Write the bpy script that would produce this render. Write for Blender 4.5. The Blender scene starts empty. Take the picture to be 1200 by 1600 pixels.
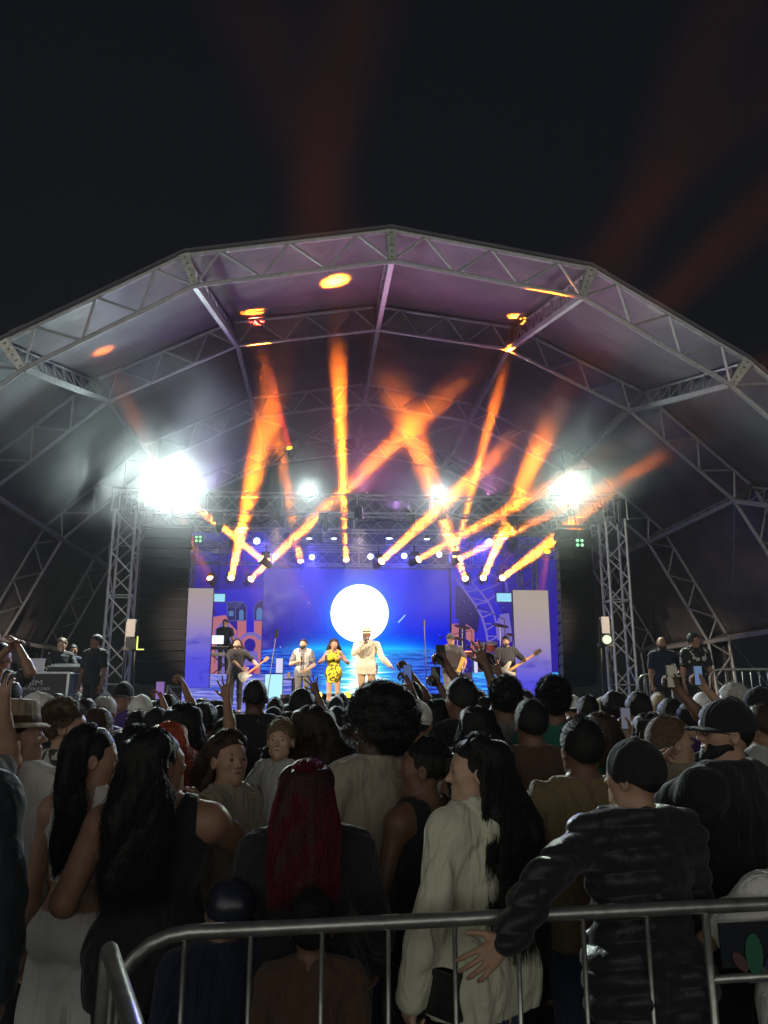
import bpy, math, random
import numpy as np
import openvdb as vdb
from mathutils import Vector, Matrix

random.seed(7)
SC = bpy.context.scene
COL = SC.collection
PI = math.pi
R_ = math.radians

# ------------------------------------------------------------------ camera
CAM_Z, PITCH, YAW, FPX = 1.75, R_(13.4), R_(4.4), 1200.0
cam_data = bpy.data.cameras.new('camera')
cam = bpy.data.objects.new('camera', cam_data)
COL.objects.link(cam)
cam.location = (0, 0, CAM_Z)
cam.rotation_euler = (PI/2 + PITCH, 0, -YAW)
cam_data.sensor_fit = 'VERTICAL'
cam_data.sensor_height = 36.0
cam_data.lens = 36.0*FPX/1600.0
cam_data.clip_start = 0.05
cam_data.clip_end = 3000
SC.camera = cam

# ------------------------------------------------------------------ night sky
W = bpy.data.worlds.new('World')
SC.world = W
W.use_nodes = True
wn = W.node_tree
bg = wn.nodes['Background']
# night sky: nearly black overhead, added glow low behind the camera fills the crowd
def _w(op, a, b=None, c=None):
    n = wn.nodes.new('ShaderNodeMath'); n.operation = op
    for i, v in enumerate((a, b, c)):
        if v is None: continue
        if isinstance(v, (int, float)): n.inputs[i].default_value = v
        else: wn.links.new(v, n.inputs[i])
    n.use_clamp = op in ('MULTIPLY_ADD',)
    return n.outputs[0]
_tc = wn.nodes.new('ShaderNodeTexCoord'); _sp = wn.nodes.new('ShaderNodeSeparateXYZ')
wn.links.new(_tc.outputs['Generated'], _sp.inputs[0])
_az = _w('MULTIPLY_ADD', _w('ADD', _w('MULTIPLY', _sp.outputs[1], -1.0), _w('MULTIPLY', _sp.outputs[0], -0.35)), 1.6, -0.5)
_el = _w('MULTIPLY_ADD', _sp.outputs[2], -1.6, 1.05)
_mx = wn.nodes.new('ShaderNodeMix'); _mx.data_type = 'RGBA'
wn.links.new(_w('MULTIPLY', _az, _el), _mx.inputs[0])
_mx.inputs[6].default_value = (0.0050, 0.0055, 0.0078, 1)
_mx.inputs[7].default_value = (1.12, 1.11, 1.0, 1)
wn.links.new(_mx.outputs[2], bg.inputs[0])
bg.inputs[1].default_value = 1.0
SC.view_settings.view_transform = 'Standard'
SC.view_settings.look = 'None'
SC.view_settings.gamma = 1
SC.view_settings.exposure = 0.0
cy = SC.cycles
cy.max_bounces = 5
cy.diffuse_bounces = 2
cy.glossy_bounces = 2
cy.transparent_max_bounces = 6
cy.transmission_bounces = 2
cy.volume_bounces = 0
cy.sample_clamp_indirect = 3
cy.caustics_reflective = False
cy.caustics_refractive = False
cy.volume_step_rate = 1.0
cy.volume_max_steps = 128
cy.use_light_tree = True

# ------------------------------------------------------------------ pixel -> world
_F = np.array((math.sin(YAW)*math.cos(PITCH), math.cos(YAW)*math.cos(PITCH), math.sin(PITCH)))
_R = np.array((math.cos(YAW), -math.sin(YAW), 0.0))
_U = np.array((-math.sin(YAW)*math.sin(PITCH), -math.cos(YAW)*math.sin(PITCH), math.cos(PITCH)))
def ray(px, py):
    return _F + (px-600)/FPX*_R - (py-800)/FPX*_U
def at(px, py, Y):
    d = ray(px, py); t = Y/d[1]
    return Vector((d[0]*t, Y, CAM_Z + d[2]*t))
def atz(px, py, z):
    d = ray(px, py); t = (z-CAM_Z)/d[2]
    return Vector((d[0]*t, d[1]*t, z))

# ------------------------------------------------------------------ materials
MATS = {}
def mat(name, col, rough=0.6, metal=0.0, noise=0.0, scale=20.0, bump=0.0, bscale=None, spec=0.5, sheen=0.0):
    if name in MATS: return MATS[name]
    m = bpy.data.materials.new(name); m.use_nodes = True
    nt = m.node_tree; b = nt.nodes['Principled BSDF']
    b.inputs['Base Color'].default_value = (*col, 1)
    b.inputs['Roughness'].default_value = rough
    b.inputs['Metallic'].default_value = metal
    b.inputs['Specular IOR Level'].default_value = spec
    if sheen: b.inputs['Sheen Weight'].default_value = sheen
    if noise or bump:
        tc = nt.nodes.new('ShaderNodeTexCoord')
        n = nt.nodes.new('ShaderNodeTexNoise'); n.inputs['Scale'].default_value = scale; n.inputs['Detail'].default_value = 5
        nt.links.new(tc.outputs['Object'], n.inputs['Vector'])
        if noise:
            r = nt.nodes.new('ShaderNodeValToRGB')
            r.color_ramp.elements[0].position = 0.3; r.color_ramp.elements[1].position = 0.7
            r.color_ramp.elements[0].color = (*[c*(1-noise) for c in col], 1)
            r.color_ramp.elements[1].color = (*[min(1, c*(1+noise)) for c in col], 1)
            nt.links.new(n.outputs['Fac'], r.inputs['Fac'])
            nt.links.new(r.outputs['Color'], b.inputs['Base Color'])
        if bump:
            n2 = n
            if bscale:
                n2 = nt.nodes.new('ShaderNodeTexNoise'); n2.inputs['Scale'].default_value = bscale; n2.inputs['Detail'].default_value = 4
                nt.links.new(tc.outputs['Object'], n2.inputs['Vector'])
            bp = nt.nodes.new('ShaderNodeBump'); bp.inputs['Strength'].default_value = bump; bp.inputs['Distance'].default_value = 0.02
            nt.links.new(n2.outputs['Fac'], bp.inputs['Height'])
            nt.links.new(bp.outputs['Normal'], b.inputs['Normal'])
    MATS[name] = m
    return m
def emis(name, col, strength):
    if name in MATS: return MATS[name]
    m = bpy.data.materials.new(name); m.use_nodes = True
    nt = m.node_tree; nt.nodes.clear()
    e = nt.nodes.new('ShaderNodeEmission'); o = nt.nodes.new('ShaderNodeOutputMaterial')
    e.inputs[0].default_value = (*col, 1); e.inputs[1].default_value = strength
    nt.links.new(e.outputs[0], o.inputs[0])
    m.cycles.emission_sampling = 'NONE'
    MATS[name] = m
    return m

# ------------------------------------------------------------------ mesh builder
class MB:
    def __init__(s): s.v = []; s.f = []; s.m = []; s.mats = []
    def mi(s, m):
        if m is None: return 0
        if m not in s.mats: s.mats.append(m)
        return s.mats.index(m)
    def add(s, vs, fs, m=None):
        o = len(s.v); k = s.mi(m)
        s.v += [tuple(v) for v in vs]
        for f in fs: s.f.append(tuple(i+o for i in f)); s.m.append(k)
    def box(s, c, d, m=None, R=None, taper=1.0):
        x, y, z = [q/2 for q in d]
        vs = [Vector((a*x*(taper if e > 0 else 1), b*y*(taper if e > 0 else 1), e*z)) for e in (-1, 1) for b in (-1, 1) for a in (-1, 1)]
        if R is not None: vs = [R @ v for v in vs]
        c = Vector(c)
        s.add([v+c for v in vs], [(0,2,3,1),(4,5,7,6),(0,1,5,4),(2,6,7,3),(0,4,6,2),(1,3,7,5)], m)
    def tube(s, pts, r, m=None, n=6, cap=True, r2=None):
        pts = [Vector(p) for p in pts]
        rings = []
        up = None
        for i, p in enumerate(pts):
            t = (pts[min(i+1, len(pts)-1)] - pts[max(i-1, 0)])
            if t.length < 1e-9: t = Vector((0, 0, 1))
            t.normalize()
            if up is None:
                up = Vector((0, 0, 1)) if abs(t.z) < 0.9 else Vector((1, 0, 0))
            a = t.cross(up)
            if a.length < 1e-6: a = t.cross(Vector((0, 1, 0)))
            a.normalize(); b = a.cross(t).normalized(); up = b
            rr = r if r2 is None else r + (r2-r)*i/max(1, len(pts)-1)
            if isinstance(r, (list, tuple)): rr = r[i]
            rings.append([p + a*rr*math.cos(2*PI*k/n) + b*rr*math.sin(2*PI*k/n) for k in range(n)])
        vs = [v for ring in rings for v in ring]; fs = []
        for i in range(len(pts)-1):
            for k in range(n):
                fs.append((i*n+k, i*n+(k+1) % n, (i+1)*n+(k+1) % n, (i+1)*n+k))
        if cap:
            fs.append(tuple(range(n-1, -1, -1))); fs.append(tuple((len(pts)-1)*n+k for k in range(n)))
        s.add(vs, fs, m)
    def lathe(s, prof, c, axis=(0, 0, 1), m=None, n=16, sx=1, sy=1):
        q = Vector((0, 0, 1)).rotation_difference(Vector(axis).normalized())
        c = Vector(c); vs = []
        for (r, h) in prof:
            for k in range(n):
                vs.append(c + q @ Vector((r*sx*math.cos(2*PI*k/n), r*sy*math.sin(2*PI*k/n), h)))
        fs = []
        for i in range(len(prof)-1):
            for k in range(n):
                fs.append((i*n+k, i*n+(k+1) % n, (i+1)*n+(k+1) % n, (i+1)*n+k))
        if prof[0][0] > 1e-4: fs.append(tuple(range(n-1, -1, -1)))
        if prof[-1][0] > 1e-4: fs.append(tuple((len(prof)-1)*n+k for k in range(n)))
        s.add(vs, fs, m)
    def prism(s, pts, c, ux, uy, th, m=None):
        """flat outline pts (2d) in plane ux,uy with thickness th along their normal (centred)"""
        ux = Vector(ux).normalized(); uy = Vector(uy).normalized(); nn = ux.cross(uy).normalized(); c = Vector(c)
        n = len(pts)
        vs = [c + ux*a + uy*b + nn*(th/2) for a, b in pts] + [c + ux*a + uy*b - nn*(th/2) for a, b in pts]
        fs = [tuple(range(n)), tuple(range(2*n-1, n-1, -1))]
        for i in range(n):
            j = (i+1) % n
            fs.append((i, n+i, n+j, j))
        s.add(vs, fs, m)
    def build(s, name, m=None, parent=None, smooth=False):
        me = bpy.data.meshes.new(name)
        me.from_pydata(s.v, [], s.f)
        for q in ([m] if m is not None and not s.mats else s.mats): me.materials.append(q)
        if s.mats: me.polygons.foreach_set('material_index', s.m)
        if smooth: me.polygons.foreach_set('use_smooth', [True]*len(me.polygons))
        me.update()
        return link(bpy.data.objects.new(name, me), parent)
def link(o, parent=None):
    COL.objects.link(o)
    if parent is not None: o.parent = parent
    return o
def tag(o, label=None, cat=None, group=None, kind=None):
    if label: o['label'] = label
    if cat: o['category'] = cat
    if group: o['group'] = group
    if kind: o['kind'] = kind
    return o
def empty(name, loc=(0, 0, 0), rz=0.0, label=None, cat=None, group=None):
    o = bpy.data.objects.new(name, None)
    o.empty_display_size = 0.2
    o.location = loc; o.rotation_euler = (0, 0, rz)
    COL.objects.link(o)
    return tag(o, label, cat, group)
def copy_tree(o, parent=None):
    c = o.copy(); COL.objects.link(c)
    if parent is not None: c.parent = parent
    for ch in list(o.children):
        if ch.type != 'LIGHT': copy_tree(ch, c)
    return c

M_ALU = mat('aluminium', (0.62, 0.62, 0.64), 0.42, 0.45, noise=0.12, scale=9)
M_STEEL = mat('galvanised_steel', (0.42, 0.42, 0.40), 0.34, 0.8, noise=0.25, scale=14, bump=0.15)
M_BLACK = mat('black_metal', (0.02, 0.02, 0.022), 0.45, 0.2, noise=0.2, scale=30)
M_PLASTIC = mat('black_plastic', (0.015, 0.015, 0.017), 0.35)
M_PVC = mat('pvc_membrane', (0.18, 0.168, 0.188), 0.32, noise=0.22, scale=1.3, bump=0.9, bscale=3.2)

def truss(mb, p, q, w, r=0.024, n=None, kind='box', up=(0, 0, 1), rw=None, web=None):
    """box: 4 chords. ladder: 2 chords in the plane of up."""
    p = Vector(p); q = Vector(q); t = (q-p); L = t.length; t.normalize()
    up = Vector(up); a = t.cross(up).normalized(); b = a.cross(t).normalized()
    n = n or max(2, int(round(L/w)))
    rw = rw or r*0.6; web = web or mb
    if kind == 'box':
        cs = [a*w/2+b*w/2, a*w/2-b*w/2, -a*w/2-b*w/2, -a*w/2+b*w/2]
        for c in cs: mb.tube([p+c, q+c], r)
        for k in range(4):
            c, d = cs[k], cs[(k+1) % 4]
            for i in range(n):
                s0 = p + t*(L*i/n); s1 = p + t*(L*(i+1)/n)
                if i % 2 == 0: web.tube([s0+c, s1+d], rw, n=5)
                else: web.tube([s0+d, s1+c], rw, n=5)
            for e in (p, q): web.tube([e+c, e+d], rw, n=5)
        for i in range(0, n+1, 4):
            s0 = p+t*(L*i/n)
            for k in range(4): web.tube([s0+cs[k], s0+cs[(k+1) % 4]], rw, n=5)
    else:
        mb.tube([p, q], r); mb.tube([p+b*w, q+b*w], r)
        for i in range(n):
            s0 = p + t*(L*i/n); s1 = p + t*(L*(i+0.5)/n); s2 = p + t*(L*(i+1)/n)
            web.tube([s0, s1+b*w], rw, n=5); web.tube([s1+b*w, s2], rw, n=5)

# ================================================================== GROUND
g = MB()
N = 24
gv = []; gf = []
xs = [-900, -300, -100, -60, -40, -30, -24, -18, -14, -10, -7, -4, 0, 4, 7, 10, 14, 18, 24, 30, 40, 60, 100, 300, 900]
ys = [-300, -100, -40, -15, -6, 0, 4, 8, 12, 16, 20, 25, 30, 40, 60, 100, 200, 500, 1200]
for y in ys:
    for x in xs: gv.append((x, y, 0))
for j in range(len(ys)-1):
    for i in range(len(xs)-1):
        a = j*len(xs)+i; gf.append((a, a+1, a+len(xs)+1, a+len(xs)))
g.add(gv, gf)
gr = g.build('ground', mat('asphalt_ground', (0.045, 0.045, 0.045), 0.85, noise=0.35, scale=3.0, bump=0.3, bscale=60))
tag(gr, 'dark worn ground under the crowd and the stage', 'ground', kind='structure')

# ================================================================== TENT
# node pixels of the inner chords, measured at each frame's plane
Y1, Y2, Y3, Y4 = 12.6, 17.3, 22.2, 27.2
f1 = {0: at(612, 408, Y1), -1: at(305, 446, Y1), 1: at(909, 464, Y1), -2: at(36, 577, Y1), 2: at(1142, 602, Y1)}
f2 = {0: at(590, 515, Y2), -1: at(371, 540, Y2), 1: at(794, 546, Y2), -2: at(169, 627, Y2), 2: at(985, 642, Y2), 3: at(1148, 783, Y2)}
f3 = {0: at(570, 630, Y3), -1: at(400, 652, Y3), 1: at(732, 660, Y3), 3: at(1013, 848, Y3), -3: at(97, 843, Y3), 4: at(1107, 1003, Y3), -4: at(3, 1000, Y3)}
c3 = f3[0].x
f3[2] = (f3[1] + (f2[2]-f2[1])*1.0); f3[-2] = (f3[-1] + (f2[-2]-f2[-1])*1.0)
f3[2].y = f3[-2].y = Y3
f2[-3] = f2[-2] + Vector((-(f2[3]-f2[2]).x, 0, (f2[3]-f2[2]).z))
for s in (1, -1):
    f2[4*s] = f2[3*s] + (f3[4*s]-f3[3*s]); f2[4*s].y = Y2
    f1[3*s] = f1[2*s] + (f2[3*s]-f2[2*s])*1.12; f1[3*s].y = Y1
    f1[4*s] = f1[3*s] + (f2[4*s]-f2[3*s])*1.05; f1[4*s].y = Y1
f4 = {k: Vector((v.x, Y4, v.z)) for k, v in f3.items()}
for fr in (f1, f2, f3, f4):
    for s in (1, -1):
        fr[5*s] = Vector((fr[4*s].x + s*0.25, fr[4*s].y, 0.0))
frames = [f1, f2, f3, f4]
tent = empty('festival_tent', (c3, 20, 0), 0, 'huge arched truss tent with grey membrane roof over the stage', 'tent')
def outer(fr, depth=0.62):
    o = {}
    for k in range(-5, 6):
        p = fr[k]; a = fr[max(-5, k-1)]; b = fr[min(5, k+1)]
        t1 = (p-a).normalized() if k > -5 else (b-p).normalized()
        t2 = (b-p).normalized() if k < 5 else t1
        def nrm(t): return Vector((-t.z, 0, t.x))
        n1 = nrm(t1); n2 = nrm(t2); n = (n1+n2).normalized()
        d = depth / max(0.5, n.dot(n1))
        o[k] = p + n*d
        if abs(k) == 5: o[k] = Vector((o[k].x, p.y, 0))
    return o
outs = [outer(fr) for fr in frames]
T0 = Vector(tent.location)
def shift(mb, d):
    mb.v = [tuple(Vector(v)-d) for v in mb.v]
for fi, (fr, ou) in enumerate(zip(frames, outs)):
    ch = MB(); up_ = MB(); wb = MB(); gs = MB()
    for k in range(-5, 5):
        a, b, c, d = fr[k], fr[k+1], ou[k], ou[k+1]
        ch.tube([a, b], 0.046, n=8); up_.tube([c, d], 0.046, n=8)
        L = (b-a).length; n = max(2, int(round(L/1.15)))
        for i in range(n):
            p0 = a.lerp(b, i/n); p1 = c.lerp(d, (i+0.5)/n); p2 = a.lerp(b, (i+1)/n)
            wb.tube([p0, p1], 0.026, n=6); wb.tube([p1, p2], 0.026, n=6)
    kp = []
    for k in range(-4, 5):
        gs = MB(); kp.append(gs); gs.tube([fr[k], ou[k]], 0.03, n=6)
        # perforated knuckle plate: two cheeks with bolts
        t = (ou[k]-fr[k]); L = t.length; t.normalize(); s = Vector((-t.z, 0, t.x))
        for e in (-0.055, 0.055):
            gs.prism([(-0.07, 0), (0.07, 0), (0.10, L), (-0.10, L)], fr[k]+Vector((0, e, 0)), s, t, 0.012)
            for q in range(5):
                gs.lathe([(0.022, 0), (0.022, 0.016)], fr[k]+t*(L*(q+0.5)/5)+Vector((0, e*1.25, 0)), (0, 1 if e > 0 else -1, 0), n=8)
    for m_ in [ch, up_, wb]+kp: shift(m_, T0)
    fo = ch.build('arch_frame', M_ALU, tent)
    up_.build('upper_chord', M_ALU, fo); wb.build('web_bracing', M_ALU, fo); [q_.build('knuckle_plate', M_STEEL, fo) for q_ in kp]
for k in range(-4, 5):
    for fi in range(3):
        a, b = frames[fi][k], frames[fi+1][k]; c, d = outs[fi][k], outs[fi+1][k]
        mb = MB(); wb = MB()
        mb.box((a+b)/2, (0.10, (b-a).length, 0.10), R=Matrix.Rotation(math.atan2(b.z-a.z, b.y-a.y), 3, 'X') @ Matrix.Rotation(-math.atan2((b-a).x, (b-a).y), 3, 'Z'))
        c = a + (c-a)*0.93; d = b + (d-b)*0.93
        mb.tube([c, d], 0.03)
        n = 9
        for i in range(n):
            wb.tube([a.lerp(b, i/n), c.lerp(d, (i+1)/n)], 0.018, n=5)
            wb.tube([a.lerp(b, (i+1)/n), c.lerp(d, (i+1)/n)], 0.016, n=5)
        shift(mb, T0); shift(wb, T0)
        po = mb.build('purlin', M_ALU, tent); wb.build('web_bracing', M_ALU, po)
# hip fan at the rear bay and cross cables
for (k1, k2) in ((0, -1), (0, 1), (-1, 0), (1, 0), (0, -2), (0, 2)):
    mb = MB(); mb.tube([f3[k1], f4[k2]], 0.03); shift(mb, T0); mb.build('hip_brace', M_ALU, tent)
for (a, b) in ((f2[3], f3[5]), (f3[3], f2[5]), (f2[-3], f3[-5]), (f1[3], f2[4]), (f3[3], f4[5]), (f3[-3], f4[-4])):
    mb = MB(); mb.tube([a, b], 0.008, n=4); shift(mb, T0); mb.build('bracing_cable', M_STEEL, tent)
# membrane: wrinkled sheet over the outer nodes
def hashn(x, y, s=0):
    return math.sin(x*1.7+s)*0.5 + math.sin(x*3.9+y*2.3+s*2)*0.3 + math.sin(y*5.1-x*2.2+s*3)*0.2
mv = []; mf = []
KS = list(range(-4, 5)); su, sv = 14, 26
cols = len(KS[:-1])*su+1
rows = 0
for fi in range(3):
    for j in range(sv + (1 if fi == 2 else 0)):
        ty = j/sv
        for ci in range(cols):
            k = min(ci//su, len(KS)-2); tx = ci/su - k
            a = outs[fi][KS[k]].lerp(outs[fi][KS[k+1]], tx); b = outs[fi+1][KS[k]].lerp(outs[fi+1][KS[k+1]], tx)
            p = a.lerp(b, ty)
            n_ = Vector((p.x-c3, 0, p.z-2)).normalized()
            sag = -0.05*math.sin(PI*ty)*math.sin(PI*tx)
            wr = 0.045*math.exp(-ty*3.0)*math.sin(p.x*9+3*hashn(p.x, p.y*3))*math.sin(PI*min(1, tx*4+.1))
            wr += 0.018*math.exp(-(1-ty)*5)*math.sin(p.x*11+2*hashn(p.x, p.y, 2))
            wr += 0.012*hashn(p.x*2.2, p.y*2.2, 1)
            mv.append(tuple(p + n_*(sag+wr+0.055) + Vector((0, 0 if not (fi == 0 and j == 0) else -0.05, 0)) - T0))
        rows += 1
for j in range(rows-1):
    for i in range(cols-1):
        a = j*cols+i; mf.append((a, a+1, a+cols+1, a+cols))
mb = MB(); mb.add(mv, mf); me = mb.build('roof_membrane', M_PVC, tent, smooth=True)
so = me.modifiers.new('thick', 'SOLIDIFY'); so.thickness = 0.012; so.offset = 1
# front rolled hem along the first arch
mb = MB(); mb.tube([outs[0][k]+Vector((0, -0.05, 0.06))-T0 for k in KS], 0.035, n=6); mb.build('membrane_hem', M_PVC, tent)
# rear wall of the tent and the side skirts of the rear bays
M_WALL = mat('dark_tarpaulin', (0.07, 0.075, 0.085), 0.6, noise=0.15, scale=1.5, bump=0.5, bscale=2.5)
def curtain(pts_top, name, zb=0.0):
    mb = MB(); vs = []; fs = []; nx = 40; nz = 14; n = len(pts_top)
    for j in range(nz+1):
        for i in range(nx+1):
            s = i/nx*(n-1); k = min(int(s), n-2); p = pts_top[k].lerp(pts_top[k+1], s-k)
            z = p.z + (zb-p.z)*j/nz
            vs.append(Vector((p.x, p.y, z)) + Vector((0.03*hashn(p.y*2, z), 0.05*hashn(p.x*1.6, z*.8), 0)) - T0)
    for j in range(nz):
        for i in range(nx):
            a = j*(nx+1)+i; fs.append((a, a+1, a+nx+2, a+nx+1))
    mb.add(vs, fs); o = mb.build(name, M_WALL, tent, smooth=True)
    s_ = o.modifiers.new('thick', 'SOLIDIFY'); s_.thickness = 0.01
    return o
curtain([outs[3][k]+Vector((0, 0.1, 0)) for k in KS], 'rear_wall')
curtain([outs[i][4]+Vector((0.1, 0, 0)) for i in (2, 3)], 'side_skirt')
curtain([outs[i][-4]+Vector((-0.1, 0, 0)) for i in (2, 3)], 'side_skirt')

def roof_hit(px, py):
    """where the view ray meets the membrane"""
    def zr(x, Y):
        Ys = [o[0].y for o in outs]; i = 0 if Y < Ys[1] else (1 if Y < Ys[2] else 2); t = (Y-Ys[i])/(Ys[i+1]-Ys[i]); best = 0
        P = [outs[i][k].lerp(outs[i+1][k], t) for k in KS]
        for a, b in zip(P[:-1], P[1:]):
            if a.x <= x <= b.x: return a.z+(b.z-a.z)*(x-a.x)/(b.x-a.x)
        return 0
    Y = 12.6
    while Y < 27:
        p = at(px, py, Y)
        if p.z > zr(p.x, Y): return p
        Y += .05
    return at(px, py, 27)
# ================================================================== STAGE DECKS
CX = at(575, 1000, 17).x
DECK = 1.33
M_DECK = mat('black_ply_deck', (0.03, 0.03, 0.033), 0.5, noise=0.3, scale=6)
M_SKIRT = mat('black_skirt_cloth', (0.012, 0.012, 0.014), 0.8, noise=0.2, scale=8, bump=0.4, bscale=6)
def deck(name, x0, x1, y0, y1, z, label, cat='stage'):
    r = empty(name, ((x0+x1)/2, (y0+y1)/2, 0), 0, label, cat)
    hx, hy = (x1-x0)/2, (y1-y0)/2
    mb = MB(); mb.box((0, 0, z-0.05), (2*hx, 2*hy, 0.10)); mb.build('deck_top', M_DECK, r)
    mb = MB(); nx = int(2*hx/1.2)
    vs = []; fs = []; n = nx*6
    for i in range(n+1):
        x = -hx + 2*hx*i/n; w = 0.02*math.sin(i*1.9)
        vs += [(x, -hy+0.03+w, 0.0), (x, -hy+0.03+w, z-0.102)]
    for i in range(n): fs.append((2*i, 2*i+2, 2*i+3, 2*i+1))
    mb.add(vs, fs); mb.build('front_skirt', M_SKIRT, r)
    mb = MB(); mb.box((-hx+0.03, 0.05, (z-.102)/2), (0.02, 2*hy-.2, z-0.104)); mb.build('side_skirt', M_SKIRT, r)
    mb = MB(); mb.box((hx-0.03, 0.05, (z-.102)/2), (0.02, 2*hy-.2, z-0.104)); mb.build('side_skirt', M_SKIRT, r)
    return r
deck('stage_platform', CX-5.35, CX+5.35, 16.3, 24.6, DECK, 'wide black main stage platform that the band stands on')
deck('stage_wing', CX-11.5, CX-5.40, 13.2, 19.5, 1.08, 'black side platform carrying the monitor desk and crew')
deck('stage_wing', CX+5.40, CX+11.5, 12.6, 19.5, 1.08, 'black side platform where two men in black stand by a road case')

# ------------------------------------------------------------------ sea image material (a lit LED picture)
class NG:
    def __init__(s, nt): s.nt = nt
    def m(s, op, a, b=None, c=None):
        n = s.nt.nodes.new('ShaderNodeMath'); n.operation = op
        for i, v in enumerate((a, b, c)):
            if v is None: continue
            if isinstance(v, (int, float)): n.inputs[i].default_value = v
            else: s.nt.links.new(v, n.inputs[i])
        return n.outputs[0]
    def mix(s, f, a, b):
        n = s.nt.nodes.new('ShaderNodeMix'); n.data_type = 'RGBA'
        for sock, v in ((n.inputs[0], f), (n.inputs[6], a), (n.inputs[7], b)):
            if isinstance(v, (int, float)): sock.default_value = v
            elif isinstance(v, tuple): sock.default_value = (*v, 1)
            else: s.nt.links.new(v, sock)
        return n.outputs[2]
    def ss(s, x, a, b):
        n = s.nt.nodes.new('ShaderNodeMapRange'); n.interpolation_type = 'SMOOTHSTEP'
        s.nt.links.new(x, n.inputs[0]); n.inputs[1].default_value = a; n.inputs[2].default_value = b
        return n.outputs[0]
def led_image(name, strength, fn):
    m = bpy.data.materials.new(name); m.use_nodes = True
    nt = m.node_tree; nt.nodes.clear(); g = NG(nt)
    tc = nt.nodes.new('ShaderNodeTexCoord'); sp = nt.nodes.new('ShaderNodeSeparateXYZ')
    nt.links.new(tc.outputs['Object'], sp.inputs[0])
    x, y, z = sp.outputs
    col = fn(g, nt, tc, x, z)
    e = nt.nodes.new('ShaderNodeEmission'); o = nt.nodes.new('ShaderNodeOutputMaterial')
    nt.links.new(col, e.inputs[0]); e.inputs[1].default_value = strength
    nt.links.new(e.outputs[0], o.inputs[0])
    return m
def waves(g, nt, tc, sx, sz, detail=4):
    mp = nt.nodes.new('ShaderNodeMapping'); mp.inputs['Scale'].default_value = (sx, 1, sz)
    nt.links.new(tc.outputs['Object'], mp.inputs[0])
    n = nt.nodes.new('ShaderNodeTexNoise'); n.inputs['Scale'].default_value = 1; n.inputs['Detail'].default_value = detail
    n.inputs['Distortion'].default_value = 0.6
    nt.links.new(mp.outputs[0], n.inputs[0])
    return n.outputs['Fac']
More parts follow.
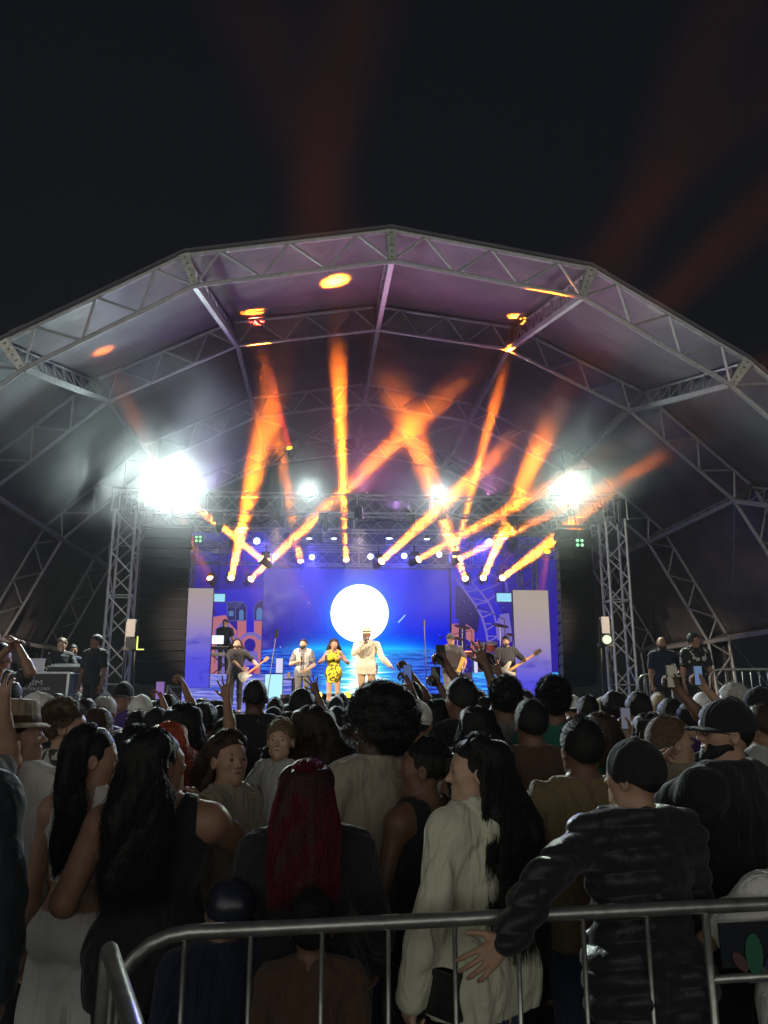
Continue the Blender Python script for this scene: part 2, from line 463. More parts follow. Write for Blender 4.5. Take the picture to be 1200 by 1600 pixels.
# main screen, origin = moon centre
YS = 23.0
moon = at(562, 958, YS); sA = at(413, 888, YS); sB = at(705, 1084, YS); hor = at(562, 1013, YS).z-moon.z
MR = (at(607, 958, YS).x-at(517, 958, YS).x)/2
def f_main(g, nt, tc, x, z):
    # sky: saturated blue, stage haze over the left side painted in as grey
    base = g.mix(g.ss(x, -2.6, 0.6), (0.030, 0.018, 0.34), (0.0, 0.010, 0.78))
    base = g.mix(g.ss(z, -1.2, 1.8), base, g.mix(g.ss(x, -2.5, 1.8), (0.06, 0.04, 0.30), (0.012, 0.008, 0.46)))
    n = waves(g, nt, tc, 0.9, 0.9, 6)
    haze_veil = g.m('MULTIPLY', g.ss(n, 0.45, 0.8), g.m('SUBTRACT', 1.0, g.ss(g.m('ADD', x, g.m('MULTIPLY', z, 0.3)), -2.4, -0.9)))
    base = g.mix(g.m('MULTIPLY', haze_veil, 0.55), base, (0.35, 0.33, 0.55))  # pale smoke veil in front of the screen, put into its colour
    r = g.m('SQRT', g.m('ADD', g.m('MULTIPLY', x, x), g.m('MULTIPLY', z, z)))
    glow = g.m('POWER', 2.718, g.m('MULTIPLY', g.m('MAXIMUM', g.m('SUBTRACT', r, MR), 0.0), -5.5))
    base = g.mix(g.m('MULTIPLY', glow, 0.75), base, (0.02, 0.42, 1.6))
    glow2 = g.m('POWER', 2.718, g.m('MULTIPLY', g.m('MAXIMUM', g.m('SUBTRACT', r, MR), 0.0), -1.5))
    base = g.mix(g.m('MULTIPLY', glow2, 0.5), base, (0.0, 0.05, 1.3))
    # stars
    v = nt.nodes.new('ShaderNodeTexVoronoi'); v.inputs['Scale'].default_value = 3.2
    nt.links.new(tc.outputs['Object'], v.inputs['Vector'])
    st = g.m('LESS_THAN', v.outputs['Distance'], 0.045)
    v2 = nt.nodes.new('ShaderNodeTexVoronoi'); v2.inputs['Scale'].default_value = 12
    nt.links.new(tc.outputs['Object'], v2.inputs['Vector'])
    st2 = g.m('MULTIPLY', g.m('LESS_THAN', v2.outputs['Distance'], 0.09), g.m('GREATER_THAN', waves(g, nt, tc, 1.5, 1.5, 2), 0.53))
    st2 = g.m('MULTIPLY', st2, g.m('SUBTRACT', 1.0, g.ss(z, -0.6, 0.9)))
    stars = g.m('MAXIMUM', st, g.m('MULTIPLY', st2, 0.5))
    base = g.mix(stars, base, (0.6, 0.8, 1.6))
    # shooting star: short oblique streak
    ax, az = at(622, 973, YS).x-moon.x, at(622, 973, YS).z-moon.z
    dx = g.m('SUBTRACT', x, ax); dz = g.m('SUBTRACT', z, az)
    u = g.m('ADD', g.m('MULTIPLY', dx, 0.68), g.m('MULTIPLY', dz, 0.73)); w = g.m('ABSOLUTE', g.m('SUBTRACT', g.m('MULTIPLY', dx, 0.73), g.m('MULTIPLY', dz, 0.68)))
    sh = g.m('MULTIPLY', g.m('MULTIPLY', g.m('GREATER_THAN', u, 0), g.m('LESS_THAN', u, 0.32)), g.m('LESS_THAN', w, 0.012))
    base = g.mix(sh, base, (0.5, 1.0, 1.6))
    disc = g.m('SUBTRACT', 1.0, g.ss(r, MR-0.03, MR+0.02))
    cr = waves(g, nt, tc, 2.2, 2.2, 3)
    base = g.mix(disc, base, g.mix(g.m('MULTIPLY', g.ss(cr, 0.66, 0.8), 0.6), (3.5, 3.8, 3.6), (0.75, 0.95, 0.85)))
    # sea
    dist = g.m('SUBTRACT', hor, z)   # >0 below the horizon
    wv = waves(g, nt, tc, 1.6, 17.0)
    sea = g.mix(g.ss(wv, 0.35, 0.68), (0.01, 0.015, 0.35), (0.05, 0.22, 1.0))
    colw = g.m('ADD', 0.55, g.m('MULTIPLY', dist, 0.55))
    xr = g.m('DIVIDE', g.m('ABSOLUTE', g.m('SUBTRACT', x, 0.12)), colw)
    refl = g.m('SUBTRACT', 1.0, g.ss(g.m('ADD', xr, g.m('MULTIPLY', g.m('SUBTRACT', wv, 0.5), 2.4)), 0.1, 1.35))
    sea = g.mix(refl, sea, (0.15, 1.15, 1.9))
    core = g.m('SUBTRACT', 1.0, g.ss(g.m('ADD', xr, g.m('MULTIPLY', g.m('SUBTRACT', wv, 0.5), 1.8)), 0.0, 0.6))
    sea = g.mix(core, sea, (2.2, 2.6, 2.6))
    issea = g.ss(dist, -0.02, 0.05)
    base = g.mix(issea, base, sea)
    gx = g.m('ABSOLUTE', g.m('SUBTRACT', g.m('FRACT', g.m('MULTIPLY', g.m('ADD', x, 10.0), 2.0)), 0.5)); gz = g.m('ABSOLUTE', g.m('SUBTRACT', g.m('FRACT', g.m('MULTIPLY', g.m('ADD', z, 10.07), 2.0)), 0.5))
    seam = g.m('GREATER_THAN', g.m('MAXIMUM', gx, gz), 0.485)
    base = g.mix(g.m('MULTIPLY', seam, 0.22), base, (0.0, 0.0, 0.10))
    line = g.m('POWER', 2.718, g.m('MULTIPLY', g.m('ABSOLUTE', dist), -7.0))
    line = g.m('MULTIPLY', line, g.m('SUBTRACT', 1.0, g.ss(g.m('ABSOLUTE', x), 0.8, 2.6)))
    return g.mix(g.m('MULTIPLY', line, 0.8), base, (0.02, 0.75, 1.5))
M_MAIN = led_image('main_screen_picture', 1.0, f_main)
def f_sea(g, nt, tc, x, z):
    wv = waves(g, nt, tc, 1.3, 15.0)
    c = g.mix(g.ss(wv, 0.35, 0.7), (0.07, 0.10, 0.62), (0.42, 0.42, 0.95))
    return g.mix(g.ss(z, -0.9, -0.1), (0.55, 0.35, 0.55), c)
def f_sea2(g, nt, tc, x, z):
    wv = waves(g, nt, tc, 1.3, 13.0)
    return g.mix(g.ss(wv, 0.35, 0.7), (0.02, 0.10, 0.75), (0.10, 0.60, 1.2))
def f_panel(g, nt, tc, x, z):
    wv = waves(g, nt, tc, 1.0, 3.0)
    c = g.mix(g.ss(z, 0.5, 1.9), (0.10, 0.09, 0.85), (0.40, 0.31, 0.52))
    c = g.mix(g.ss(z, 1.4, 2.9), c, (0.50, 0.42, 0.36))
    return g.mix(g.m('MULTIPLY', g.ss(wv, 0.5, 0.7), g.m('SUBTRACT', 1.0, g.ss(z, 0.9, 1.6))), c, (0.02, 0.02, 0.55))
M_SEA = led_image('riser_sea_picture', 0.9, f_sea)
M_SEA2 = led_image('bright_sea_picture', 1.0, f_sea2)
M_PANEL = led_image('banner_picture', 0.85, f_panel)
def screen_box(name, x0, x1, z0, z1, Y, m, label, org=None, th=0.12, cat='screen', frame=0.03):
    """front face at Y carrying picture, cabinet behind, thin frame around"""
    org = org or Vector(((x0+x1)/2, Y, z0))
    r = empty(name, org, 0, label, cat)
    mb = MB(); mb.add([(x0-org.x, -0.004, z0-org.z), (x1-org.x, -0.004, z0-org.z), (x1-org.x, -0.004, z1-org.z), (x0-org.x, -0.004, z1-org.z)], [(0, 1, 2, 3)])
    mb.build('picture', m, r)
    mb = MB(); mb.box(((x0+x1)/2-org.x, th/2, (z0+z1)/2-org.z), (x1-x0+.02, th, z1-z0+.02))
    mb.build('cabinet', M_PLASTIC, r)
    return r
screen_box('led_screen', sA.x, sB.x, sB.z, sA.z, YS, M_MAIN, 'large LED screen showing a full moon over a blue sea', org=moon)
# grid of dim stage-riser fronts, upstage
YR = 20.6
rl0, rl1 = at(286, 1053, YR), at(458, 1053, YR); rr0, rr1 = at(738, 1050, YR), at(872, 1050, YR)
M_CARP = mat('dark_carpet', (0.05, 0.04, 0.06), 0.9, noise=0.3, scale=40)
for (a, b, m, lb) in ((rl0, rl1, M_SEA, 'stage riser with pale violet sea picture under the keyboard player'), (rr0, rr1, M_SEA2, 'stage riser with bright blue sea picture under the drum kit')):
    r = empty('stage_riser', ((a.x+b.x)/2, YR, DECK), 0, lb, 'riser', 'risers at the rear of the stage')
    hx = (b.x-a.x)/2; hz = a.z-DECK
    mb = MB(); mb.box((0, 1.15, hz/2), (2*hx, 2.28, hz)); mb.build('platform', M_CARP, r)
    mb = MB(); mb.add([(-hx, -0.004, -hz*0), (hx, -0.004, 0), (hx, -0.004, hz), (-hx, -0.004, hz)], [(0, 1, 2, 3)])
    p = mb.build('front_picture', m, r)
# standing pale banner screens
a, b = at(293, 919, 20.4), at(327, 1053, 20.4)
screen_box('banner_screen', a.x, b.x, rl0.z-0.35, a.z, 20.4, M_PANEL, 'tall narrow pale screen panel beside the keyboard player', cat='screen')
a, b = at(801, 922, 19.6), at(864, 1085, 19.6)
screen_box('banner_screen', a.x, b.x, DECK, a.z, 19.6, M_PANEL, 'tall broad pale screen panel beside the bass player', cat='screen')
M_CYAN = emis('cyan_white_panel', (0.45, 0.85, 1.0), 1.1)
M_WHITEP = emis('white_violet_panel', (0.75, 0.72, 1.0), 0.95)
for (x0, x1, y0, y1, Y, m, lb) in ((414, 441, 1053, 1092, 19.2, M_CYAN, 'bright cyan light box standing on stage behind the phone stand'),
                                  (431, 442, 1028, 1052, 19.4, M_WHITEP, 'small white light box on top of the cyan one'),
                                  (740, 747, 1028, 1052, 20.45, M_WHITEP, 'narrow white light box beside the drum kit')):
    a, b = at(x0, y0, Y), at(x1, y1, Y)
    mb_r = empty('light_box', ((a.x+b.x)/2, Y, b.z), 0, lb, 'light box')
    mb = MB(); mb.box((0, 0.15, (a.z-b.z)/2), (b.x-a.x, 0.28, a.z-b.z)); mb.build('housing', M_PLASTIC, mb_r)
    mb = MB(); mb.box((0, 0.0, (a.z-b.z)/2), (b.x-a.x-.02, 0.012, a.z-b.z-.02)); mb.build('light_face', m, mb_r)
# ------------------------------------------------------------------ side wall art, its glow put into emissive colours
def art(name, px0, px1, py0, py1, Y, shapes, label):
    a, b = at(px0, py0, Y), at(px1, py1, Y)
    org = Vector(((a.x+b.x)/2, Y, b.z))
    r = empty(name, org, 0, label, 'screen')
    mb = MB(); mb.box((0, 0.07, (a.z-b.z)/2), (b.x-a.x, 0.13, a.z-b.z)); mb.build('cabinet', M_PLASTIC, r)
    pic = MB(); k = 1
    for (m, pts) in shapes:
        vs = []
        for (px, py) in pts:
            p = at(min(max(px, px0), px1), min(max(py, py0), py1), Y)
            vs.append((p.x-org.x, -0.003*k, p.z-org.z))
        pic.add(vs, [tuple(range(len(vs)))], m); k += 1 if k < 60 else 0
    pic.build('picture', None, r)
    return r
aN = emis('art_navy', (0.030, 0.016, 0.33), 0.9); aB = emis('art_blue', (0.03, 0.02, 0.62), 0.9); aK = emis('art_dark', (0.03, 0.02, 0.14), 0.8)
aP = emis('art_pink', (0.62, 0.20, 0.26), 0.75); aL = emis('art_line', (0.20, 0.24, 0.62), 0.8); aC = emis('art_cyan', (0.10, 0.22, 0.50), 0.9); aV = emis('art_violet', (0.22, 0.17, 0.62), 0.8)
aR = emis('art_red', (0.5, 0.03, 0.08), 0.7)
def stroke(pts, w):
    out = []
    for (a, b) in zip(pts[:-1], pts[1:]):
        dx, dy = b[0]-a[0], b[1]-a[1]; L = math.hypot(dx, dy) or 1; nx, ny = -dy/L*w/2, dx/L*w/2
        out.append([(a[0]+nx, a[1]+ny), (b[0]+nx, b[1]+ny), (b[0]-nx, b[1]-ny), (a[0]-nx, a[1]-ny)][::-1])
    return out
def outl(m, pts, w): return [(m, q) for q in stroke(pts, w)]
def circ(cx_, cy_, rx, ry, n=18, a0=0, a1=360): return [(cx_+rx*math.cos(R_(a0+(a1-a0)*i/n)), cy_+ry*math.sin(R_(a0+(a1-a0)*i/n))) for i in range(n)]
L = [(aB, [(286, 895), (413, 895), (413, 1053), (286, 1053)]), (aN, [(286, 895), (413, 895), (413, 918), (286, 925)])]
L += [(aP, [(327, 965), (352, 961), (370, 985), (370, 1053), (327, 1053)]), (aV, [(335, 985), (352, 966), (372, 1000), (372, 1053), (340, 1053)]), (aN, [(327, 952), (334, 947), (340, 960), (327, 964)])]
L += [(aP, [(371, 970), (385, 970), (385, 1053), (371, 1053)]), (aP, [(397, 970), (412, 970), (412, 1053), (397, 1053)])]
L += [(aK, [(355, 941), (380, 940), (386, 950), (385, 970), (356, 970)]), (aN, [(355, 970), (371, 970), (371, 986)])]
L += outl(aL, [(355, 969), (355, 941), (379, 940), (386, 950), (385, 970), (355, 970)], 0.7) + outl(aL, [(368, 969), (368, 950), (379, 940)], 0.6)
for i in range(6): L += outl(aL, [(357+i*3.5, 950), (360+i*3.6, 941)], 0.5)
L += [(aC, [(358, 955), (365, 955), (365, 963), (358, 963)]), (aC, [(374, 969), (374, 956), (376, 953), (379, 953), (381, 956), (381, 969)])]
L += [(aK, [(397, 969), (397, 950), (404, 939), (412, 939), (412, 969)])] + outl(aL, [(397, 970), (397, 950), (404, 939), (412, 939)], 0.7)
L += [(aC, [(401, 969), (401, 955), (404, 950), (408, 950), (411, 955), (411, 969)])]
# round-brimmed hat figure, plain and generic
L += [(aV, circ(393, 1000, 17, 12, 18, 180, 360) + [(409, 1000), (377, 1000)]), (aP, circ(392, 1001, 12, 8, 14, 180, 360)), (aN, circ(391, 1008, 9, 10))]
L += [(aC, circ(388, 993, 1.4, 1.4, 8)), (aC, circ(396, 993, 1.4, 1.4, 8)), (aV, [(380, 1018), (402, 1018), (405, 1040), (378, 1040)]), (aR, [(385, 1046), (402, 1046), (394, 1053)])]
for (x, y) in ((310, 905), (350, 908), (366, 925), (380, 918), (392, 926), (402, 908)): L.append((aL, circ(x, y, 0.9, 0.9, 6)))
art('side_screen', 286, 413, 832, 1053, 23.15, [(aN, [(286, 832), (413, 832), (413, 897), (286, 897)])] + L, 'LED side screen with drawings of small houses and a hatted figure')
Rr = [(aN, [(705, 840), (872, 840), (872, 1052), (705, 1052)]), (aB, [(705, 890), (760, 890), (800, 1000), (705, 1000)]), (aK, [(712, 915), (722, 918), (750, 960), (745, 990), (712, 965)])]
trk1 = [(713, 905), (728, 925), (742, 945), (753, 965), (759, 985), (762, 1003)]
trk2 = [(730, 902), (748, 922), (762, 940), (771, 958), (775, 975), (777, 995)]
Rr += [(aV, [(777, 1000), (775, 975), (781, 960), (795, 958), (800, 990), (800, 1003)])]
Rr += outl(aV, trk1, 3.2) + outl(aV, trk2, 2.6)
for a_, b_ in zip(trk1, trk2): Rr += outl(aV, [a_, b_], 2.0)
for i in range(len(trk1)-1):
    m1 = ((trk1[i][0]+trk1[i+1][0])/2, (trk1[i][1]+trk1[i+1][1])/2); Rr += outl(aV, [m1, trk2[i+1]], 1.6)
Rr += outl(aV, [(730, 912), (762, 895), (790, 912), (792, 925)], 2.4) + outl(aV, [(757, 942), (775, 930), (800, 928)], 2.2) + outl(aV, [(748, 925), (780, 912)], 2)
Rr += [(aP, [(705, 975), (716, 975), (716, 1000), (705, 1000)]), (aP, [(727, 975), (740, 985), (740, 1008), (727, 998)]), (aK, [(716, 960), (727, 968), (727, 1020), (716, 1012)]), (aP, [(735, 1003), (755, 1012), (750, 1035), (733, 1030)])]
for (x, y) in ((720, 930), (716, 945), (735, 960), (758, 916), (765, 925), (785, 950), (730, 990), (745, 1000), (790, 975), (724, 940)): Rr += [(aL, circ(x, y, 1.1, 1.1, 5))]
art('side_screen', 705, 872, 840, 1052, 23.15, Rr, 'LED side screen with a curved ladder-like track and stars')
# small cyan screens
for (x0, x1, y0, y1, lb) in ((327, 352, 927, 941, 'small pale blue screen hanging above the keyboard player'), (775, 800, 926, 941, 'small pale blue screen hanging beside the broad pale panel')):
    a, b = at(x0, y0, 20.9), at(x1, y1, 20.9)
    r = empty('hanging_monitor', ((a.x+b.x)/2, 20.9, b.z), 0, lb, 'monitor')
    mb = MB(); mb.box((0, 0.04, (a.z-b.z)/2), (b.x-a.x, 0.07, a.z-b.z)); mb.tube([(0, 0.05, a.z-b.z), (0, 0.05, 5.7-b.z)], 0.015); mb.build('housing', M_PLASTIC, r)
    mb = MB(); mb.box((0, 0, (a.z-b.z)/2), (b.x-a.x-.03, 0.01, a.z-b.z-.03)); mb.build('picture', emis('pale_blue_picture', (0.35, 0.8, 1.0), 1.0), r)

# ================================================================== TRUSS GRID
XL, XR = at(188, 950, 17).x, at(965, 950, 17).x
ZT = at(600, 791, 17).z
def tower(x, y, label, zt=None, w=0.46):
    r = empty('truss_tower', (x, y, 0), 0, label, 'truss tower', 'truss towers carrying the stage lighting grid')
    mb = MB(); wb = MB(); truss(mb, (0, 0, 0.1), (0, 0, (zt or ZT)-0.25), w, 0.03, web=wb, up=(0, 1, 0)); mb.build('chords', M_ALU, r); wb.build('web_bracing', M_ALU, r)
    mb = MB(); mb.box((0, 0, 0.05), (0.9, 0.9, 0.1)); mb.build('base_plate', M_STEEL, r)
    mb = MB()
    for s in (-1, 1):
        mb.tube([(s*(w/2+.05), -.3, (zt or ZT)-.28), (s*(w/2+.05), .3, (zt or ZT)-.28)], .025); mb.tube([(-.3, s*(w/2+.05), (zt or ZT)+.24), (.3, s*(w/2+.05), (zt or ZT)+.24)], .025)
        for q_ in (-1, 1): mb.tube([(s*(w/2+.05), q_*.26, (zt or ZT)-.3), (s*(w/2+.05), q_*.26, (zt or ZT)+.26)], .02)
    mb.build('sleeve_block', M_STEEL, r)
    return r
tower(XL, 17, 'bluish lit truss tower by the crew desk and the left speaker column')
tower(XR, 17, 'truss tower beside the right speaker column near the two men in black')
tower(at(285, 900, 22).x, 22.3, 'rear truss tower behind the narrow pale panel')
tower(at(828, 900, 22).x, 22.3, 'rear truss tower showing above the broad pale panel')
def htruss(p, q, label, w=0.42):
    p = Vector(p); q = Vector(q); o = (p+q)/2
    r = empty('lighting_truss', o, 0, label, 'truss', 'horizontal trusses of the lighting grid')
    mb = MB(); wb = MB(); truss(mb, p-o, q-o, w, 0.021, web=wb); mb.build('chords', M_ALU, r); wb.build('web_bracing', M_ALU, r)
    return r
htruss((XL, 17, ZT), (XR, 17, ZT), 'front lighting truss carrying the four white floodlights')
htruss((XL, 18.7, ZT-0.02), (XR, 18.7, ZT-0.02), 'second lighting truss just behind the front one')
htruss((XL+.1, 20.5, ZT-0.05), (XR-.1, 20.5, ZT-0.05), 'third lighting truss with hanging wash lights')
zr = at(560, 872, 22.3).z
htruss((at(285, 900, 22).x, 22.3, zr), (at(828, 900, 22).x, 22.3, zr), 'rear lighting truss directly over the big screen')
for (x, sd) in ((XL, 'left'), (XR, 'right')):
    htruss((x, 17.3, ZT-.01), (x, 22.3, ZT-.01), 'side truss running back from the %s front tower' % sd)

# ================================================================== SPEAKER COLUMNS
M_GRILLE = mat('speaker_grille', (0.010, 0.010, 0.012), 0.85, 0.0, noise=0.4, scale=120, spec=0.08)
M_SIDE = mat('speaker_side_paint', (0.035, 0.035, 0.04), 0.6, noise=0.15, scale=12)
def pa(px0, px1, top, bot, Y, inner, label, cab_label):
    a, b = at(px0, top, Y), at(px1, bot, Y)
    xc = (a.x+b.x)/2; w = b.x-a.x; n = 15; h = (a.z-b.z)/n
    r = empty('line_array', (xc, Y, a.z), 0, label, 'loudspeaker', 'hung speaker columns')
    mb = MB()
    mb.box((0, 0.3, 0.06), (w, 0.5, 0.08)); mb.tube([(0, 0.3, 0.1), (0, 0.3, ZT-a.z+.3)], 0.02)
    mb.build('fly_bar', M_BLACK, r)
    tilt = 0.0; y = 0.0
    for i in range(n):
        tilt = 0.055*max(0, (i-5)/n)**1.0
        zc = -h*(i+0.5)
        yb = 0.25 + 0.9*max(0, (i-5)/n)**2 * 0.5
        R = Matrix.Rotation(-tilt*4, 3, 'X')
        cb = MB(); hh = h*0.93
        # trapezoid cabinet: front wide, rear narrower
        vs = []
        for (yy, ww, h2) in ((-0.25, w, hh), (0.30, w*0.80, hh*0.72)):
            for sx, sz in ((-1, -1), (1, -1), (1, 1), (-1, 1)): vs.append(R @ Vector((sx*ww/2, yy, sz*h2/2)) + Vector((0, yb, zc)))
        cb.add(vs, [(0, 3, 2, 1), (4, 5, 6, 7), (0, 1, 5, 4), (1, 2, 6, 5), (2, 3, 7, 6), (3, 0, 4, 7)])
        c = cb.build('speaker_cabinet', M_SIDE, r)
        gb = MB(); gb.box(R @ Vector((0, -0.262, 0)) + Vector((0, yb, zc)), (w*0.97, 0.02, hh*0.93), R=R); gb.build('grille', M_GRILLE, c)
    return r
pa(224, 286, 825, 1069, 16.5, 1, 'tall black hung column of speaker cabinets beside the narrow pale panel', '')
pa(871, 938, 826, 1072, 16.5, -1, 'tall black hung column of speaker cabinets beside the broad pale panel', '')
# ================================================================== LIGHTS
ORANGE = (1.0, 0.175, 0.007)
M_LENS = emis('hot_orange_lens', (1.0, 0.55, 0.16), 14)
M_LENSY = emis('amber_lens', (1.0, 0.50, 0.02), 5)
M_LENSOFF = mat('dark_lens', (0.03, 0.03, 0.04), 0.1)
def moving_head():
    r = empty('moving_head_light', (0, 0, 0))
    mb = MB(); mb.box((0, 0, 0.19), (0.20, 0.20, 0.10)); mb.tube([(0, 0, 0.24), (0, 0, 0.34)], 0.02); mb.box((0, 0, 0.36), (0.05, 0.10, 0.05)); mb.build('base', M_PLASTIC, r)
    mb = MB(); mb.box((0, 0, 0.145), (0.28, 0.09, 0.03)); mb.box((-0.125, 0, 0.05), (0.03, 0.08, 0.19), taper=0.8); mb.box((0.125, 0, 0.05), (0.03, 0.08, 0.19), taper=0.8); mb.build('yoke', M_PLASTIC, r)
    mb = MB(); mb.lathe([(0.03, -0.16), (0.07, -0.14), (0.085, -0.06), (0.085, 0.06), (0.095, 0.10), (0.095, 0.15)], (0, 0, 0), (0, 0, -1), n=16)
    h = mb.build('head', M_PLASTIC, r)
    mb = MB(); mb.lathe([(0.0, 0.158), (0.05, 0.157), (0.084, 0.152)], (0, 0, 0), (0, 0, -1), n=18); mb.build('lens', M_LENS, h)
    return r
MH = moving_head()
first_mh = [True]
def put_mh(px, py, Y, target, power, label, spread=5.0, lens=None, col=ORANGE, size=0.15):
    src = at(px, py, Y)
    if first_mh[0]: o = MH; first_mh[0] = False
    else: o = copy_tree(MH)
    tag(o, label, 'stage light', 'orange moving head stage lights')
    hd = [c for c in o.children if c.name.startswith('head')][0]
    tgt = Vector(target); d = (tgt-src).normalized()
    o.location = src - d*0.15
    hd.rotation_euler = d.to_track_quat('-Z', 'Y').to_euler()
    if lens:
        ln = [c for c in hd.children if c.type == 'MESH'][0]; ln.material_slots[0].link = 'OBJECT'; ln.material_slots[0].material = lens
    if power > 0:
        l = bpy.data.lights.new('beam', 'AREA'); l.shape = 'DISK'; l.size = size; l.spread = R_(spread); l.energy = power; l.color = col
        lo = link(bpy.data.objects.new('beam', l), hd); lo.location = (0, 0, -0.17)
    return o
BP = 225
beams = [
 ((408, 873), 17.6, at(270, 759, 16.62), 1.5, 3.5, 'moving head with the thick beam that crosses up to the brightest floodlight'),
 ((470, 877), 21.9, roof_hit(395, 490), 1.6, 4.5, 'moving head on the rear truss with a steep beam leaning left to the roof'),
 ((541, 875), 21.9, roof_hit(525, 441), 1.6, 4.5, 'moving head above the moon with a near vertical beam'),
 ((596, 877), 18.0, at(757, 728, 14.6), 1.0, 5.5, 'moving head right of the moon with a wide beam leaning right'),
 ((654, 874), 18.0, at(850, 765, 15.2), .55, 4.5, 'moving head with a low beam to the right near the track drawing'),
 ((719, 873), 18.2, at(985, 738, 14.8), .5, 4.5, 'moving head at the track drawing with a flat beam to the far right'),
 ((328, 903), 21.0, at(270, 780, 18.8), 0.03, 4.5, 'leftmost moving head of the low row, above the narrow pale panel'),
 ((361, 903), 21.0, at(408, 690, 15.6), 1.5, 5.5, 'middle moving head of the low row over the house drawings'),
 ((392, 905), 21.0, at(600, 708, 16.4), 1.0, 4.5, 'low row moving head nearest the big screen on the house side'),
 ((727, 904), 21.0, at(640, 665, 15.2), 1.1, 6.5, 'moving head with a broad beam leaning left over the track drawing'),
 ((755, 903), 21.0, at(838, 712, 15.6), 1.5, 5.5, 'middle moving head of the low row over the track drawing'),
 ((785, 903), 21.0, at(862, 846, 17.8), 1.2, 4.5, 'low row moving head beside the broad pale panel'),
 ((710, 868), 21.7, roof_hit(808, 498), 0.9, 3.5, 'small moving head with a thin beam to the roof purlin'),
]
for (p, Y, t, k, sp, lb) in beams: put_mh(p[0], p[1], Y, t, BP*k, lb, sp)
RED = (1.0, 0.10, 0.02)
amb = [
 ((299, 861), 20.3, at(345, 960, 20.9), 1.0, 'amber moving head pointing down beside the left speaker column'),
 ((369, 861), 20.3, at(428, 985, 21.5), 1.0, 'amber moving head pointing down over the house drawings'),
 ((434, 862), 20.3, at(490, 960, 21.5), 1.0, 'amber moving head pointing down at the edge of the big screen'),
 ((734, 862), 20.3, at(715, 960, 21.5), 0.0, 'amber moving head pointing down over the track drawing'),
 ((797, 861), 20.3, at(745, 985, 21.5), 1.0, 'amber moving head aimed down-left beyond the broad pale panel'),
 ((855, 862), 20.3, at(845, 930, 19.7), 1.4, 'amber moving head close to the right speaker column'),
]
for (p, Y, t, k, lb) in amb: put_mh(p[0], p[1], Y, t, 5*k, lb, 5, lens=M_LENSY, col=RED)
# a far beam from behind the stage into the night sky
put_mh(452, 700, 20.5, at(392, 470, 17.0), 30, 'moving head high under the rear roof throwing a faint red beam skyward', 5, lens=M_LENSY, col=(1, 0.06, 0.03))

# ---- LED par lights, ring of little lenses
M_LED = emis('cold_white_leds', (0.75, 0.88, 1.0), 7)
M_PARFACE = emis('blue_par_face', (0.10, 0.12, 0.9), 0.8)
def par():
    r = empty('par_light', (0, 0, 0))
    mb = MB(); mb.lathe([(0.06, 0.0), (0.10, 0.03), (0.125, 0.14), (0.13, 0.16)], (0, 0, 0), (0, 0, -1), n=20); mb.build('housing', M_PLASTIC, r)
    mb = MB(); mb.tube([(-0.15, 0, -0.08), (-0.15, 0, 0.15), (0, 0, 0.2), (0.15, 0, 0.15), (0.15, 0, -0.08)], 0.012); mb.build('bracket', M_BLACK, r)
    mb = MB(); mb.lathe([(0, 0.163), (0.118, 0.162)], (0, 0, 0), (0, 0, -1), n=20, m=None); mb.build('face', M_PARFACE, r)
    mb = MB()
    for k in range(10):
        a = 2*PI*k/10; mb.lathe([(0.0, 0.175), (0.022, 0.172), (0.028, 0.164)], (0.085*math.cos(a), 0.085*math.sin(a), 0), (0, 0, -1), n=8)
    for k in range(5):
        a = 2*PI*k/5; mb.lathe([(0.0, 0.175), (0.014, 0.172), (0.02, 0.164)], (0.043*math.cos(a), 0.043*math.sin(a), 0), (0, 0, -1), n=8)
    mb.build('led_ring', M_LED, r)
    return r
PARS = [(400, 843, 20.3, 1.0, 'left par lamp under the third truss above the house drawings'), (487, 869, 22.1, .9, 'par lamp between the two steep beams left of the moon'),
        (579, 868, 22.1, .95, 'par lamp just right of the near vertical beam above the moon'), (632, 867, 22.1, .95, 'par lamp on the rear truss right of the moon'),
        (687, 865, 22.1, .9, 'par lamp on the rear truss at the right screen edge'), (766, 845, 20.3, 1.1, 'brightest par lamp over the track drawing'),
        (430, 867, 22.0, .95, 'par lamp where the left beams cross by the screen corner'),
        (483, 835, 19, .8, 'par lamp seen edge-on under the floodlight left of centre'), (522, 835, 19, .8, 'par lamp seen edge-on above the near vertical beam'),
        (608, 834, 19, .9, 'par lamp seen edge-on right of the near vertical beam'), (667, 836, 19, .8, 'par lamp seen edge-on under the square white floodlight'), (788, 835, 19, .8, 'par lamp seen edge-on at the right of the front trusses')]
P0 = par()
for i, (px, py, Y, s, lb) in enumerate(PARS):
    o = P0 if i == 0 else copy_tree(P0)
    tag(o, lb, 'par light', 'round LED par lights'); src = at(px, py, Y); o.location = src; o.scale = (s*.8,)*3
    tg = at(560, 1150, 12) if py > 840 else at(px, 1100, 19)
    o.rotation_euler = (tg-src).to_track_quat('-Z', 'Y').to_euler()
    if i in (1, 3, 5, 0, 7, 9):
        l = bpy.data.lights.new('wash', 'SPOT'); l.energy = 850; l.spot_size = R_(60); l.spot_blend = 0.6; l.shadow_soft_size = 0.1; l.color = (0.10, 0.08, 1.0)
        lo = link(bpy.data.objects.new('wash', l), o); lo.location = (0, 0, -0.2)
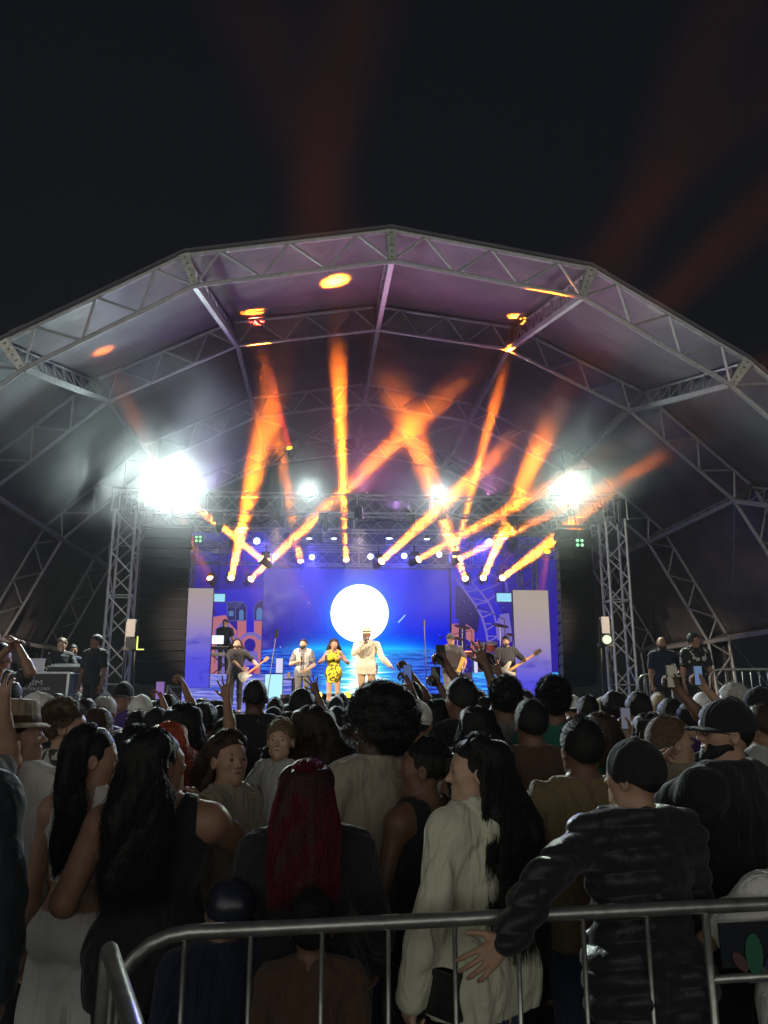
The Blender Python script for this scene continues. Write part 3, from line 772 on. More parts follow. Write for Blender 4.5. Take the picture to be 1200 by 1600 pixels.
# strip washes between trusses
M_STRIP = emis('dim_violet_strip', (0.20, 0.16, 0.42), 0.55)
for i, (px, py) in enumerate(((343, 861), (515, 844), (555, 844), (612, 844), (660, 844), (470, 843))):
    c = at(px, py, 21.2)
    r = empty('strip_light', c, 0, ('grey wash strip %s' % ('over the house drawings', 'second from the left of the row above the screen', 'third of the row above the screen, at the vertical beam', 'fourth of the row above the screen, over the moon', 'last of the row above the screen', 'first of the row above the screen')[i]), 'strip light', 'wash strips between the trusses')
    mb = MB(); mb.box((0, 0.06, 0), (0.44, 0.10, 0.17)); mb.tube([(-.15, .06, .08), (-.15, .06, .35)], .012); mb.tube([(.15, .06, .08), (.15, .06, .35)], .012); mb.build('housing', M_PLASTIC, r)
    mb = MB()
    for z in (-0.045, 0, 0.045): mb.box((0, 0.005, z), (0.40, 0.012, 0.034))
    mb.build('light_face', M_STRIP, r)

# ---- floodlights for the audience
M_FLOOD = emis('blazing_flood_face', (0.92, 1.0, 0.94), 60)
M_FLOODG = emis('green_white_face', (0.85, 1.0, 0.6), 50)
def flood(px, py, Y, cols, rows, sz, label, power, face=M_FLOOD, aim=-28, col=(0.86, 1.0, 0.93)):
    c = at(px, py, Y)
    r = empty('floodlight', c, 0, label, 'floodlight')
    R = Matrix.Rotation(R_(aim), 3, 'X')  # nose down towards the crowd
    mb = MB(); fb = MB()
    for i in range(cols):
        for j in range(rows):
            p = Vector(((i-(cols-1)/2)*sz*1.12, 0, (j-(rows-1)/2)*sz*1.1))
            mb.box(p+R@Vector((0, 0.07, 0)), (sz, 0.12, sz), R=R)
            fb.box(p+R@Vector((0, -0.002, 0)), (sz*.92, 0.012, sz*.92), R=R)
    mb.box((0, 0.16, -rows*sz/2-0.05), (cols*sz*1.1, 0.05, 0.05)); mb.tube([(0, 0.16, -rows*sz/2), (0, 0.16, ZT+.2-c.z)], 0.03)
    mb.build('housing', M_PLASTIC, r); fb.build('light_face', face, r)
    l2 = bpy.data.lights.new('flood_spill', 'SPOT'); l2.energy = power*.20; l2.spot_size = R_(172); l2.spot_blend = 0.5; l2.shadow_soft_size = 0.2; l2.color = (.70, 1, .90)
    lo2 = link(bpy.data.objects.new('flood_spill', l2), r); lo2.location = (0, -0.12, 0); lo2.rotation_euler = Vector((0, -1, 0.0)).to_track_quat('-Z', 'Y').to_euler()
    l = bpy.data.lights.new('flood_light', 'SPOT'); l.energy = power*2.1; l.spot_size = R_(110); l.spot_blend = 0.7; l.shadow_soft_size = 0.25*sz*cols; l.color = col
    lo = link(bpy.data.objects.new('flood_light', l), r); lo.location = (0, -0.12, 0); lo.rotation_euler = (R_(90+aim+6), 0, PI)
    lo.rotation_euler = Vector((0, -1, -0.75)).to_track_quat('-Z', 'Y').to_euler()
    return r
flood(270, 757, 16.6, 3, 2, 0.27, 'brightest floodlight cluster blazing above the left speaker column', 2500)
flood(483, 763, 16.6, 1, 1, 0.20, 'small round warm floodlight left of centre on the front truss', 260, emis('warm_flood_face', (1, 1, 0.75), 40))
flood(683, 767, 16.6, 1, 1, 0.20, 'small square floodlight right of centre on the front truss', 260)
flood(875, 766, 16.6, 2, 1, 0.22, 'wide greenish white floodlight above the right speaker column', 950, M_FLOODG, col=(.85, 1, .80))
# four-eye green blinders on the speaker sides
for (px, py, Y, s, lb) in ((310, 842, 19.5, .6, 'dim four-lamp blinder behind the left speaker column'), (906, 848, 15.9, 1, 'green four-lamp blinder in front of the right speaker column')):
    c = at(px, py, Y); r = empty('blinder_light', c, 0, lb, 'blinder')
    mb = MB(); mb.box((0, 0.05, 0), (0.2, 0.1, 0.2)); mb.tube([(0, .05, .1), (0, .3, ZT-c.z-.2)], .012); mb.build('housing', M_PLASTIC, r)
    mb = MB()
    for a in (-1, 1):
        for b in (-1, 1): mb.lathe([(0.0, 0.012), (0.03, 0.01), (0.036, 0)], (a*.05, 0, b*.05), (0, -1, 0), n=10)
    mb.build('lamp_faces', emis('green_lamps', (0.35, 1.0, 0.45), 2.2 if s == 1 else 1.5), r)
# stage-floor lamps behind the singers
for (px, py, e, lb) in ((498, 1086, (1, .45, .05), 'round orange floor lamp behind the singer in the vest'), (543, 1086, (1, .75, .02), 'round yellow floor lamp left of the lead singer')):
    c = at(px, py, 20.8); r = empty('floor_lamp', (c.x, c.y, DECK), 0, lb, 'floor lamp')
    mb = MB(); mb.box((0, .08, .04), (.3, .2, .08)); mb.lathe([(.07, -.10), (.09, 0), (.095, .05)], (0, 0, c.z-DECK), (0, -1, 0), n=16); mb.tube([(0, .05, .08), (0, .05, c.z-DECK)], .05); mb.build('body', M_PLASTIC, r)
    mb = MB(); mb.lathe([(0, .056), (.07, .055), (.085, .051)], (0, 0, c.z-DECK), (0, -1, 0), n=18); mb.build('lens', emis('lens_'+('a' if e[1] < .5 else 'b'), e, 9), r)
# warm key on the band, from the front truss
for k, px in enumerate((430, 560, 690)):
    src = at(px, 800, 16.7); r = empty('front_spotlight', src, 0, ('theatre spot on the front truss %s' % ('over the guitarist', 'over the lead singer', 'over the accordion player')[k]), 'spotlight', 'theatre spots lighting the band')
    mb = MB(); d = (at(px+10, 1050, 18.0)-src).normalized()
    mb.lathe([(0.05, -0.15), (0.09, -0.12), (0.10, 0.1), (0.12, 0.16)], (0, 0, 0), d, n=14); mb.tube([(0, 0, 0.02), (0, 0, ZT-src.z)], .015); mb.build('housing', M_PLASTIC, r)
    mb = MB(); mb.lathe([(0, .162), (.11, .161)], (0, 0, 0), d, n=14); mb.build('lens', emis('warm_lens', (1, .75, .45), 4), r)
    l = bpy.data.lights.new('key', 'SPOT'); l.energy = 1100; l.spot_size = R_(50); l.spot_blend = 0.8; l.shadow_soft_size = 0.12; l.color = (1.0, 0.74, 0.50)
    lo = link(bpy.data.objects.new('key', l), r); lo.location = d*.2; lo.rotation_euler = d.to_track_quat('-Z', 'Y').to_euler()
for s in (-1, 1):  # unseen spots added to light the band from the front
    src = frames[0][3*s]+Vector((-.35*s, .1, -.35)); d = (at(560, 1045, 17.8)-src).normalized()
    r = empty('front_spotlight', src, 0, 'theatre spot clamped to the %s leg of the front arch' % ('left' if s < 0 else 'right'), 'spotlight', 'theatre spots lighting the band')
    mb = MB(); mb.lathe([(0.06, -0.2), (0.10, -0.16), (0.11, 0.12), (0.13, 0.2)], (0, 0, 0), d, n=14); mb.tube([(0, 0, 0.02), (.2*s, 0, .3)], .02); mb.build('housing', M_PLASTIC, r)
    mb = MB(); mb.lathe([(0, .202), (.12, .201)], (0, 0, 0), d, n=14); mb.build('lens', emis('warm_lens', (1, .75, .45), 4), r)
    l = bpy.data.lights.new('key', 'SPOT'); l.energy = 7000; l.spot_size = R_(27); l.spot_blend = 0.6; l.shadow_soft_size = 0.12; l.color = (1.0, 0.78, 0.58)
    lo = link(bpy.data.objects.new('key', l), r); lo.location = d*.25; lo.rotation_euler = d.to_track_quat('-Z', 'Y').to_euler()
# chain hoists and drooping cables on the front truss
for k, (px, lb) in enumerate(((340, 'chain hoist on the front truss over the guitarist'), (505, 'chain hoist on the front truss beside the small round floodlight'), (640, 'chain hoist on the front truss left of the square floodlight'), (800, 'chain hoist on the front truss over the bass player'))):
    c = at(px, 806, 17.0); r = empty('chain_hoist', c, 0, lb, 'hoist', 'chain hoists on the front truss')
    mb = MB(); mb.box((0, 0, -.02), (.22, .16, .26)); mb.lathe([(.05, -.16), (.08, -.05), (.08, .05), (.04, .08)], (.05, 0, -.2), n=12); mb.build('motor', M_BLACK, r)
    mb = MB(); mb.tube([(0, 0, .1), (0, 0, .55)], .012); mb.tube([(.06, 0, -.2), (.09, 0, -.42), (.02, 0, -.46), (-.02, 0, -.2)], .012, n=5); mb.build('chain', M_STEEL, r)
for k, (xa, xb, sag, lb) in enumerate(((260, 470, .22, 'cable drooping under the front truss on the house side'), (500, 690, .18, 'cable drooping under the middle of the front truss'), (700, 900, .26, 'cable drooping under the front truss on the track side'))):
    a_, b_ = at(xa, 803, 16.75), at(xb, 803, 16.75); mb = MB()
    mb.tube([a_.lerp(b_, t/16)-a_+Vector((0, 0, -sag*math.sin(PI*t/16)*(1+.25*math.sin(t*1.3)))) for t in range(17)], .012, n=5)
    o = mb.build('power_cable', M_PLASTIC, smooth=True); o.location = a_; tag(o, lb, 'cable', 'cables under the front truss')
# violet uplights washing the roof, standing on the lighting grid
for k, (px, pw, c, aimy) in enumerate(((330, 280, (.50, .22, 1), -1.1), (560, 560, (1, .25, .50), -1.5), (760, 340, (.9, .25, .70), -1.2), (620, 280, (.75, .35, 1), -3.0))):
    src = at(px, 780, 17.2 + (1.4 if k == 3 else 0)); src.z = ZT+.32
    r = empty('uplight', src, 0, 'small uplight on the grid tinting the roof, %s' % ('by the brightest floodlight', 'above the lead singer', 'above the bass player', 'on the second truss')[k], 'uplight', 'uplights tinting the roof')
    mb = MB(); mb.box((0, 0, -.06), (.22, .16, .1)); mb.build('housing', M_PLASTIC, r)
    l = bpy.data.lights.new('roof_wash', 'SPOT'); l.energy = pw; l.spot_size = R_(120); l.spot_blend = 0.9; l.shadow_soft_size = 0.1; l.color = c
    lo = link(bpy.data.objects.new('roof_wash', l), r); lo.rotation_euler = Vector((0.1, aimy, 1)).to_track_quat('-Z', 'Y').to_euler()
# ================================================================== BODY SCULPTING (signed distance fields)
def sn(seed, n=6, f=1.0):
    rs = np.random.RandomState(seed); d = rs.normal(size=(n, 3)); d /= np.linalg.norm(d, axis=1)[:, None]
    fr = f*(0.6+rs.rand(n)*1.2); ph = rs.rand(n)*6.28
    def g(X, Y, Z):
        s = 0
        for i in range(n): s = s + np.sin((X*d[i, 0]+Y*d[i, 1]+Z*d[i, 2])*fr[i]+ph[i])
        return s/n*1.6
    return g
def V3(*a): return np.array(a, float)
def sculpt(name, prims, res, inflate=0.0, cut=None, noise=None, subs=()):
    """prims: ('c', a, b, ra, rb, k) round cone, ('e', c, r, R or None, k) ellipsoid. returns mesh"""
    lo = V3(9, 9, 9); hi = -lo
    for p in prims:
        if p[0] == 'c':
            r = max(p[3], p[4])
            lo = np.minimum(lo, np.minimum(p[1], p[2])-r); hi = np.maximum(hi, np.maximum(p[1], p[2])+r)
        else:
            r = max(p[2]); lo = np.minimum(lo, p[1]-r); hi = np.maximum(hi, p[1]+r)
    pad = inflate+res*4+(0.03 if noise else 0.01)
    lo -= pad; hi += pad
    dim = np.ceil((hi-lo)/res).astype(int)+1
    xs, ys, zs = [lo[i]+np.arange(dim[i])*res for i in range(3)]
    D = np.full(tuple(dim), 0.5, np.float32)
    def apply(p, sub=False):
        k = p[-1] if p[-1] else 1e-6
        if p[0] == 'c': r = max(p[3], p[4]); l = np.minimum(p[1], p[2])-r; h = np.maximum(p[1], p[2])+r
        else: r = max(p[2]); l = p[1]-r; h = p[1]+r
        mg = pad+k
        i0 = np.maximum(0, np.floor((l-mg-lo)/res).astype(int)); i1 = np.minimum(dim, np.ceil((h+mg-lo)/res).astype(int)+1)
        if (i1 <= i0).any(): return
        sl = tuple(slice(i0[i], i1[i]) for i in range(3))
        X = xs[sl[0]][:, None, None]; Y = ys[sl[1]][None, :, None]; Z = zs[sl[2]][None, None, :]
        if p[0] == 'c':
            a, b, ra, rb = p[1], p[2], p[3], p[4]; ba = b-a; L2 = float(ba@ba)+1e-12
            px, py, pz = X-a[0], Y-a[1], Z-a[2]
            t = np.clip((px*ba[0]+py*ba[1]+pz*ba[2])/L2, 0, 1)
            d = np.sqrt((px-ba[0]*t)**2+(py-ba[1]*t)**2+(pz-ba[2]*t)**2) - (ra+(rb-ra)*t)
        else:
            c, r3, R = p[1], p[2], p[3]
            px, py, pz = X-c[0], Y-c[1], Z-c[2]
            if R is not None:
                qx = px*R[0, 0]+py*R[1, 0]+pz*R[2, 0]; qy = px*R[0, 1]+py*R[1, 1]+pz*R[2, 1]; qz = px*R[0, 2]+py*R[1, 2]+pz*R[2, 2]
            else: qx, qy, qz = px, py, pz
            k0 = np.sqrt((qx/r3[0])**2+(qy/r3[1])**2+(qz/r3[2])**2); k1 = np.sqrt((qx/r3[0]**2)**2+(qy/r3[1]**2)**2+(qz/r3[2]**2)**2)
            d = k0*(k0-1)/np.maximum(k1, 1e-6)
        E = D[sl]
        if sub:
            h = np.maximum(k-np.abs(E+d), 0)/k; D[sl] = np.maximum(E, -d)+h*h*k*0.25
        else:
            h = np.maximum(k-np.abs(E-d), 0)/k; D[sl] = np.minimum(E, d)-h*h*k*0.25
    for p in prims: apply(p)
    for p in subs: apply(p, True)
    if inflate: D -= inflate
    X = xs[:, None, None]; Y = ys[None, :, None]; Z = zs[None, None, :]
    if noise is not None: D += noise(X, Y, Z).astype(np.float32)
    if cut is not None: np.maximum(D, np.asarray(cut(X, Y, Z), np.float32), out=D)
    np.clip(D, -0.1, 0.5, out=D)
    D[0] = D[-1] = 0.5; D[:, 0] = D[:, -1] = 0.5; D[:, :, 0] = D[:, :, -1] = 0.5
    g = vdb.FloatGrid(0.5); g.copyFromArray(D)
    P, T, Q = g.convertToPolygons(0.0, 0.0)
    P = P*res+lo
    me = bpy.data.meshes.new(name)
    nv = len(P); nq = len(Q); ntri = len(T)
    me.vertices.add(nv); me.vertices.foreach_set('co', P.astype(np.float32).ravel())
    loops = np.concatenate([Q[:, ::-1].ravel(), T[:, ::-1].ravel()]) if ntri else Q[:, ::-1].ravel()
    me.loops.add(len(loops)); me.loops.foreach_set('vertex_index', loops.astype(np.int32))
    me.polygons.add(nq+ntri)
    st = np.concatenate([np.arange(nq)*4, nq*4+np.arange(ntri)*3]).astype(np.int32)
    me.polygons.foreach_set('loop_start', st)
    me.polygons.foreach_set('use_smooth', np.ones(nq+ntri, bool))
    me.update(calc_edges=True)
    return me
def rot(rx=0, ry=0, rz=0):
    return np.array(Matrix.Rotation(rz, 3, 'Z') @ Matrix.Rotation(ry, 3, 'Y') @ Matrix.Rotation(rx, 3, 'X'))
def unit(v): v = np.array(v, float); return v/np.linalg.norm(v)

def hand_prims(w, d, n, side, curl=0.5, spread=0.25, sc=1.0, thumb=0.7, rmin=0.0):
    """w wrist, d pointing along the hand, n = direction the back of the hand faces; thumb goes to +side of (d x n)"""
    d = unit(d); n = unit(np.array(n)-d*(np.array(n)@d)); s = np.cross(d, n)*side
    P = []; J = []
    for i, (off, ln) in enumerate(((0.030, 0.95), (0.010, 1.05), (-0.010, 1.0), (-0.028, 0.80))):
        kn = w + d*(0.088-0.004*abs(i-1))*sc + s*off*sc
        P.append(('c', w+s*off*0.45*sc+d*.01*sc, kn, 0.0165*sc, max(rmin, 0.0115)*sc, 0.012*sc))
        a = spread*(1.5-i)*0.45
        fd = unit(d*math.cos(a)+s*math.sin(a)); p = kn; ang = 0
        for L, r, q in ((0.043, 0.0092, 0.8), (0.027, 0.0084, 1.0), (0.021, 0.0076, 0.8)):
            ang += curl*q*(1+0.12*i); dd = unit(fd*math.cos(ang)-n*math.sin(ang)); e = p+dd*L*ln*sc
            P.append(('c', p, e, max(rmin, r)*sc, max(rmin, r*0.93)*sc, 0.004*sc)); p = e
        J.append(p)
    b = w+s*0.018*sc+d*0.022*sc
    td = unit(d*0.62+s*(0.78*thumb+.12)-n*0.30*curl); m_ = b+td*0.045*sc
    P.append(('c', b, m_, 0.0165*sc, max(rmin, 0.0115)*sc, 0.012*sc))
    td2 = unit(td*0.9+d*0.35-n*0.25*curl); m2 = m_+td2*0.032*sc
    P.append(('c', m_, m2, max(rmin, 0.0105)*sc, max(rmin, 0.0095)*sc, 0.004*sc))
    td3 = unit(td2+d*0.2-n*.2*curl); P.append(('c', m2, m2+td3*0.024*sc, max(rmin, 0.0095)*sc, max(rmin, 0.0082)*sc, 0.004*sc))
    return P

SKIN = dict(a=(0.42, 0.25, 0.17), b=(0.30, 0.165, 0.105), c=(0.17, 0.090, 0.058), d=(0.085, 0.046, 0.032), e=(0.50, 0.32, 0.23))
def skin(k): return mat('skin_'+k, SKIN[k], 0.48, noise=0.07, scale=26, bump=0.06, bscale=90, spec=0.4)
def cloth(name, col, rough=0.85, bump=0.8):
    if 'cloth_'+name in MATS: return MATS['cloth_'+name]
    m = bpy.data.materials.new('cloth_'+name); m.use_nodes = True; nt = m.node_tree; b = nt.nodes['Principled BSDF']
    b.inputs['Base Color'].default_value = (*col, 1); b.inputs['Roughness'].default_value = rough; b.inputs['Specular IOR Level'].default_value = 0.25; b.inputs['Sheen Weight'].default_value = 0.15
    tc = nt.nodes.new('ShaderNodeTexCoord'); mp = nt.nodes.new('ShaderNodeMapping'); mp.inputs['Scale'].default_value = (1, 1, 0.42); mp.inputs['Rotation'].default_value = (0.25, 0.3, 0)
    nt.links.new(tc.outputs['Object'], mp.inputs[0])
    n = nt.nodes.new('ShaderNodeTexNoise'); n.inputs['Scale'].default_value = 9; n.inputs['Detail'].default_value = 3; n.inputs['Distortion'].default_value = 1.6; n.inputs['Roughness'].default_value = .45
    nt.links.new(mp.outputs[0], n.inputs['Vector'])
    w = nt.nodes.new('ShaderNodeTexNoise'); w.inputs['Scale'].default_value = 260; w.inputs['Detail'].default_value = 1; nt.links.new(tc.outputs['Object'], w.inputs['Vector'])
    b1 = nt.nodes.new('ShaderNodeBump'); b1.inputs['Strength'].default_value = bump; b1.inputs['Distance'].default_value = 0.035; nt.links.new(n.outputs['Fac'], b1.inputs['Height'])
    b2 = nt.nodes.new('ShaderNodeBump'); b2.inputs['Strength'].default_value = .25; b2.inputs['Distance'].default_value = 0.003; nt.links.new(w.outputs['Fac'], b2.inputs['Height']); nt.links.new(b1.outputs[0], b2.inputs['Normal'])
    nt.links.new(b2.outputs[0], b.inputs['Normal']); MATS['cloth_'+name] = m
    return m
def hairm(name, col): return mat('hair_'+name, col, 0.55, noise=0.3, scale=60, bump=0.5, bscale=120, spec=0.35)

def head_frame(sp):
    hy, hp, ht = sp.get('head', (0, 0, 0))
    return rot(R_(-hp), R_(ht), R_(hy)), V3(0, -0.005, 1.50)
def ik(S, tgt, pole, L1=0.285, L2=0.25):
    d = tgt-S; D = min(np.linalg.norm(d), (L1+L2)*0.995); d = unit(d)
    a = (L1*L1+D*D-L2*L2)/(2*D); h = math.sqrt(max(0, L1*L1-a*a)); p = np.array(pole, float); p = unit(p-d*(p@d))
    E = S+d*a+p*h; return unit(E-S), unit(S+d*D-E)
def wto(P, loc, rz, sc):
    v = (Vector(P)-Vector(loc))/sc; c, s = math.cos(-rz), math.sin(-rz)
    return V3(v.x*c-v.y*s, v.x*s+v.y*c, v.z)
def make_body(sp):
    """returns dict of prim lists for a 1.72 m figure facing +Y"""
    f = sp.get('sex', 'm') == 'f'; wd = sp.get('wide', 1.0); bel = sp.get('belly', 0.0); ch = sp.get('child', False)
    RH, piv = head_frame(sp)
    hs = sp.get('hscale', 1.0)
    def H(x, y, z):  # head local -> body
        return piv + RH @ ((V3(x, y, z)-V3(0, -0.005, 1.50))*hs)
    rm = sp['res']*0.85 if sp['res'] > 0.009 else 0.0
    T = []
    sh = (0.160 if f else 0.180)*wd
    T += [('e', V3(0, 0, 0.97), V3(0.162*wd+.005*f, 0.118+bel*.6, 0.13), None, 0.05),
          ('e', V3(0, 0.01+bel*.5, 1.10), V3((0.125 if f else 0.140)*wd, 0.098+bel, 0.16), None, 0.06),
          ('e', V3(0, 0.0, 1.28), V3((0.142 if f else 0.165)*wd, 0.108+bel*.4, 0.17), None, 0.06),
          ('c', V3(-sh+.02, -0.005, 1.385), V3(sh-.02, -0.005, 1.385), 0.066, 0.066, 0.05),
          ('c', V3(-sh*.9, -0.005, 1.405), V3(-.01, -0.015, 1.475), 0.048, 0.050, 0.05),
          ('c', V3(sh*.9, -0.005, 1.405), V3(.01, -0.015, 1.475), 0.048, 0.050, 0.05),
          ('e', V3(-0.08*wd, -0.075, 0.93), V3(0.085, 0.075, 0.09), None, 0.05),
          ('e', V3(0.08*wd, -0.075, 0.93), V3(0.085, 0.075, 0.09), None, 0.05)]
    if f and not ch:
        T += [('e', V3(-0.072*wd, 0.085, 1.275), V3(0.062, 0.055, 0.062), None, 0.04), ('e', V3(0.072*wd, 0.085, 1.275), V3(0.062, 0.055, 0.062), None, 0.04)]
    neck = [('c', V3(0, -0.018, 1.42), H(0, -0.012, 1.56), 0.058 if not f else 0.050, 0.056 if not f else 0.048, 0.03)]
    hw = 1.0
    Hd = [('e', H(0, -0.014, 1.628), V3(0.076, 0.098, 0.096)*hs, RH, 0.02),
          ('e', H(0, 0.026, 1.575), V3(0.058, 0.064, 0.083)*hs, RH, 0.035),
          ('c', H(-0.035, 0.030, 1.535), H(0, 0.066, 1.512), 0.026*hs, 0.021*hs, 0.03), ('c', H(0.035, 0.030, 1.535), H(0, 0.066, 1.512), 0.026*hs, 0.021*hs, 0.03),
          ('c', H(-0.034, 0.070, 1.621), H(0.034, 0.070, 1.621), 0.014*hs, 0.014*hs, 0.018),
          ('c', H(0, 0.082, 1.608), H(0, 0.107, 1.576), 0.0075*hs, 0.0105*hs, 0.012),
          ('c', H(-0.010, 0.093, 1.573), H(0.010, 0.093, 1.573), 0.0075*hs, 0.0075*hs, 0.008),
          ('c', H(-0.018, 0.083, 1.547), H(0.018, 0.083, 1.547), 0.0085*hs, 0.0085*hs, 0.008),
          ('c', H(-0.014, 0.082, 1.536), H(0.014, 0.082, 1.536), 0.0095*hs, 0.0095*hs, 0.008),
          ('e', H(-0.046, 0.05, 1.585), V3(0.014, 0.022, 0.018)*hs, RH, 0.03), ('e', H(0.046, 0.05, 1.585), V3(0.014, 0.022, 0.018)*hs, RH, 0.03),
          ('e', H(-0.079, -0.008, 1.592), V3(0.010, 0.020, 0.032)*hs, RH, 0.006), ('e', H(0.079, -0.008, 1.592), V3(0.010, 0.020, 0.032)*hs, RH, 0.006)]
    subs = [('e', H(-0.031, 0.096, 1.604), V3(0.017, 0.012, 0.010)*hs, RH, 0.008), ('e', H(0.031, 0.096, 1.604), V3(0.017, 0.012, 0.010)*hs, RH, 0.008),
            ('c', H(-0.02, 0.099, 1.5415), H(0.02, 0.099, 1.5415), 0.0035, 0.0035, 0.003),
            ('e', H(-0.086, -0.004, 1.594), V3(0.006, 0.010, 0.017)*hs, RH, 0.004), ('e', H(0.086, -0.004, 1.594), V3(0.006, 0.010, 0.017)*hs, RH, 0.004)]
    A = {}; hands = []; info = {}; arms = []; upper = []; fore = []
    for key, s in (('L', -1), ('R', 1)):
        u, w_, hnd = sp.get('arm'+key, ((0.16, 0.02, -1), (0.04, 0.22, -1), {}))
        hnd = sp.get('hand'+key, hnd)
        u = unit((u[0]*s, u[1], u[2])); w_ = unit((w_[0]*s, w_[1], w_[2]))
        S = V3(s*sh, -0.005, 1.385)
        if 'ik'+key in sp:
            tg, pole = sp['ik'+key]; u, w_ = ik(S, V3(*tg), (pole[0]*s, pole[1], pole[2])); hd0 = w_
        E = S+u*0.285; Wp = E+w_*0.25
        th = sp.get('armw', 1.0)*(0.9 if f else 1.0)
        upper.append(('c', S, E, 0.053*th, 0.040*th, 0.03)); fore.append(('c', E, E+w_*0.09, 0.040*th, 0.041*th, 0.02)); fore.append(('c', E+w_*.07, Wp, 0.040*th, 0.026, 0.02))
        hd = hnd.get('dir'); hd = unit((hd[0]*s, hd[1], hd[2])) if hd else w_
        nn = hnd.get('back', (1, 0.2, 0)); nn = (nn[0]*s, nn[1], nn[2])
        hh = hand_prims(Wp, hd, nn, hnd.get('thumb_side', 1)*(1 if s > 0 else -1)*-1, hnd.get('curl', 0.35), hnd.get('spread', 0.3), hnd.get('sc', 1.0 if not f else .93), hnd.get('thumb', 0.7), rm)
        hands += hh; info['hand'+key] = Wp+hd*0.09; info['wrist'+key] = Wp; info['hd'+key] = hd; info['elbow'+key] = E
    legs = []
    st = sp.get('stance', 0.0)
    for s in (-1, 1):
        hip = V3(s*0.088*wd, 0, 0.92); kn = V3(s*(0.098+st*.5), 0.015, 0.49); an = V3(s*(0.10+st), -0.02, 0.085)
        legs += [('c', hip, kn, 0.088*wd**.5, 0.056, 0.04), ('c', kn, kn*.6+an*.4+V3(0, -.012, 0), 0.054, 0.055, 0.03), ('c', kn*.6+an*.4+V3(0, -.012, 0), an, 0.053, 0.036, 0.03),
                 ('c', an, V3(an[0]+s*.02, 0.12, 0.032), 0.040, 0.030, 0.03)]
    return dict(T=T, neck=neck, head=Hd, subs=subs, upper=upper, fore=fore, hands=hands, legs=legs, info=info, H=H, RH=RH, piv=piv, hs=hs)

def strands(name, n, root_fn, seed, w=0.0022):
    rs = np.random.RandomState(seed); vs = []; fs = []
    for i in range(n):
        pts = root_fn(rs)
        if pts is None: continue
        m = len(pts); o = len(vs)
        sd = unit(rs.normal(size=3))
        for j, p in enumerate(pts):
            ww = w*(1-0.75*j/(m-1)); t = pts[min(j+1, m-1)]-pts[max(j-1, 0)]; a = np.cross(t, sd); a = a/(np.linalg.norm(a)+1e-9); b = np.cross(t, a); b = b/(np.linalg.norm(b)+1e-9)
            vs += [tuple(p+a*ww), tuple(p-a*ww*.5+b*ww*.8), tuple(p-a*ww*.5-b*ww*.8)]
        for j in range(m-1):
            for k in range(3): fs.append((o+3*j+k, o+3*j+(k+1) % 3, o+3*j+3+(k+1) % 3, o+3*j+3+k))
    me = bpy.data.meshes.new(name); me.from_pydata(vs, [], fs); me.polygons.foreach_set('use_smooth', [True]*len(fs)); me.update()
    return me

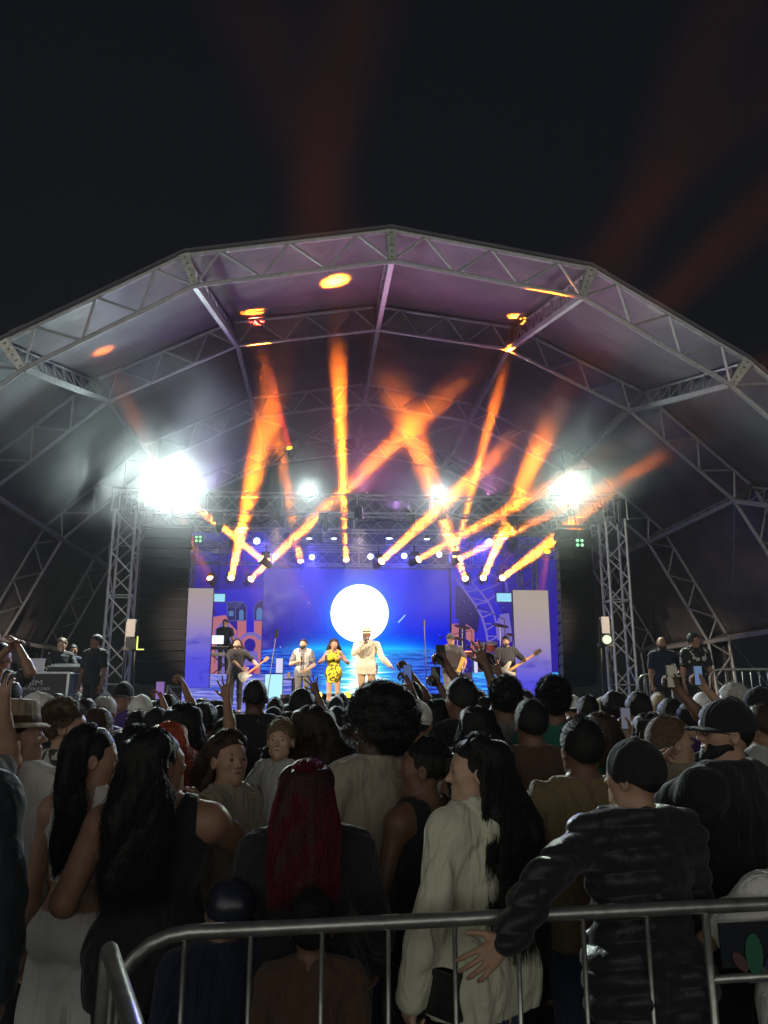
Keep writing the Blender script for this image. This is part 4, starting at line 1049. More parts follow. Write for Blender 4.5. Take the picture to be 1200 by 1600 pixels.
def hair_mesh(sp, B):
    """hair volume + fine strands. returns (mesh, strand mesh or None)"""
    kind = sp.get('hair'); H = B['H']; RH = B['RH']; hs = B['hs']; res = sp['res']; seed = sp.get('seed', 1)
    if not kind: return None, None
    inv = RH.T; piv = B['piv']
    def loc(X, Y, Z):
        px, py, pz = X-piv[0], Y-piv[1], Z-piv[2]
        return ((px*inv[0, 0]+py*inv[0, 1]+pz*inv[0, 2])/hs, (px*inv[1, 0]+py*inv[1, 1]+pz*inv[1, 2])/hs-0.005, (px*inv[2, 0]+py*inv[2, 1]+pz*inv[2, 2])/hs+1.50)
    def hairline(X, Y, Z, back=1.535, front=1.672, side=1.57):
        x, y, z = loc(X, Y, Z)
        # plane from the nape to the forehead
        d = (back + (y+0.10)*(front-back)/0.19) - z
        return d*0.8
    cr = [('e', H(0, -0.016, 1.632), V3(0.079, 0.101, 0.098)*hs, RH, 0.02)]
    n1 = sn(seed, 8, 55)
    S = None
    if kind in ('short', 'fade', 'buzz'):
        inf = {'short': 0.013, 'fade': 0.010, 'buzz': 0.004}[kind]
        nz = lambda X, Y, Z: (0.0035 if res < .01 else .0055)*n1(X, Y, Z)
        me = sculpt('hair', cr, res, inf, cut=lambda X, Y, Z: hairline(X, Y, Z, 1.545), noise=nz if kind != 'buzz' else None)
        if kind != 'buzz' and not sp.get('acc'):
            def rf(rs):
                a = rs.rand()*6.28; e = rs.rand()*1.35
                q = V3(math.cos(a)*math.sin(e)*.079, math.sin(a)*math.sin(e)*.101, math.cos(e)*.098); 
                if q[2]+1.632 < 1.545+(q[1]+.085)*.7: return None
                n_ = unit(q); L = 0.007+0.007*rs.rand(); tw = unit(rs.normal(size=3))*.008
                b = q*1.05+V3(0, -.016, 1.632); return [H(*b), H(*(b+n_*L*.6+tw)), H(*(b+n_*L+tw*1.7))]
            S = strands('hair_strands', 1500 if sp.get('fine') else 500, rf, seed, 0.0010 if sp.get('fine') else .0018)
        return me, S
    if kind in ('curly', 'afro'):
        R = sp.get('hr', (0.035 if kind == 'curly' else 0.055))
        pr = [('e', H(0, -0.022, 1.645), V3(0.079+R, 0.098+R, 0.095+R)*hs, RH, 0.02)]
        n2 = sn(seed+3, 10, 120)
        me = sculpt('hair', pr, res, 0, cut=lambda X, Y, Z: hairline(X, Y, Z, 1.52-R*.8, 1.665), noise=lambda X, Y, Z: 0.010*n1(X, Y, Z)+0.006*n2(X, Y, Z))
        ns = 2600 if sp.get('fine') else (500 if res < .012 else 160)
        def rf(rs):
            q = unit(rs.normal(size=3)); b = V3(q[0]*(.077+R), q[1]*(.096+R)-.022, q[2]*(.093+R)+1.645)
            if b[2] < 1.52-R*.8+(b[1]+.10)*.75: return None
            t = unit(np.cross(q, rs.normal(size=3))); t2 = np.cross(q, t); pts = []; r = 0.006+0.008*rs.rand(); L = .022*rs.rand()+.006; ph = rs.rand()*6
            for j in range(6): pts.append(H(*(b+q*(L*j/5-.004)+t*r*math.sin(j*1.5+ph)*.7+t2*r*math.cos(j*1.5+ph)*.7)))
            return pts
        S = strands('hair_strands', ns, rf, seed, 0.0016 if sp.get('fine') else 0.0028)
        return me, S
    # ---- long styles: guides over the skull then falling down the back
    L = sp.get('hlen', 0.45); wave = sp.get('wave', 0.01); spr = sp.get('hspread', 1.0); side = sp.get('hside', 0.0)
    pony = kind == 'pony'
    def guide(az, e0, off, rs=None):
        # az: 0 = back of the head, +-pi = face
        a = az; pts = []
        r = off
        def skull(e, a_): 
            return V3(math.sin(a_)*math.sin(e)*(.079+r), -math.cos(a_)*math.sin(e)*(.101+r)-.016, math.cos(e)*(.098+r)+1.632)
        aa = min(abs(a), 2.6)*(1 if a >= 0 else -1)
        e_end = 1.45 + 0.25*math.cos(aa)
        for j in range(6):
            e = e0+(e_end-e0)*j/5
            # sweep the front strands backwards as they descend
            a_ = aa*(1-0.36*(j/5)**1.5*(abs(aa) > 1.2))
            pts.append(H(*skull(e, a_)))
        p = pts[-1].copy(); base = p.copy()
        if pony:
            kn = H(0, -0.125, 1.64); pts = pts[:3]+[kn]; p = kn.copy(); base = p.copy()
            jx = (rs.rand(3)-.5)*0.03 if rs is not None else V3(0, 0, 0)
            for j in range(1, 8):
                t = j/7; pts.append(kn+V3(jx[0]*2*t+.006*math.sin(j*1.3+az*3), -0.045*math.sin(t*2.2)+jx[1]*t, -L*t))
            return pts
        bx = base[0]; by = min(base[1], 0.03)
        tgx = bx*spr*1.25 + side; tgy = -0.135-0.02*math.cos(a)+r*0.4-(0.01 if abs(bx) < .05 else 0)
        if abs(az) > 1.9: tgy = by*0.4-0.06
        m = 9; ph = az*4+ (rs.rand()*2 if rs is not None else 0); wv = wave*(0.5+ (rs.rand() if rs is not None else .5))
        l_ = L*(1 + ((rs.rand()-.7)*0.35 if rs is not None else -.1))
        for j in range(1, m+1):
            t = j/m; q = min(1, t*2.2)
            x = bx+(tgx-bx)*q; y = by+(tgy-by)*q; z = base[2]-l_*t
            pts.append(V3(x+wv*math.sin(t*l_*34+ph)*min(1, t*3), y+wv*math.cos(t*l_*31+ph)*min(1, t*3)*.8, z))
        return pts
    G = []
    nA = 15
    for i in range(nA):
        az = (-1+2*i/(nA-1))*sp.get('haz', 2.0)
        G.append(guide(az, 0.25, 0.004))
    prims = [('e', H(0, -0.02, 1.636), V3(0.083, 0.103, 0.099)*hs, RH, 0.02)]
    rr = sp.get('hthick', 0.024)
    for g_ in G:
        for j in range(3, len(g_)-1):
            ta = j/(len(g_)-1); prims.append(('c', g_[j], g_[j+1], rr*(1-.25*ta), rr*(1-.45*ta), 0.02))
    n3 = sn(seed+5, 8, 70)
    def cutf(X, Y, Z):
        x, y, z = loc(X, Y, Z)
        face = 0.30 - np.abs(x)*1.0
        # open the face: remove the volume in front of a plane y > y0 below the hairline
        d1 = y-0.028-np.maximum(0, np.abs(x)-0.055)*0.4; d2 = 1.674-5.5*x**2-z
        return np.minimum(d1, d2)*0.9
    def nz(X, Y, Z): return 0.004*n1(X*1.6, Y*1.6, Z*0.35)+0.003*n3(X*1.5, Y*1.5, Z*0.2)
    me = sculpt('hair', prims, max(res, 0.006), 0.0, cut=cutf, noise=nz)
    ns = sp.get('nstr', 1500 if sp.get('fine') else 600)
    def rf(rs):
        az = (rs.rand()*2-1)*sp.get('haz', 2.0)*1.06
        g_ = guide(az, 0.05+rs.rand()*1.0, 0.008+0.012*rs.rand(), rs)
        o = rs.normal(size=3)*0.012; k = len(g_); fl = 0.35 if rs.rand() > .06 else 1.3
        out = []
        for j, p in enumerate(g_):
            t = j/(k-1); q = unit((p-V3(0, -.02, p[2]))*V3(1, 1, 0)+1e-6)
            out.append(p+o*fl*(.3+t*1.2)+q*(rr*0.9*min(1, max(0, (j-3)/4)) if j > 3 else 0))
        return out
    S = strands('hair_strands', ns, rf, seed, 0.0020 if sp.get('fine') else 0.003)
    return me, S

def make_person(sp, loc=(0, 0, 0), rz=0.0, scale=1.0):
    """sp -> Empty with body / hair / clothing children. also returns world helper"""
    sp.setdefault('res', 0.013)
    B = make_body(sp); res = sp['res']; seed = sp.get('seed', 1)
    root = bpy.data.objects.new('person', None); COL.objects.link(root); root.empty_display_size = .3
    root.location = loc; root.rotation_euler = (0, 0, rz); root.scale = (scale,)*3
    def put(name, me, m, parent=root):
        me.materials.append(m); o = bpy.data.objects.new(name, me); link(o, parent); return o
    allb = B['T']+B['neck']+B['head']+B['upper']+B['fore']+B['hands']+B['legs']
    f = sp.get('sex', 'm') == 'f'
    body = put('body', sculpt('body', allb, res, subs=B['subs'] if res < 0.011 else ()), skin(sp.get('skin', 'b')))
    H = B['H']; hs = B['hs']
    if sp.get('eyes', res < 0.009):
        for s in (-1, 1):
            mb = MB(); c = H(s*0.031, 0.0775, 1.604)
            n = 10; vs = []; 
            mb.lathe([(0.0, 0.0118), (0.0065, 0.0098)], c, tuple(B['RH'] @ V3(0, 1, 0)), M_PLASTIC, 10)
            mb.lathe([(0.0065, 0.0096), (0.009, 0.0075), (0.0115, 0.0), (0.009, -.0075)], c, tuple(B['RH'] @ V3(0, 1, 0)), mat('eye_white', (0.20, 0.18, 0.165), 0.25), 10)  # whites darkened to stand in for shade in the sockets
            mb.build('eye', None, root, smooth=True)
        mb = MB(); mb.tube([H(-.021, .0865, 1.542), H(-.010, .0925, 1.545), H(0, .0935, 1.5425), H(.010, .0925, 1.545), H(.021, .0865, 1.542)], [.0015*hs, .0038*hs, .0042*hs, .0038*hs, .0015*hs], n=6); mb.build('lips', mat('lip_tone', (.20, .07, .06), .4), root, smooth=True)
        for s in (-1, 1):
            mb = MB(); mb.tube([H(s*.014, .0875, 1.622), H(s*.032, .0855, 1.628), H(s*.049, .073, 1.623)], [.0025, .0035, .0015], n=5)
            mb.build('eyebrow', hairm('brow', (0.012, 0.009, 0.008)), root, smooth=True)
    hm_, st_ = hair_mesh(sp, B)
    hmat = hairm(*sp.get('haircol', ('dark', (0.010, 0.008, 0.008))))
    if hm_ is not None:
        ho = put('hair', hm_, hmat)
        if st_ is not None: put('hair_strands', st_, hairm(*sp['strandcol']) if 'strandcol' in sp else hmat, ho)
    if sp.get('beard'):
        put('beard', sculpt('beard', [('e', H(0, 0.020, 1.553), V3(0.063, 0.064, 0.062)*hs, B['RH'], .02), ('c', H(-.03, .04, 1.53), H(0, .070, 1.508), .024, .024, .02), ('c', H(.03, .04, 1.53), H(0, .070, 1.508), .024, .024, .02)], max(res, .007), 0.007,
            cut=lambda X, Y, Z: (Z-(piv_z(B, 1.565)+0.0))*1.0, noise=lambda X, Y, Z: .002*sn(seed, 6, 120)(X, Y, Z)), hmat)
    # ---------------- clothes
    n1 = sn(seed+11, 6, 22); n2 = sn(seed+17, 6, 60)
    amp = sp.get('fold', 0.006)
    def fold(X, Y, Z):
        w = 0.03*n1(X, Y, Z)
        a = n1(X*1.3+w, Y*1.3, (Z+w)*0.8+X*0.5); b = n2(X+w, Y, (Z-w)*0.45)
        return amp*(0.9-2.0*np.abs(a))*0.9 + amp*0.5*(0.6-1.4*np.abs(b))
    c = sp.get('top')
    if c:
        kind, m, inf = c[0], c[1], (c[2] if len(c) > 2 else 0.014)
        pr = list(B['T'])
        hem = sp.get('hem', 0.86)
        if kind in ('tee', 'long', 'hoodie', 'jacket', 'puffer'):
            pr += B['upper']
        if kind in ('long', 'hoodie', 'jacket', 'puffer'): pr += B['fore']
        if kind == 'tee':
            pr = list(B['T'])
            for u in B['upper']:
                e = u[1]+(u[2]-u[1])*0.66; pr.append(('c', u[1], e, u[3]+.002, u[3]+.004, 0.03))
        if kind in ('hoodie', 'jacket', 'puffer', 'long'):
            pr.append(('c', V3(0, -0.02, 1.43), V3(0, -0.01, 1.475), 0.062, 0.060, 0.03))
        if hem < 0.92:
            pr += [('c', V3(-.085*sp.get('wide', 1), 0, .95), V3(-.085*sp.get('wide', 1), 0, .84), .096, .100, .07), ('c', V3(.085*sp.get('wide', 1), 0, .95), V3(.085*sp.get('wide', 1), 0, .84), .096, .100, .07)]
        if hem < 0.84:   # longer top: extend with the thighs
            pr.append(('c', V3(-.07, 0, .93), V3(-.08, 0, hem), .10, .10, .08)); pr.append(('c', V3(.07, 0, .93), V3(.08, 0, hem), .10, .10, .08))
        nk = sp.get('neck', 1.462)
        wl = [B['info']['wristL'], B['info']['wristR']]
        def cutf(X, Y, Z):
            if kind in ('hoodie', 'jacket', 'puffer'): d = np.maximum(hem-Z, Z-1.505)
            else:
                rn = sp.get('neckr', 0.072 if kind != 'tank' else 0.10)
                d = np.maximum(hem-Z, np.minimum(Z-(1.43-0.55*np.maximum(Y, 0)-(0.10 if kind in ('tank', 'crop') else 0)), rn-np.sqrt(X**2+(Y+0.012)**2)))
                d = np.maximum(d, Z-1.50)
            if kind in ('tank', 'crop'):
                # armholes: keep |x| inside the shoulder line above the chest
                d = np.maximum(d, np.abs(X)-(0.115*sp.get('wide', 1)+np.maximum(0, 1.36-Z)*1.0))
                if kind == 'crop': d = np.maximum(d, np.minimum(Z-1.33, 0.062-np.abs(X))*1.0)   # open back between straps
            # hands stay free
            return d
        def nz(X, Y, Z):
            v = fold(X, Y, Z)
            if kind == 'puffer': v = v-0.013*np.abs(np.sin(PI*(Z+0.25*Y)/0.075))+0.006
            return v
        t = put('top', sculpt('top', pr, res, inf, cut=cutf, noise=nz), m)
        if kind in ('tee', 'tank', 'crop', 'long') and res < .009:
            pass
        if kind == 'hoodie':
            hp = [('c', V3(-.075, -.045, 1.47), V3(0, -.085, 1.445), .040, .052, .03), ('c', V3(.075, -.045, 1.47), V3(0, -.085, 1.445), .040, .052, .03), ('c', V3(-.08, -.03, 1.47), V3(-.05, .045, 1.43), .034, .026, .03), ('c', V3(.08, -.03, 1.47), V3(.05, .045, 1.43), .034, .026, .03), ('e', V3(0, -.10, 1.40), V3(.10, .045, .085), None, .04)]
            put('hood', sculpt('hood', hp, res, 0.006, noise=fold), m, t)
        if kind in ('jacket', 'puffer'):
            cp = [('c', V3(-.066, -.02, 1.47), V3(0, -.075, 1.475), .028, .028, .02), ('c', V3(.066, -.02, 1.47), V3(0, -.075, 1.475), .028, .028, .02), ('c', V3(-.066, -.02, 1.47), V3(-.035, .05, 1.45), .028, .022, .02), ('c', V3(.066, -.02, 1.47), V3(.035, .05, 1.45), .028, .022, .02)]
            put('collar', sculpt('collar', cp, res, 0.004), m, t)
    c = sp.get('bottom')
    if c:
        kind, m = c[0], c[1]; top_z = sp.get('waist', 1.02)
        pr = [p for p in B['T'] if p[1][2] < 1.12 and p[2][2] < 1.3]+B['legs'][0:3]+B['legs'][4:7]
        lowz = {'trousers': 0.05, 'shorts': 0.52, 'skirt': 0.72, 'wide': 0.04}[kind]
        if kind == 'skirt': pr = [p for p in B['T'] if p[1][2] < 1.12 and p[2][2] < 1.3]+[('c', V3(-.075, 0, .9), V3(-.075, .0, .70), .095, .085, .09), ('c', V3(.075, 0, .9), V3(.075, .0, .70), .095, .085, .09)]
        if kind == 'wide':
            pr = [p for p in B['T'] if p[1][2] < 1.12 and p[2][2] < 1.3]
            for s in (-1, 1): pr.append(('c', V3(s*.085, 0, .9), V3(s*.165, 0, .06), .098, .118, .025))
        put('trousers' if kind != 'skirt' else 'skirt', sculpt('trousers', pr, res, 0.006, cut=lambda X, Y, Z: np.maximum(lowz-Z, Z-top_z), noise=(lambda X, Y, Z: fold(X, Y, Z)*0.7)), m)
    if sp.get('shoes', True):
        for s in (-1, 1):
            an = B['legs'][3 if s < 0 else 7]
            me = sculpt('shoe', [('c', V3(an[1][0], -.05, .045), V3(an[2][0], .12, .035), .046, .036, .02)], max(res, .011), 0.004, cut=lambda X, Y, Z: 0.002-Z)
            put('shoe', me, sp.get('shoem', cloth('shoe', (0.03, 0.03, 0.03))))
    for acc in sp.get('acc', ()): acc(sp, B, root, put)
    B['info']['root'] = root
    return root, B
def piv_z(B, z): return float(B['H'](0, 0.05, z)[2])

# ---- accessories
def cap(m, yaw=0, brim=True, low=1.60, hole=False):
    def fn(sp, B, root, put):
        H = B['H']; RH = B['RH']; res = min(max(sp['res'], .006), .012)
        Ry = rot(0, 0, yaw)
        def HL(x, y, z): q = Ry @ V3(x, y+.016, 0); return H(q[0], q[1]-.016, z)
        def cf(X, Y, Z):
            n = RH @ V3(0, 0.10, 1); n = n/np.linalg.norm(n); o = H(0, -0.016, low+.012)
            return -((X-o[0])*n[0]+(Y-o[1])*n[1]+(Z-o[2])*n[2])
        c = put('cap', sculpt('cap', [('e', H(0, -.018, 1.635), V3(.084, .106, .103)*B['hs'], RH, .02), ('c', H(0, -.018, 1.734), H(0, -.018, 1.737), .008, .008, .012)], res, 0.008, cut=cf), m)
        if brim:
            mb = MB(); top = []; bot = []; n = 13
            for i in range(n):
                a = PI*i/(n-1); x = .084*math.cos(a); y = .085+.015+.072*math.sin(a)**.8 if i not in (0, n-1) else .055
                zz = low+.028-.016*(abs(x)/.084)**2 - .01*(y-.06)/.1
                top.append(HL(x, y-.016, zz+.004)); bot.append(HL(x, y-.016, zz-.003))
            inner = [HL(.084*math.cos(PI*i/(n-1)), .03+.05*math.sin(PI*i/(n-1)), low+.03-.012*abs(math.cos(PI*i/(n-1)))) for i in range(n)]
            V = top+bot+inner; fs = []
            for i in range(n-1): fs += [(i, i+1, 2*n+i+1, 2*n+i), (n+i+1, n+i, 2*n+i, 2*n+i+1), (i+1, i, n+i, n+i+1)]
            mb.add(V, fs); mb.build('brim', m, c, smooth=False)
        if hole:
            mb = MB(); p = HL(0, -.118, low+.045); mb.lathe([(0, .004), (.03, 0.002)], p, tuple(RH @ Ry @ V3(0, -1, .2)), n=12, sx=1, sy=.6); mb.build('cap_opening', M_BLACK, c)
    return fn
def hat(m, band, tilt=0, br=.155, crown=.11):
    def fn(sp, B, root, put):
        H = B['H']; RH = B['RH']; mb = MB()
        ax = RH @ (rot(R_(tilt)) @ V3(0, 0, 1)); c = H(0, -.018, 1.66)
        mb.lathe([(br, -.012), (br-.004, -.004), (br*.85, .004), (.112, .004), (.104, .012), (.098, crown*.6), (.088, crown*.95), (.055, crown*1.02), (.0, crown*.88)], c, tuple(ax), n=28, sx=.9, sy=1.08)
        o = mb.build('hat', m, root, smooth=True); s_ = o.modifiers.new('t', 'SOLIDIFY'); s_.thickness = .004
        mb = MB(); mb.lathe([(.1075, .010), (.1045, .04)], c, tuple(ax), n=28, sx=.9, sy=1.08); mb.build('hat_band', band, o, smooth=True)
    return fn
def glasses(sp, B, root, put):
    H = B['H']; mb = MB()
    for s in (-1, 1):
        mb.tube([H(s*.031+.019*math.cos(a), .094, 1.602+.015*math.sin(a)) for a in [i*PI/5 for i in range(11)]], .0016, n=4)
        mb.tube([H(s*.05, .092, 1.606), H(s*.076, .05, 1.607), H(s*.081, -.01, 1.60)], .0018, n=4)
    mb.tube([H(-.012, .097, 1.604), H(.012, .097, 1.604)], .0016, n=4)
    mb.build('glasses', M_PLASTIC, root)
def strap(m, a, b, w=.02):
    def fn(sp, B, root, put):
        mb = MB(); mb.tube([Vector(p) for p in a+b], w, n=6); mb.build('bag_strap', m, root, smooth=True)
    return fn
# ================================================================== PEOPLE: performers
def spx(px, top, Y, floor, extra=0.0):
    p = at(px, top, Y); sc = (p.z-floor)/(1.73+extra)
    return Vector((p.x, Y, floor)), sc
def world(root, B, P):
    c, s = math.cos(root.rotation_euler.z), math.sin(root.rotation_euler.z); sc = root.scale[0]
    return Vector(root.location)+Vector((P[0]*c-P[1]*s, P[0]*s+P[1]*c, P[2]))*sc
C_CHAR = cloth('charcoal', (0.035, 0.035, 0.038)); C_BLACK = cloth('black', (0.014, 0.014, 0.017)); C_NAVY = cloth('navy', (0.015, 0.02, 0.045))
C_CREAM = cloth('cream', (0.62, 0.56, 0.42)); C_WHITE = cloth('white', (0.70, 0.69, 0.66)); C_KHAKI = cloth('khaki', (0.42, 0.30, 0.17))
C_TAN = cloth('tan', (0.20, 0.145, 0.075)); C_BROWN = cloth('brown', (0.085, 0.045, 0.028)); C_GREEN = cloth('green', (0.02, 0.13, 0.09)); C_GREY = cloth('grey', (0.16, 0.16, 0.17))
C_JEAN = cloth('jean', (0.03, 0.045, 0.09)); C_GJEAN = cloth('grey_jean', (0.14, 0.135, 0.13)); C_PALE = cloth('pale_denim', (0.42, 0.43, 0.42)); C_BEIGE = cloth('beige', (0.34, 0.29, 0.22))
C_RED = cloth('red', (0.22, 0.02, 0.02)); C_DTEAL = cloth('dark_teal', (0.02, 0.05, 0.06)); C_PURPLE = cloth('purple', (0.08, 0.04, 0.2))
def patterned(name, c1, c2, scale, th=0.5):
    m = bpy.data.materials.new(name); m.use_nodes = True; nt = m.node_tree; b = nt.nodes['Principled BSDF']; b.inputs['Roughness'].default_value = .8
    tc = nt.nodes.new('ShaderNodeTexCoord'); n = nt.nodes.new('ShaderNodeTexNoise'); n.inputs['Scale'].default_value = scale; n.inputs['Detail'].default_value = 2
    r = nt.nodes.new('ShaderNodeValToRGB'); r.color_ramp.interpolation = 'CONSTANT'; r.color_ramp.elements[0].color = (*c1, 1); r.color_ramp.elements[1].color = (*c2, 1); r.color_ramp.elements[1].position = th
    nt.links.new(tc.outputs['Object'], n.inputs[0]); nt.links.new(n.outputs[0], r.inputs[0]); nt.links.new(r.outputs[0], b.inputs['Base Color'])
    return m
C_YPRINT = patterned('cloth_yellow_print', (0.09, 0.07, 0.01), (0.80, 0.66, 0.02), 16, 0.47)
C_WPRINT = patterned('cloth_white_print', (0.6, 0.58, 0.5), (0.06, 0.06, 0.06), 12, 0.54)
H_DARK = ('dark', (0.010, 0.008, 0.008)); H_BROWN = ('brown', (0.045, 0.025, 0.014)); H_BLOND = ('blond', (0.30, 0.20, 0.10)); H_GREY = ('grey', (0.42, 0.40, 0.37)); H_RED = ('crimson', (0.13, 0.005, 0.018)); H_WINE = ('wine', (0.035, 0.006, 0.010)); H_GINGER = ('ginger', (0.40, 0.07, 0.03)); H_LBROWN = ('light_brown', (0.12, 0.075, 0.045))
def perf(sp, px, top, Y, floor, rz, label, extra=0.0, group='musicians and singers on stage'):
    loc, sc = spx(px, top, Y, floor, extra)
    r, B = make_person(sp, loc, R_(rz), sc); tag(r, label, 'person', group)
    return r, B
PR = 0.009
def mic(r, B, key, d, label):
    p = world(r, B, B['info']['hand'+key]); d = Vector(d).normalized(); sc = 1
    o = empty('microphone', p, 0, label, 'microphone')
    mb = MB(); mb.tube([-d*.12, d*.05], .013, n=8, r2=.018); mb.build('handle', M_PLASTIC, o)
    mb = MB(); mb.lathe([(0.018, 0), (.026, .02), (.026, .045), (.015, .062), (0, .066)], d*.05, d, n=10); mb.build('grille', M_STEEL, o)
# lead singer
r, B = perf(dict(res=PR, skin='c', wide=1.18, top=('long', C_CREAM, .02), bottom=('trousers', C_KHAKI), hem=.80, head=(-25, 4, 0), hair='buzz', acc=[hat(cloth('straw_hat', (0.62, 0.48, 0.30)), M_BLACK, -2, .20)],
    ikR=((0.06, 0.25, 1.40), (1.0, -.2, -1)), armL=((0.45, 0.25, -1), (0.75, 0.35, -0.7), {}), handR=dict(curl=1.2, spread=.1), handL=dict(curl=.15, spread=.3)), 573, 981, 17.3, DECK, 172, 'lead singer in cream shirt and straw hat before the moon, microphone raised', 0.03)
mic(r, B, 'R', (0.3, -0.5, 0.75), 'microphone at the lips of the lead singer in the straw hat')
# yellow dress
yd = dict(res=PR, sex='f', skin='a', top=('tank', C_YPRINT), bottom=('skirt', C_YPRINT), hair='long', hlen=.42, wave=.015, hspread=1.3, haircol=H_BROWN, head=(5, 8, 0), ikL=((-0.20, .22, 1.26), (1, -.3, -1)), ikR=((0.22, .24, 1.24), (1, -.3, -1)), handL=dict(curl=.9), handR=dict(curl=.9), hem=.86, fold=.003)
r, B = perf(yd, 522, 998, 17.5, DECK, 178, 'woman with long hair in a yellow patterned mini dress on stage', 0.01)
mic(r, B, 'R', (0.1, -0.4, 0.9), 'microphone held by the woman in the yellow dress')
# vest man
def vest(m):
    def fn(sp, B, root, put):
        put('vest', sculpt('vest', B['T'], .010, .026, cut=lambda X, Y, Z: np.maximum(np.maximum(0.86-Z, np.minimum(Z-1.40, .09-np.abs(X))), np.maximum(np.minimum(.045-np.abs(X)+0*Z, Y*1.0), np.abs(X)-.20)), noise=lambda X, Y, Z: .003*sn(5, 6, 40)(X, Y, Z)), m)
    return fn
r, B = perf(dict(res=PR, skin='e', top=('tee', C_GREY), bottom=('trousers', C_GJEAN), hair='short', beard=True, head=(-12, -8, 0), acc=[vest(C_PALE)], ikR=((0.08, .26, 1.20), (1, -.2, -1)), ikL=((-0.10, .22, 1.00), (1, -.3, -.6)), handR=dict(curl=1.2), handL=dict(curl=.8)), 474, 998, 17.4, DECK, 178, 'man in a pale denim vest over grey T-shirt singing on stage')
mic(r, B, 'R', (0.05, -0.3, 0.9), 'silver microphone held by the man in the denim vest')
# guitars
def guitar(c, hd, Y, label, body_m, bass=False, sc=1.0):
    A = at(*c, Y); Bp = at(*hd, Y); d = (Bp-A); L = d.length; d.normalize()
    o = empty('bass_guitar' if bass else 'electric_guitar', A, 0, label, 'guitar')
    ux = d; uy = Vector((-d.z, 0, d.x)); s = L/0.80
    out = [(-.20, -.02), (-.19, -.11), (-.12, -.155), (-.04, -.145), (.02, -.105), (.08, -.115), (.15, -.13), (.165, -.10), (.12, -.06), (.10, -.03), (.10, .03), (.13, .06), (.20, .10), (.215, .135), (.17, .15), (.09, .13), (.02, .11), (-.05, .14), (-.13, .145), (-.19, .09)]
    out = [(a*s, b*s) for a, b in out]
    mb = MB(); mb.prism(out, (0, 0, 0), ux, uy, .045, body_m); mb.build('guitar_body', None, o)
    mb = MB(); mb.prism([(-.12*s, -.05*s), (.06*s, -.08*s), (.09*s, -.02*s), (.0, .07*s), (-.10*s, .02*s)], (0, -.026, 0), ux, uy, .004); mb.box(ux*-.09*s+Vector((0, -.03, 0)), (.05, .012, .05)); mb.build('pickguard', mat('pickguard', (.75, .74, .7), .3), o)
    mb = MB(); mb.prism([(.08*s, -.026*s), (.68*s, -.02*s), (.68*s, .02*s), (.08*s, .026*s)], (0, -.024, 0), ux, uy, .022); nk = mb.build('neck', mat('maple_neck', (.50, .28, .10), .4), o)
    mb = MB(); mb.prism([(.68*s, -.022*s), (.72*s, -.045*s), (.83*s, -.03*s), (.86*s, .0), (.84*s, .045*s), (.70*s, .04*s), (.68*s, .02*s)], (0, -.02, 0), ux, uy, .018)
    for i in range(4 if bass else 6): mb.tube([ux*(.71+.024*i)*s+uy*.045*s, ux*(.71+.024*i)*s+uy*.07*s], .006, n=5)
    mb.build('headstock', mat('maple_neck', (.5, .28, .1)), nk)
    return A, Bp
M_CREAMLAC = mat('cream_lacquer', (0.66, 0.60, 0.45), 0.2, spec=.6)
gA, gB = guitar((383, 1055), (418, 1029), 17.05, 'cream electric guitar played by the long haired man', M_CREAMLAC)
def inst(sp, px, top, Y, floor, rz, label, hR=None, hL=None, extra=0.0, **k):
    loc, sc = spx(px, top, Y, floor, extra)
    if hR is not None: sp['ikR'] = (wto(hR, loc, R_(rz), sc), (1, -.4, -1))
    if hL is not None: sp['ikL'] = (wto(hL, loc, R_(rz), sc), (1, -.4, -1))
    return perf(sp, px, top, Y, floor, rz, label, extra, **k)
inst(dict(res=PR, wide=1.1, skin='e', top=('tee', C_CHAR), bottom=('trousers', C_CHAR), hair='long', hlen=.40, wave=.02, hspread=1.5, haz=2.25, haircol=H_BROWN, beard=True, head=(10, -16, 0), handR=dict(curl=.8), handL=dict(curl=1.1)), 371, 998, 17.25, DECK, 180,
     'bearded guitarist with long hair and dark T-shirt, head bowed over his guitar', at(380, 1048, 17.0), at(403, 1039, 17.0))
gA, gB = guitar((790, 1051), (842, 1018), 17.05, 'cream bass guitar held up towards the broad pale panel', M_CREAMLAC, True)
inst(dict(res=PR, wide=1.1, skin='b', top=('tee', C_CHAR), bottom=('trousers', C_PALE), hair='fade', beard=True, head=(-30, 2, 0), handR=dict(curl=.8), handL=dict(curl=1.1)), 790, 994, 17.25, DECK, 172,
     'bearded bass player in dark polo shirt in front of the broad pale panel', at(782, 1050, 17.0), at(822, 1031, 17.0))
# accordionist
loc, sc = spx(704, 988, 17.3, DECK, .02)
ac = empty('accordion', (at(707, 1030, 17.05)), R_(0), 'accordion with black bellows played by the man in the dark cap', 'accordion')
mb = MB(); nb = 22
for i in range(nb):
    a0 = -.17+.30*i/nb; rr = .30 if i % 2 else .33
    th = .35*(i/nb)
    mb.box((a0+.02, 0, .02-.10*(i/nb)**2), (.012, .18, rr-.0), R=Matrix.Rotation(th*.8, 3, 'Y'))
mb.build('bellows', mat('bellows', (.03, .02, .02), .5), ac)
mb = MB(); mb.box((-.22, 0, .03), (.09, .19, .36)); mb.box((-.22, -.1, .03), (.06, .02, .30)); mb.build('keyboard_side', mat('gold_paint', (.55, .36, .08), .3, .3), ac)
mb = MB()
for i in range(16): mb.box((-.27, -.07, -.12+.02*i), (.03, .06, .016))
mb.build('keys', mat('ivory_keys', (.7, .68, .6), .3), ac)
mb = MB(); mb.box((.17, 0, -.12), (.09, .19, .34), R=Matrix.Rotation(.38, 3, 'Y')); mb.build('bass_side', mat('gold_paint', (.55, .36, .08)), ac)
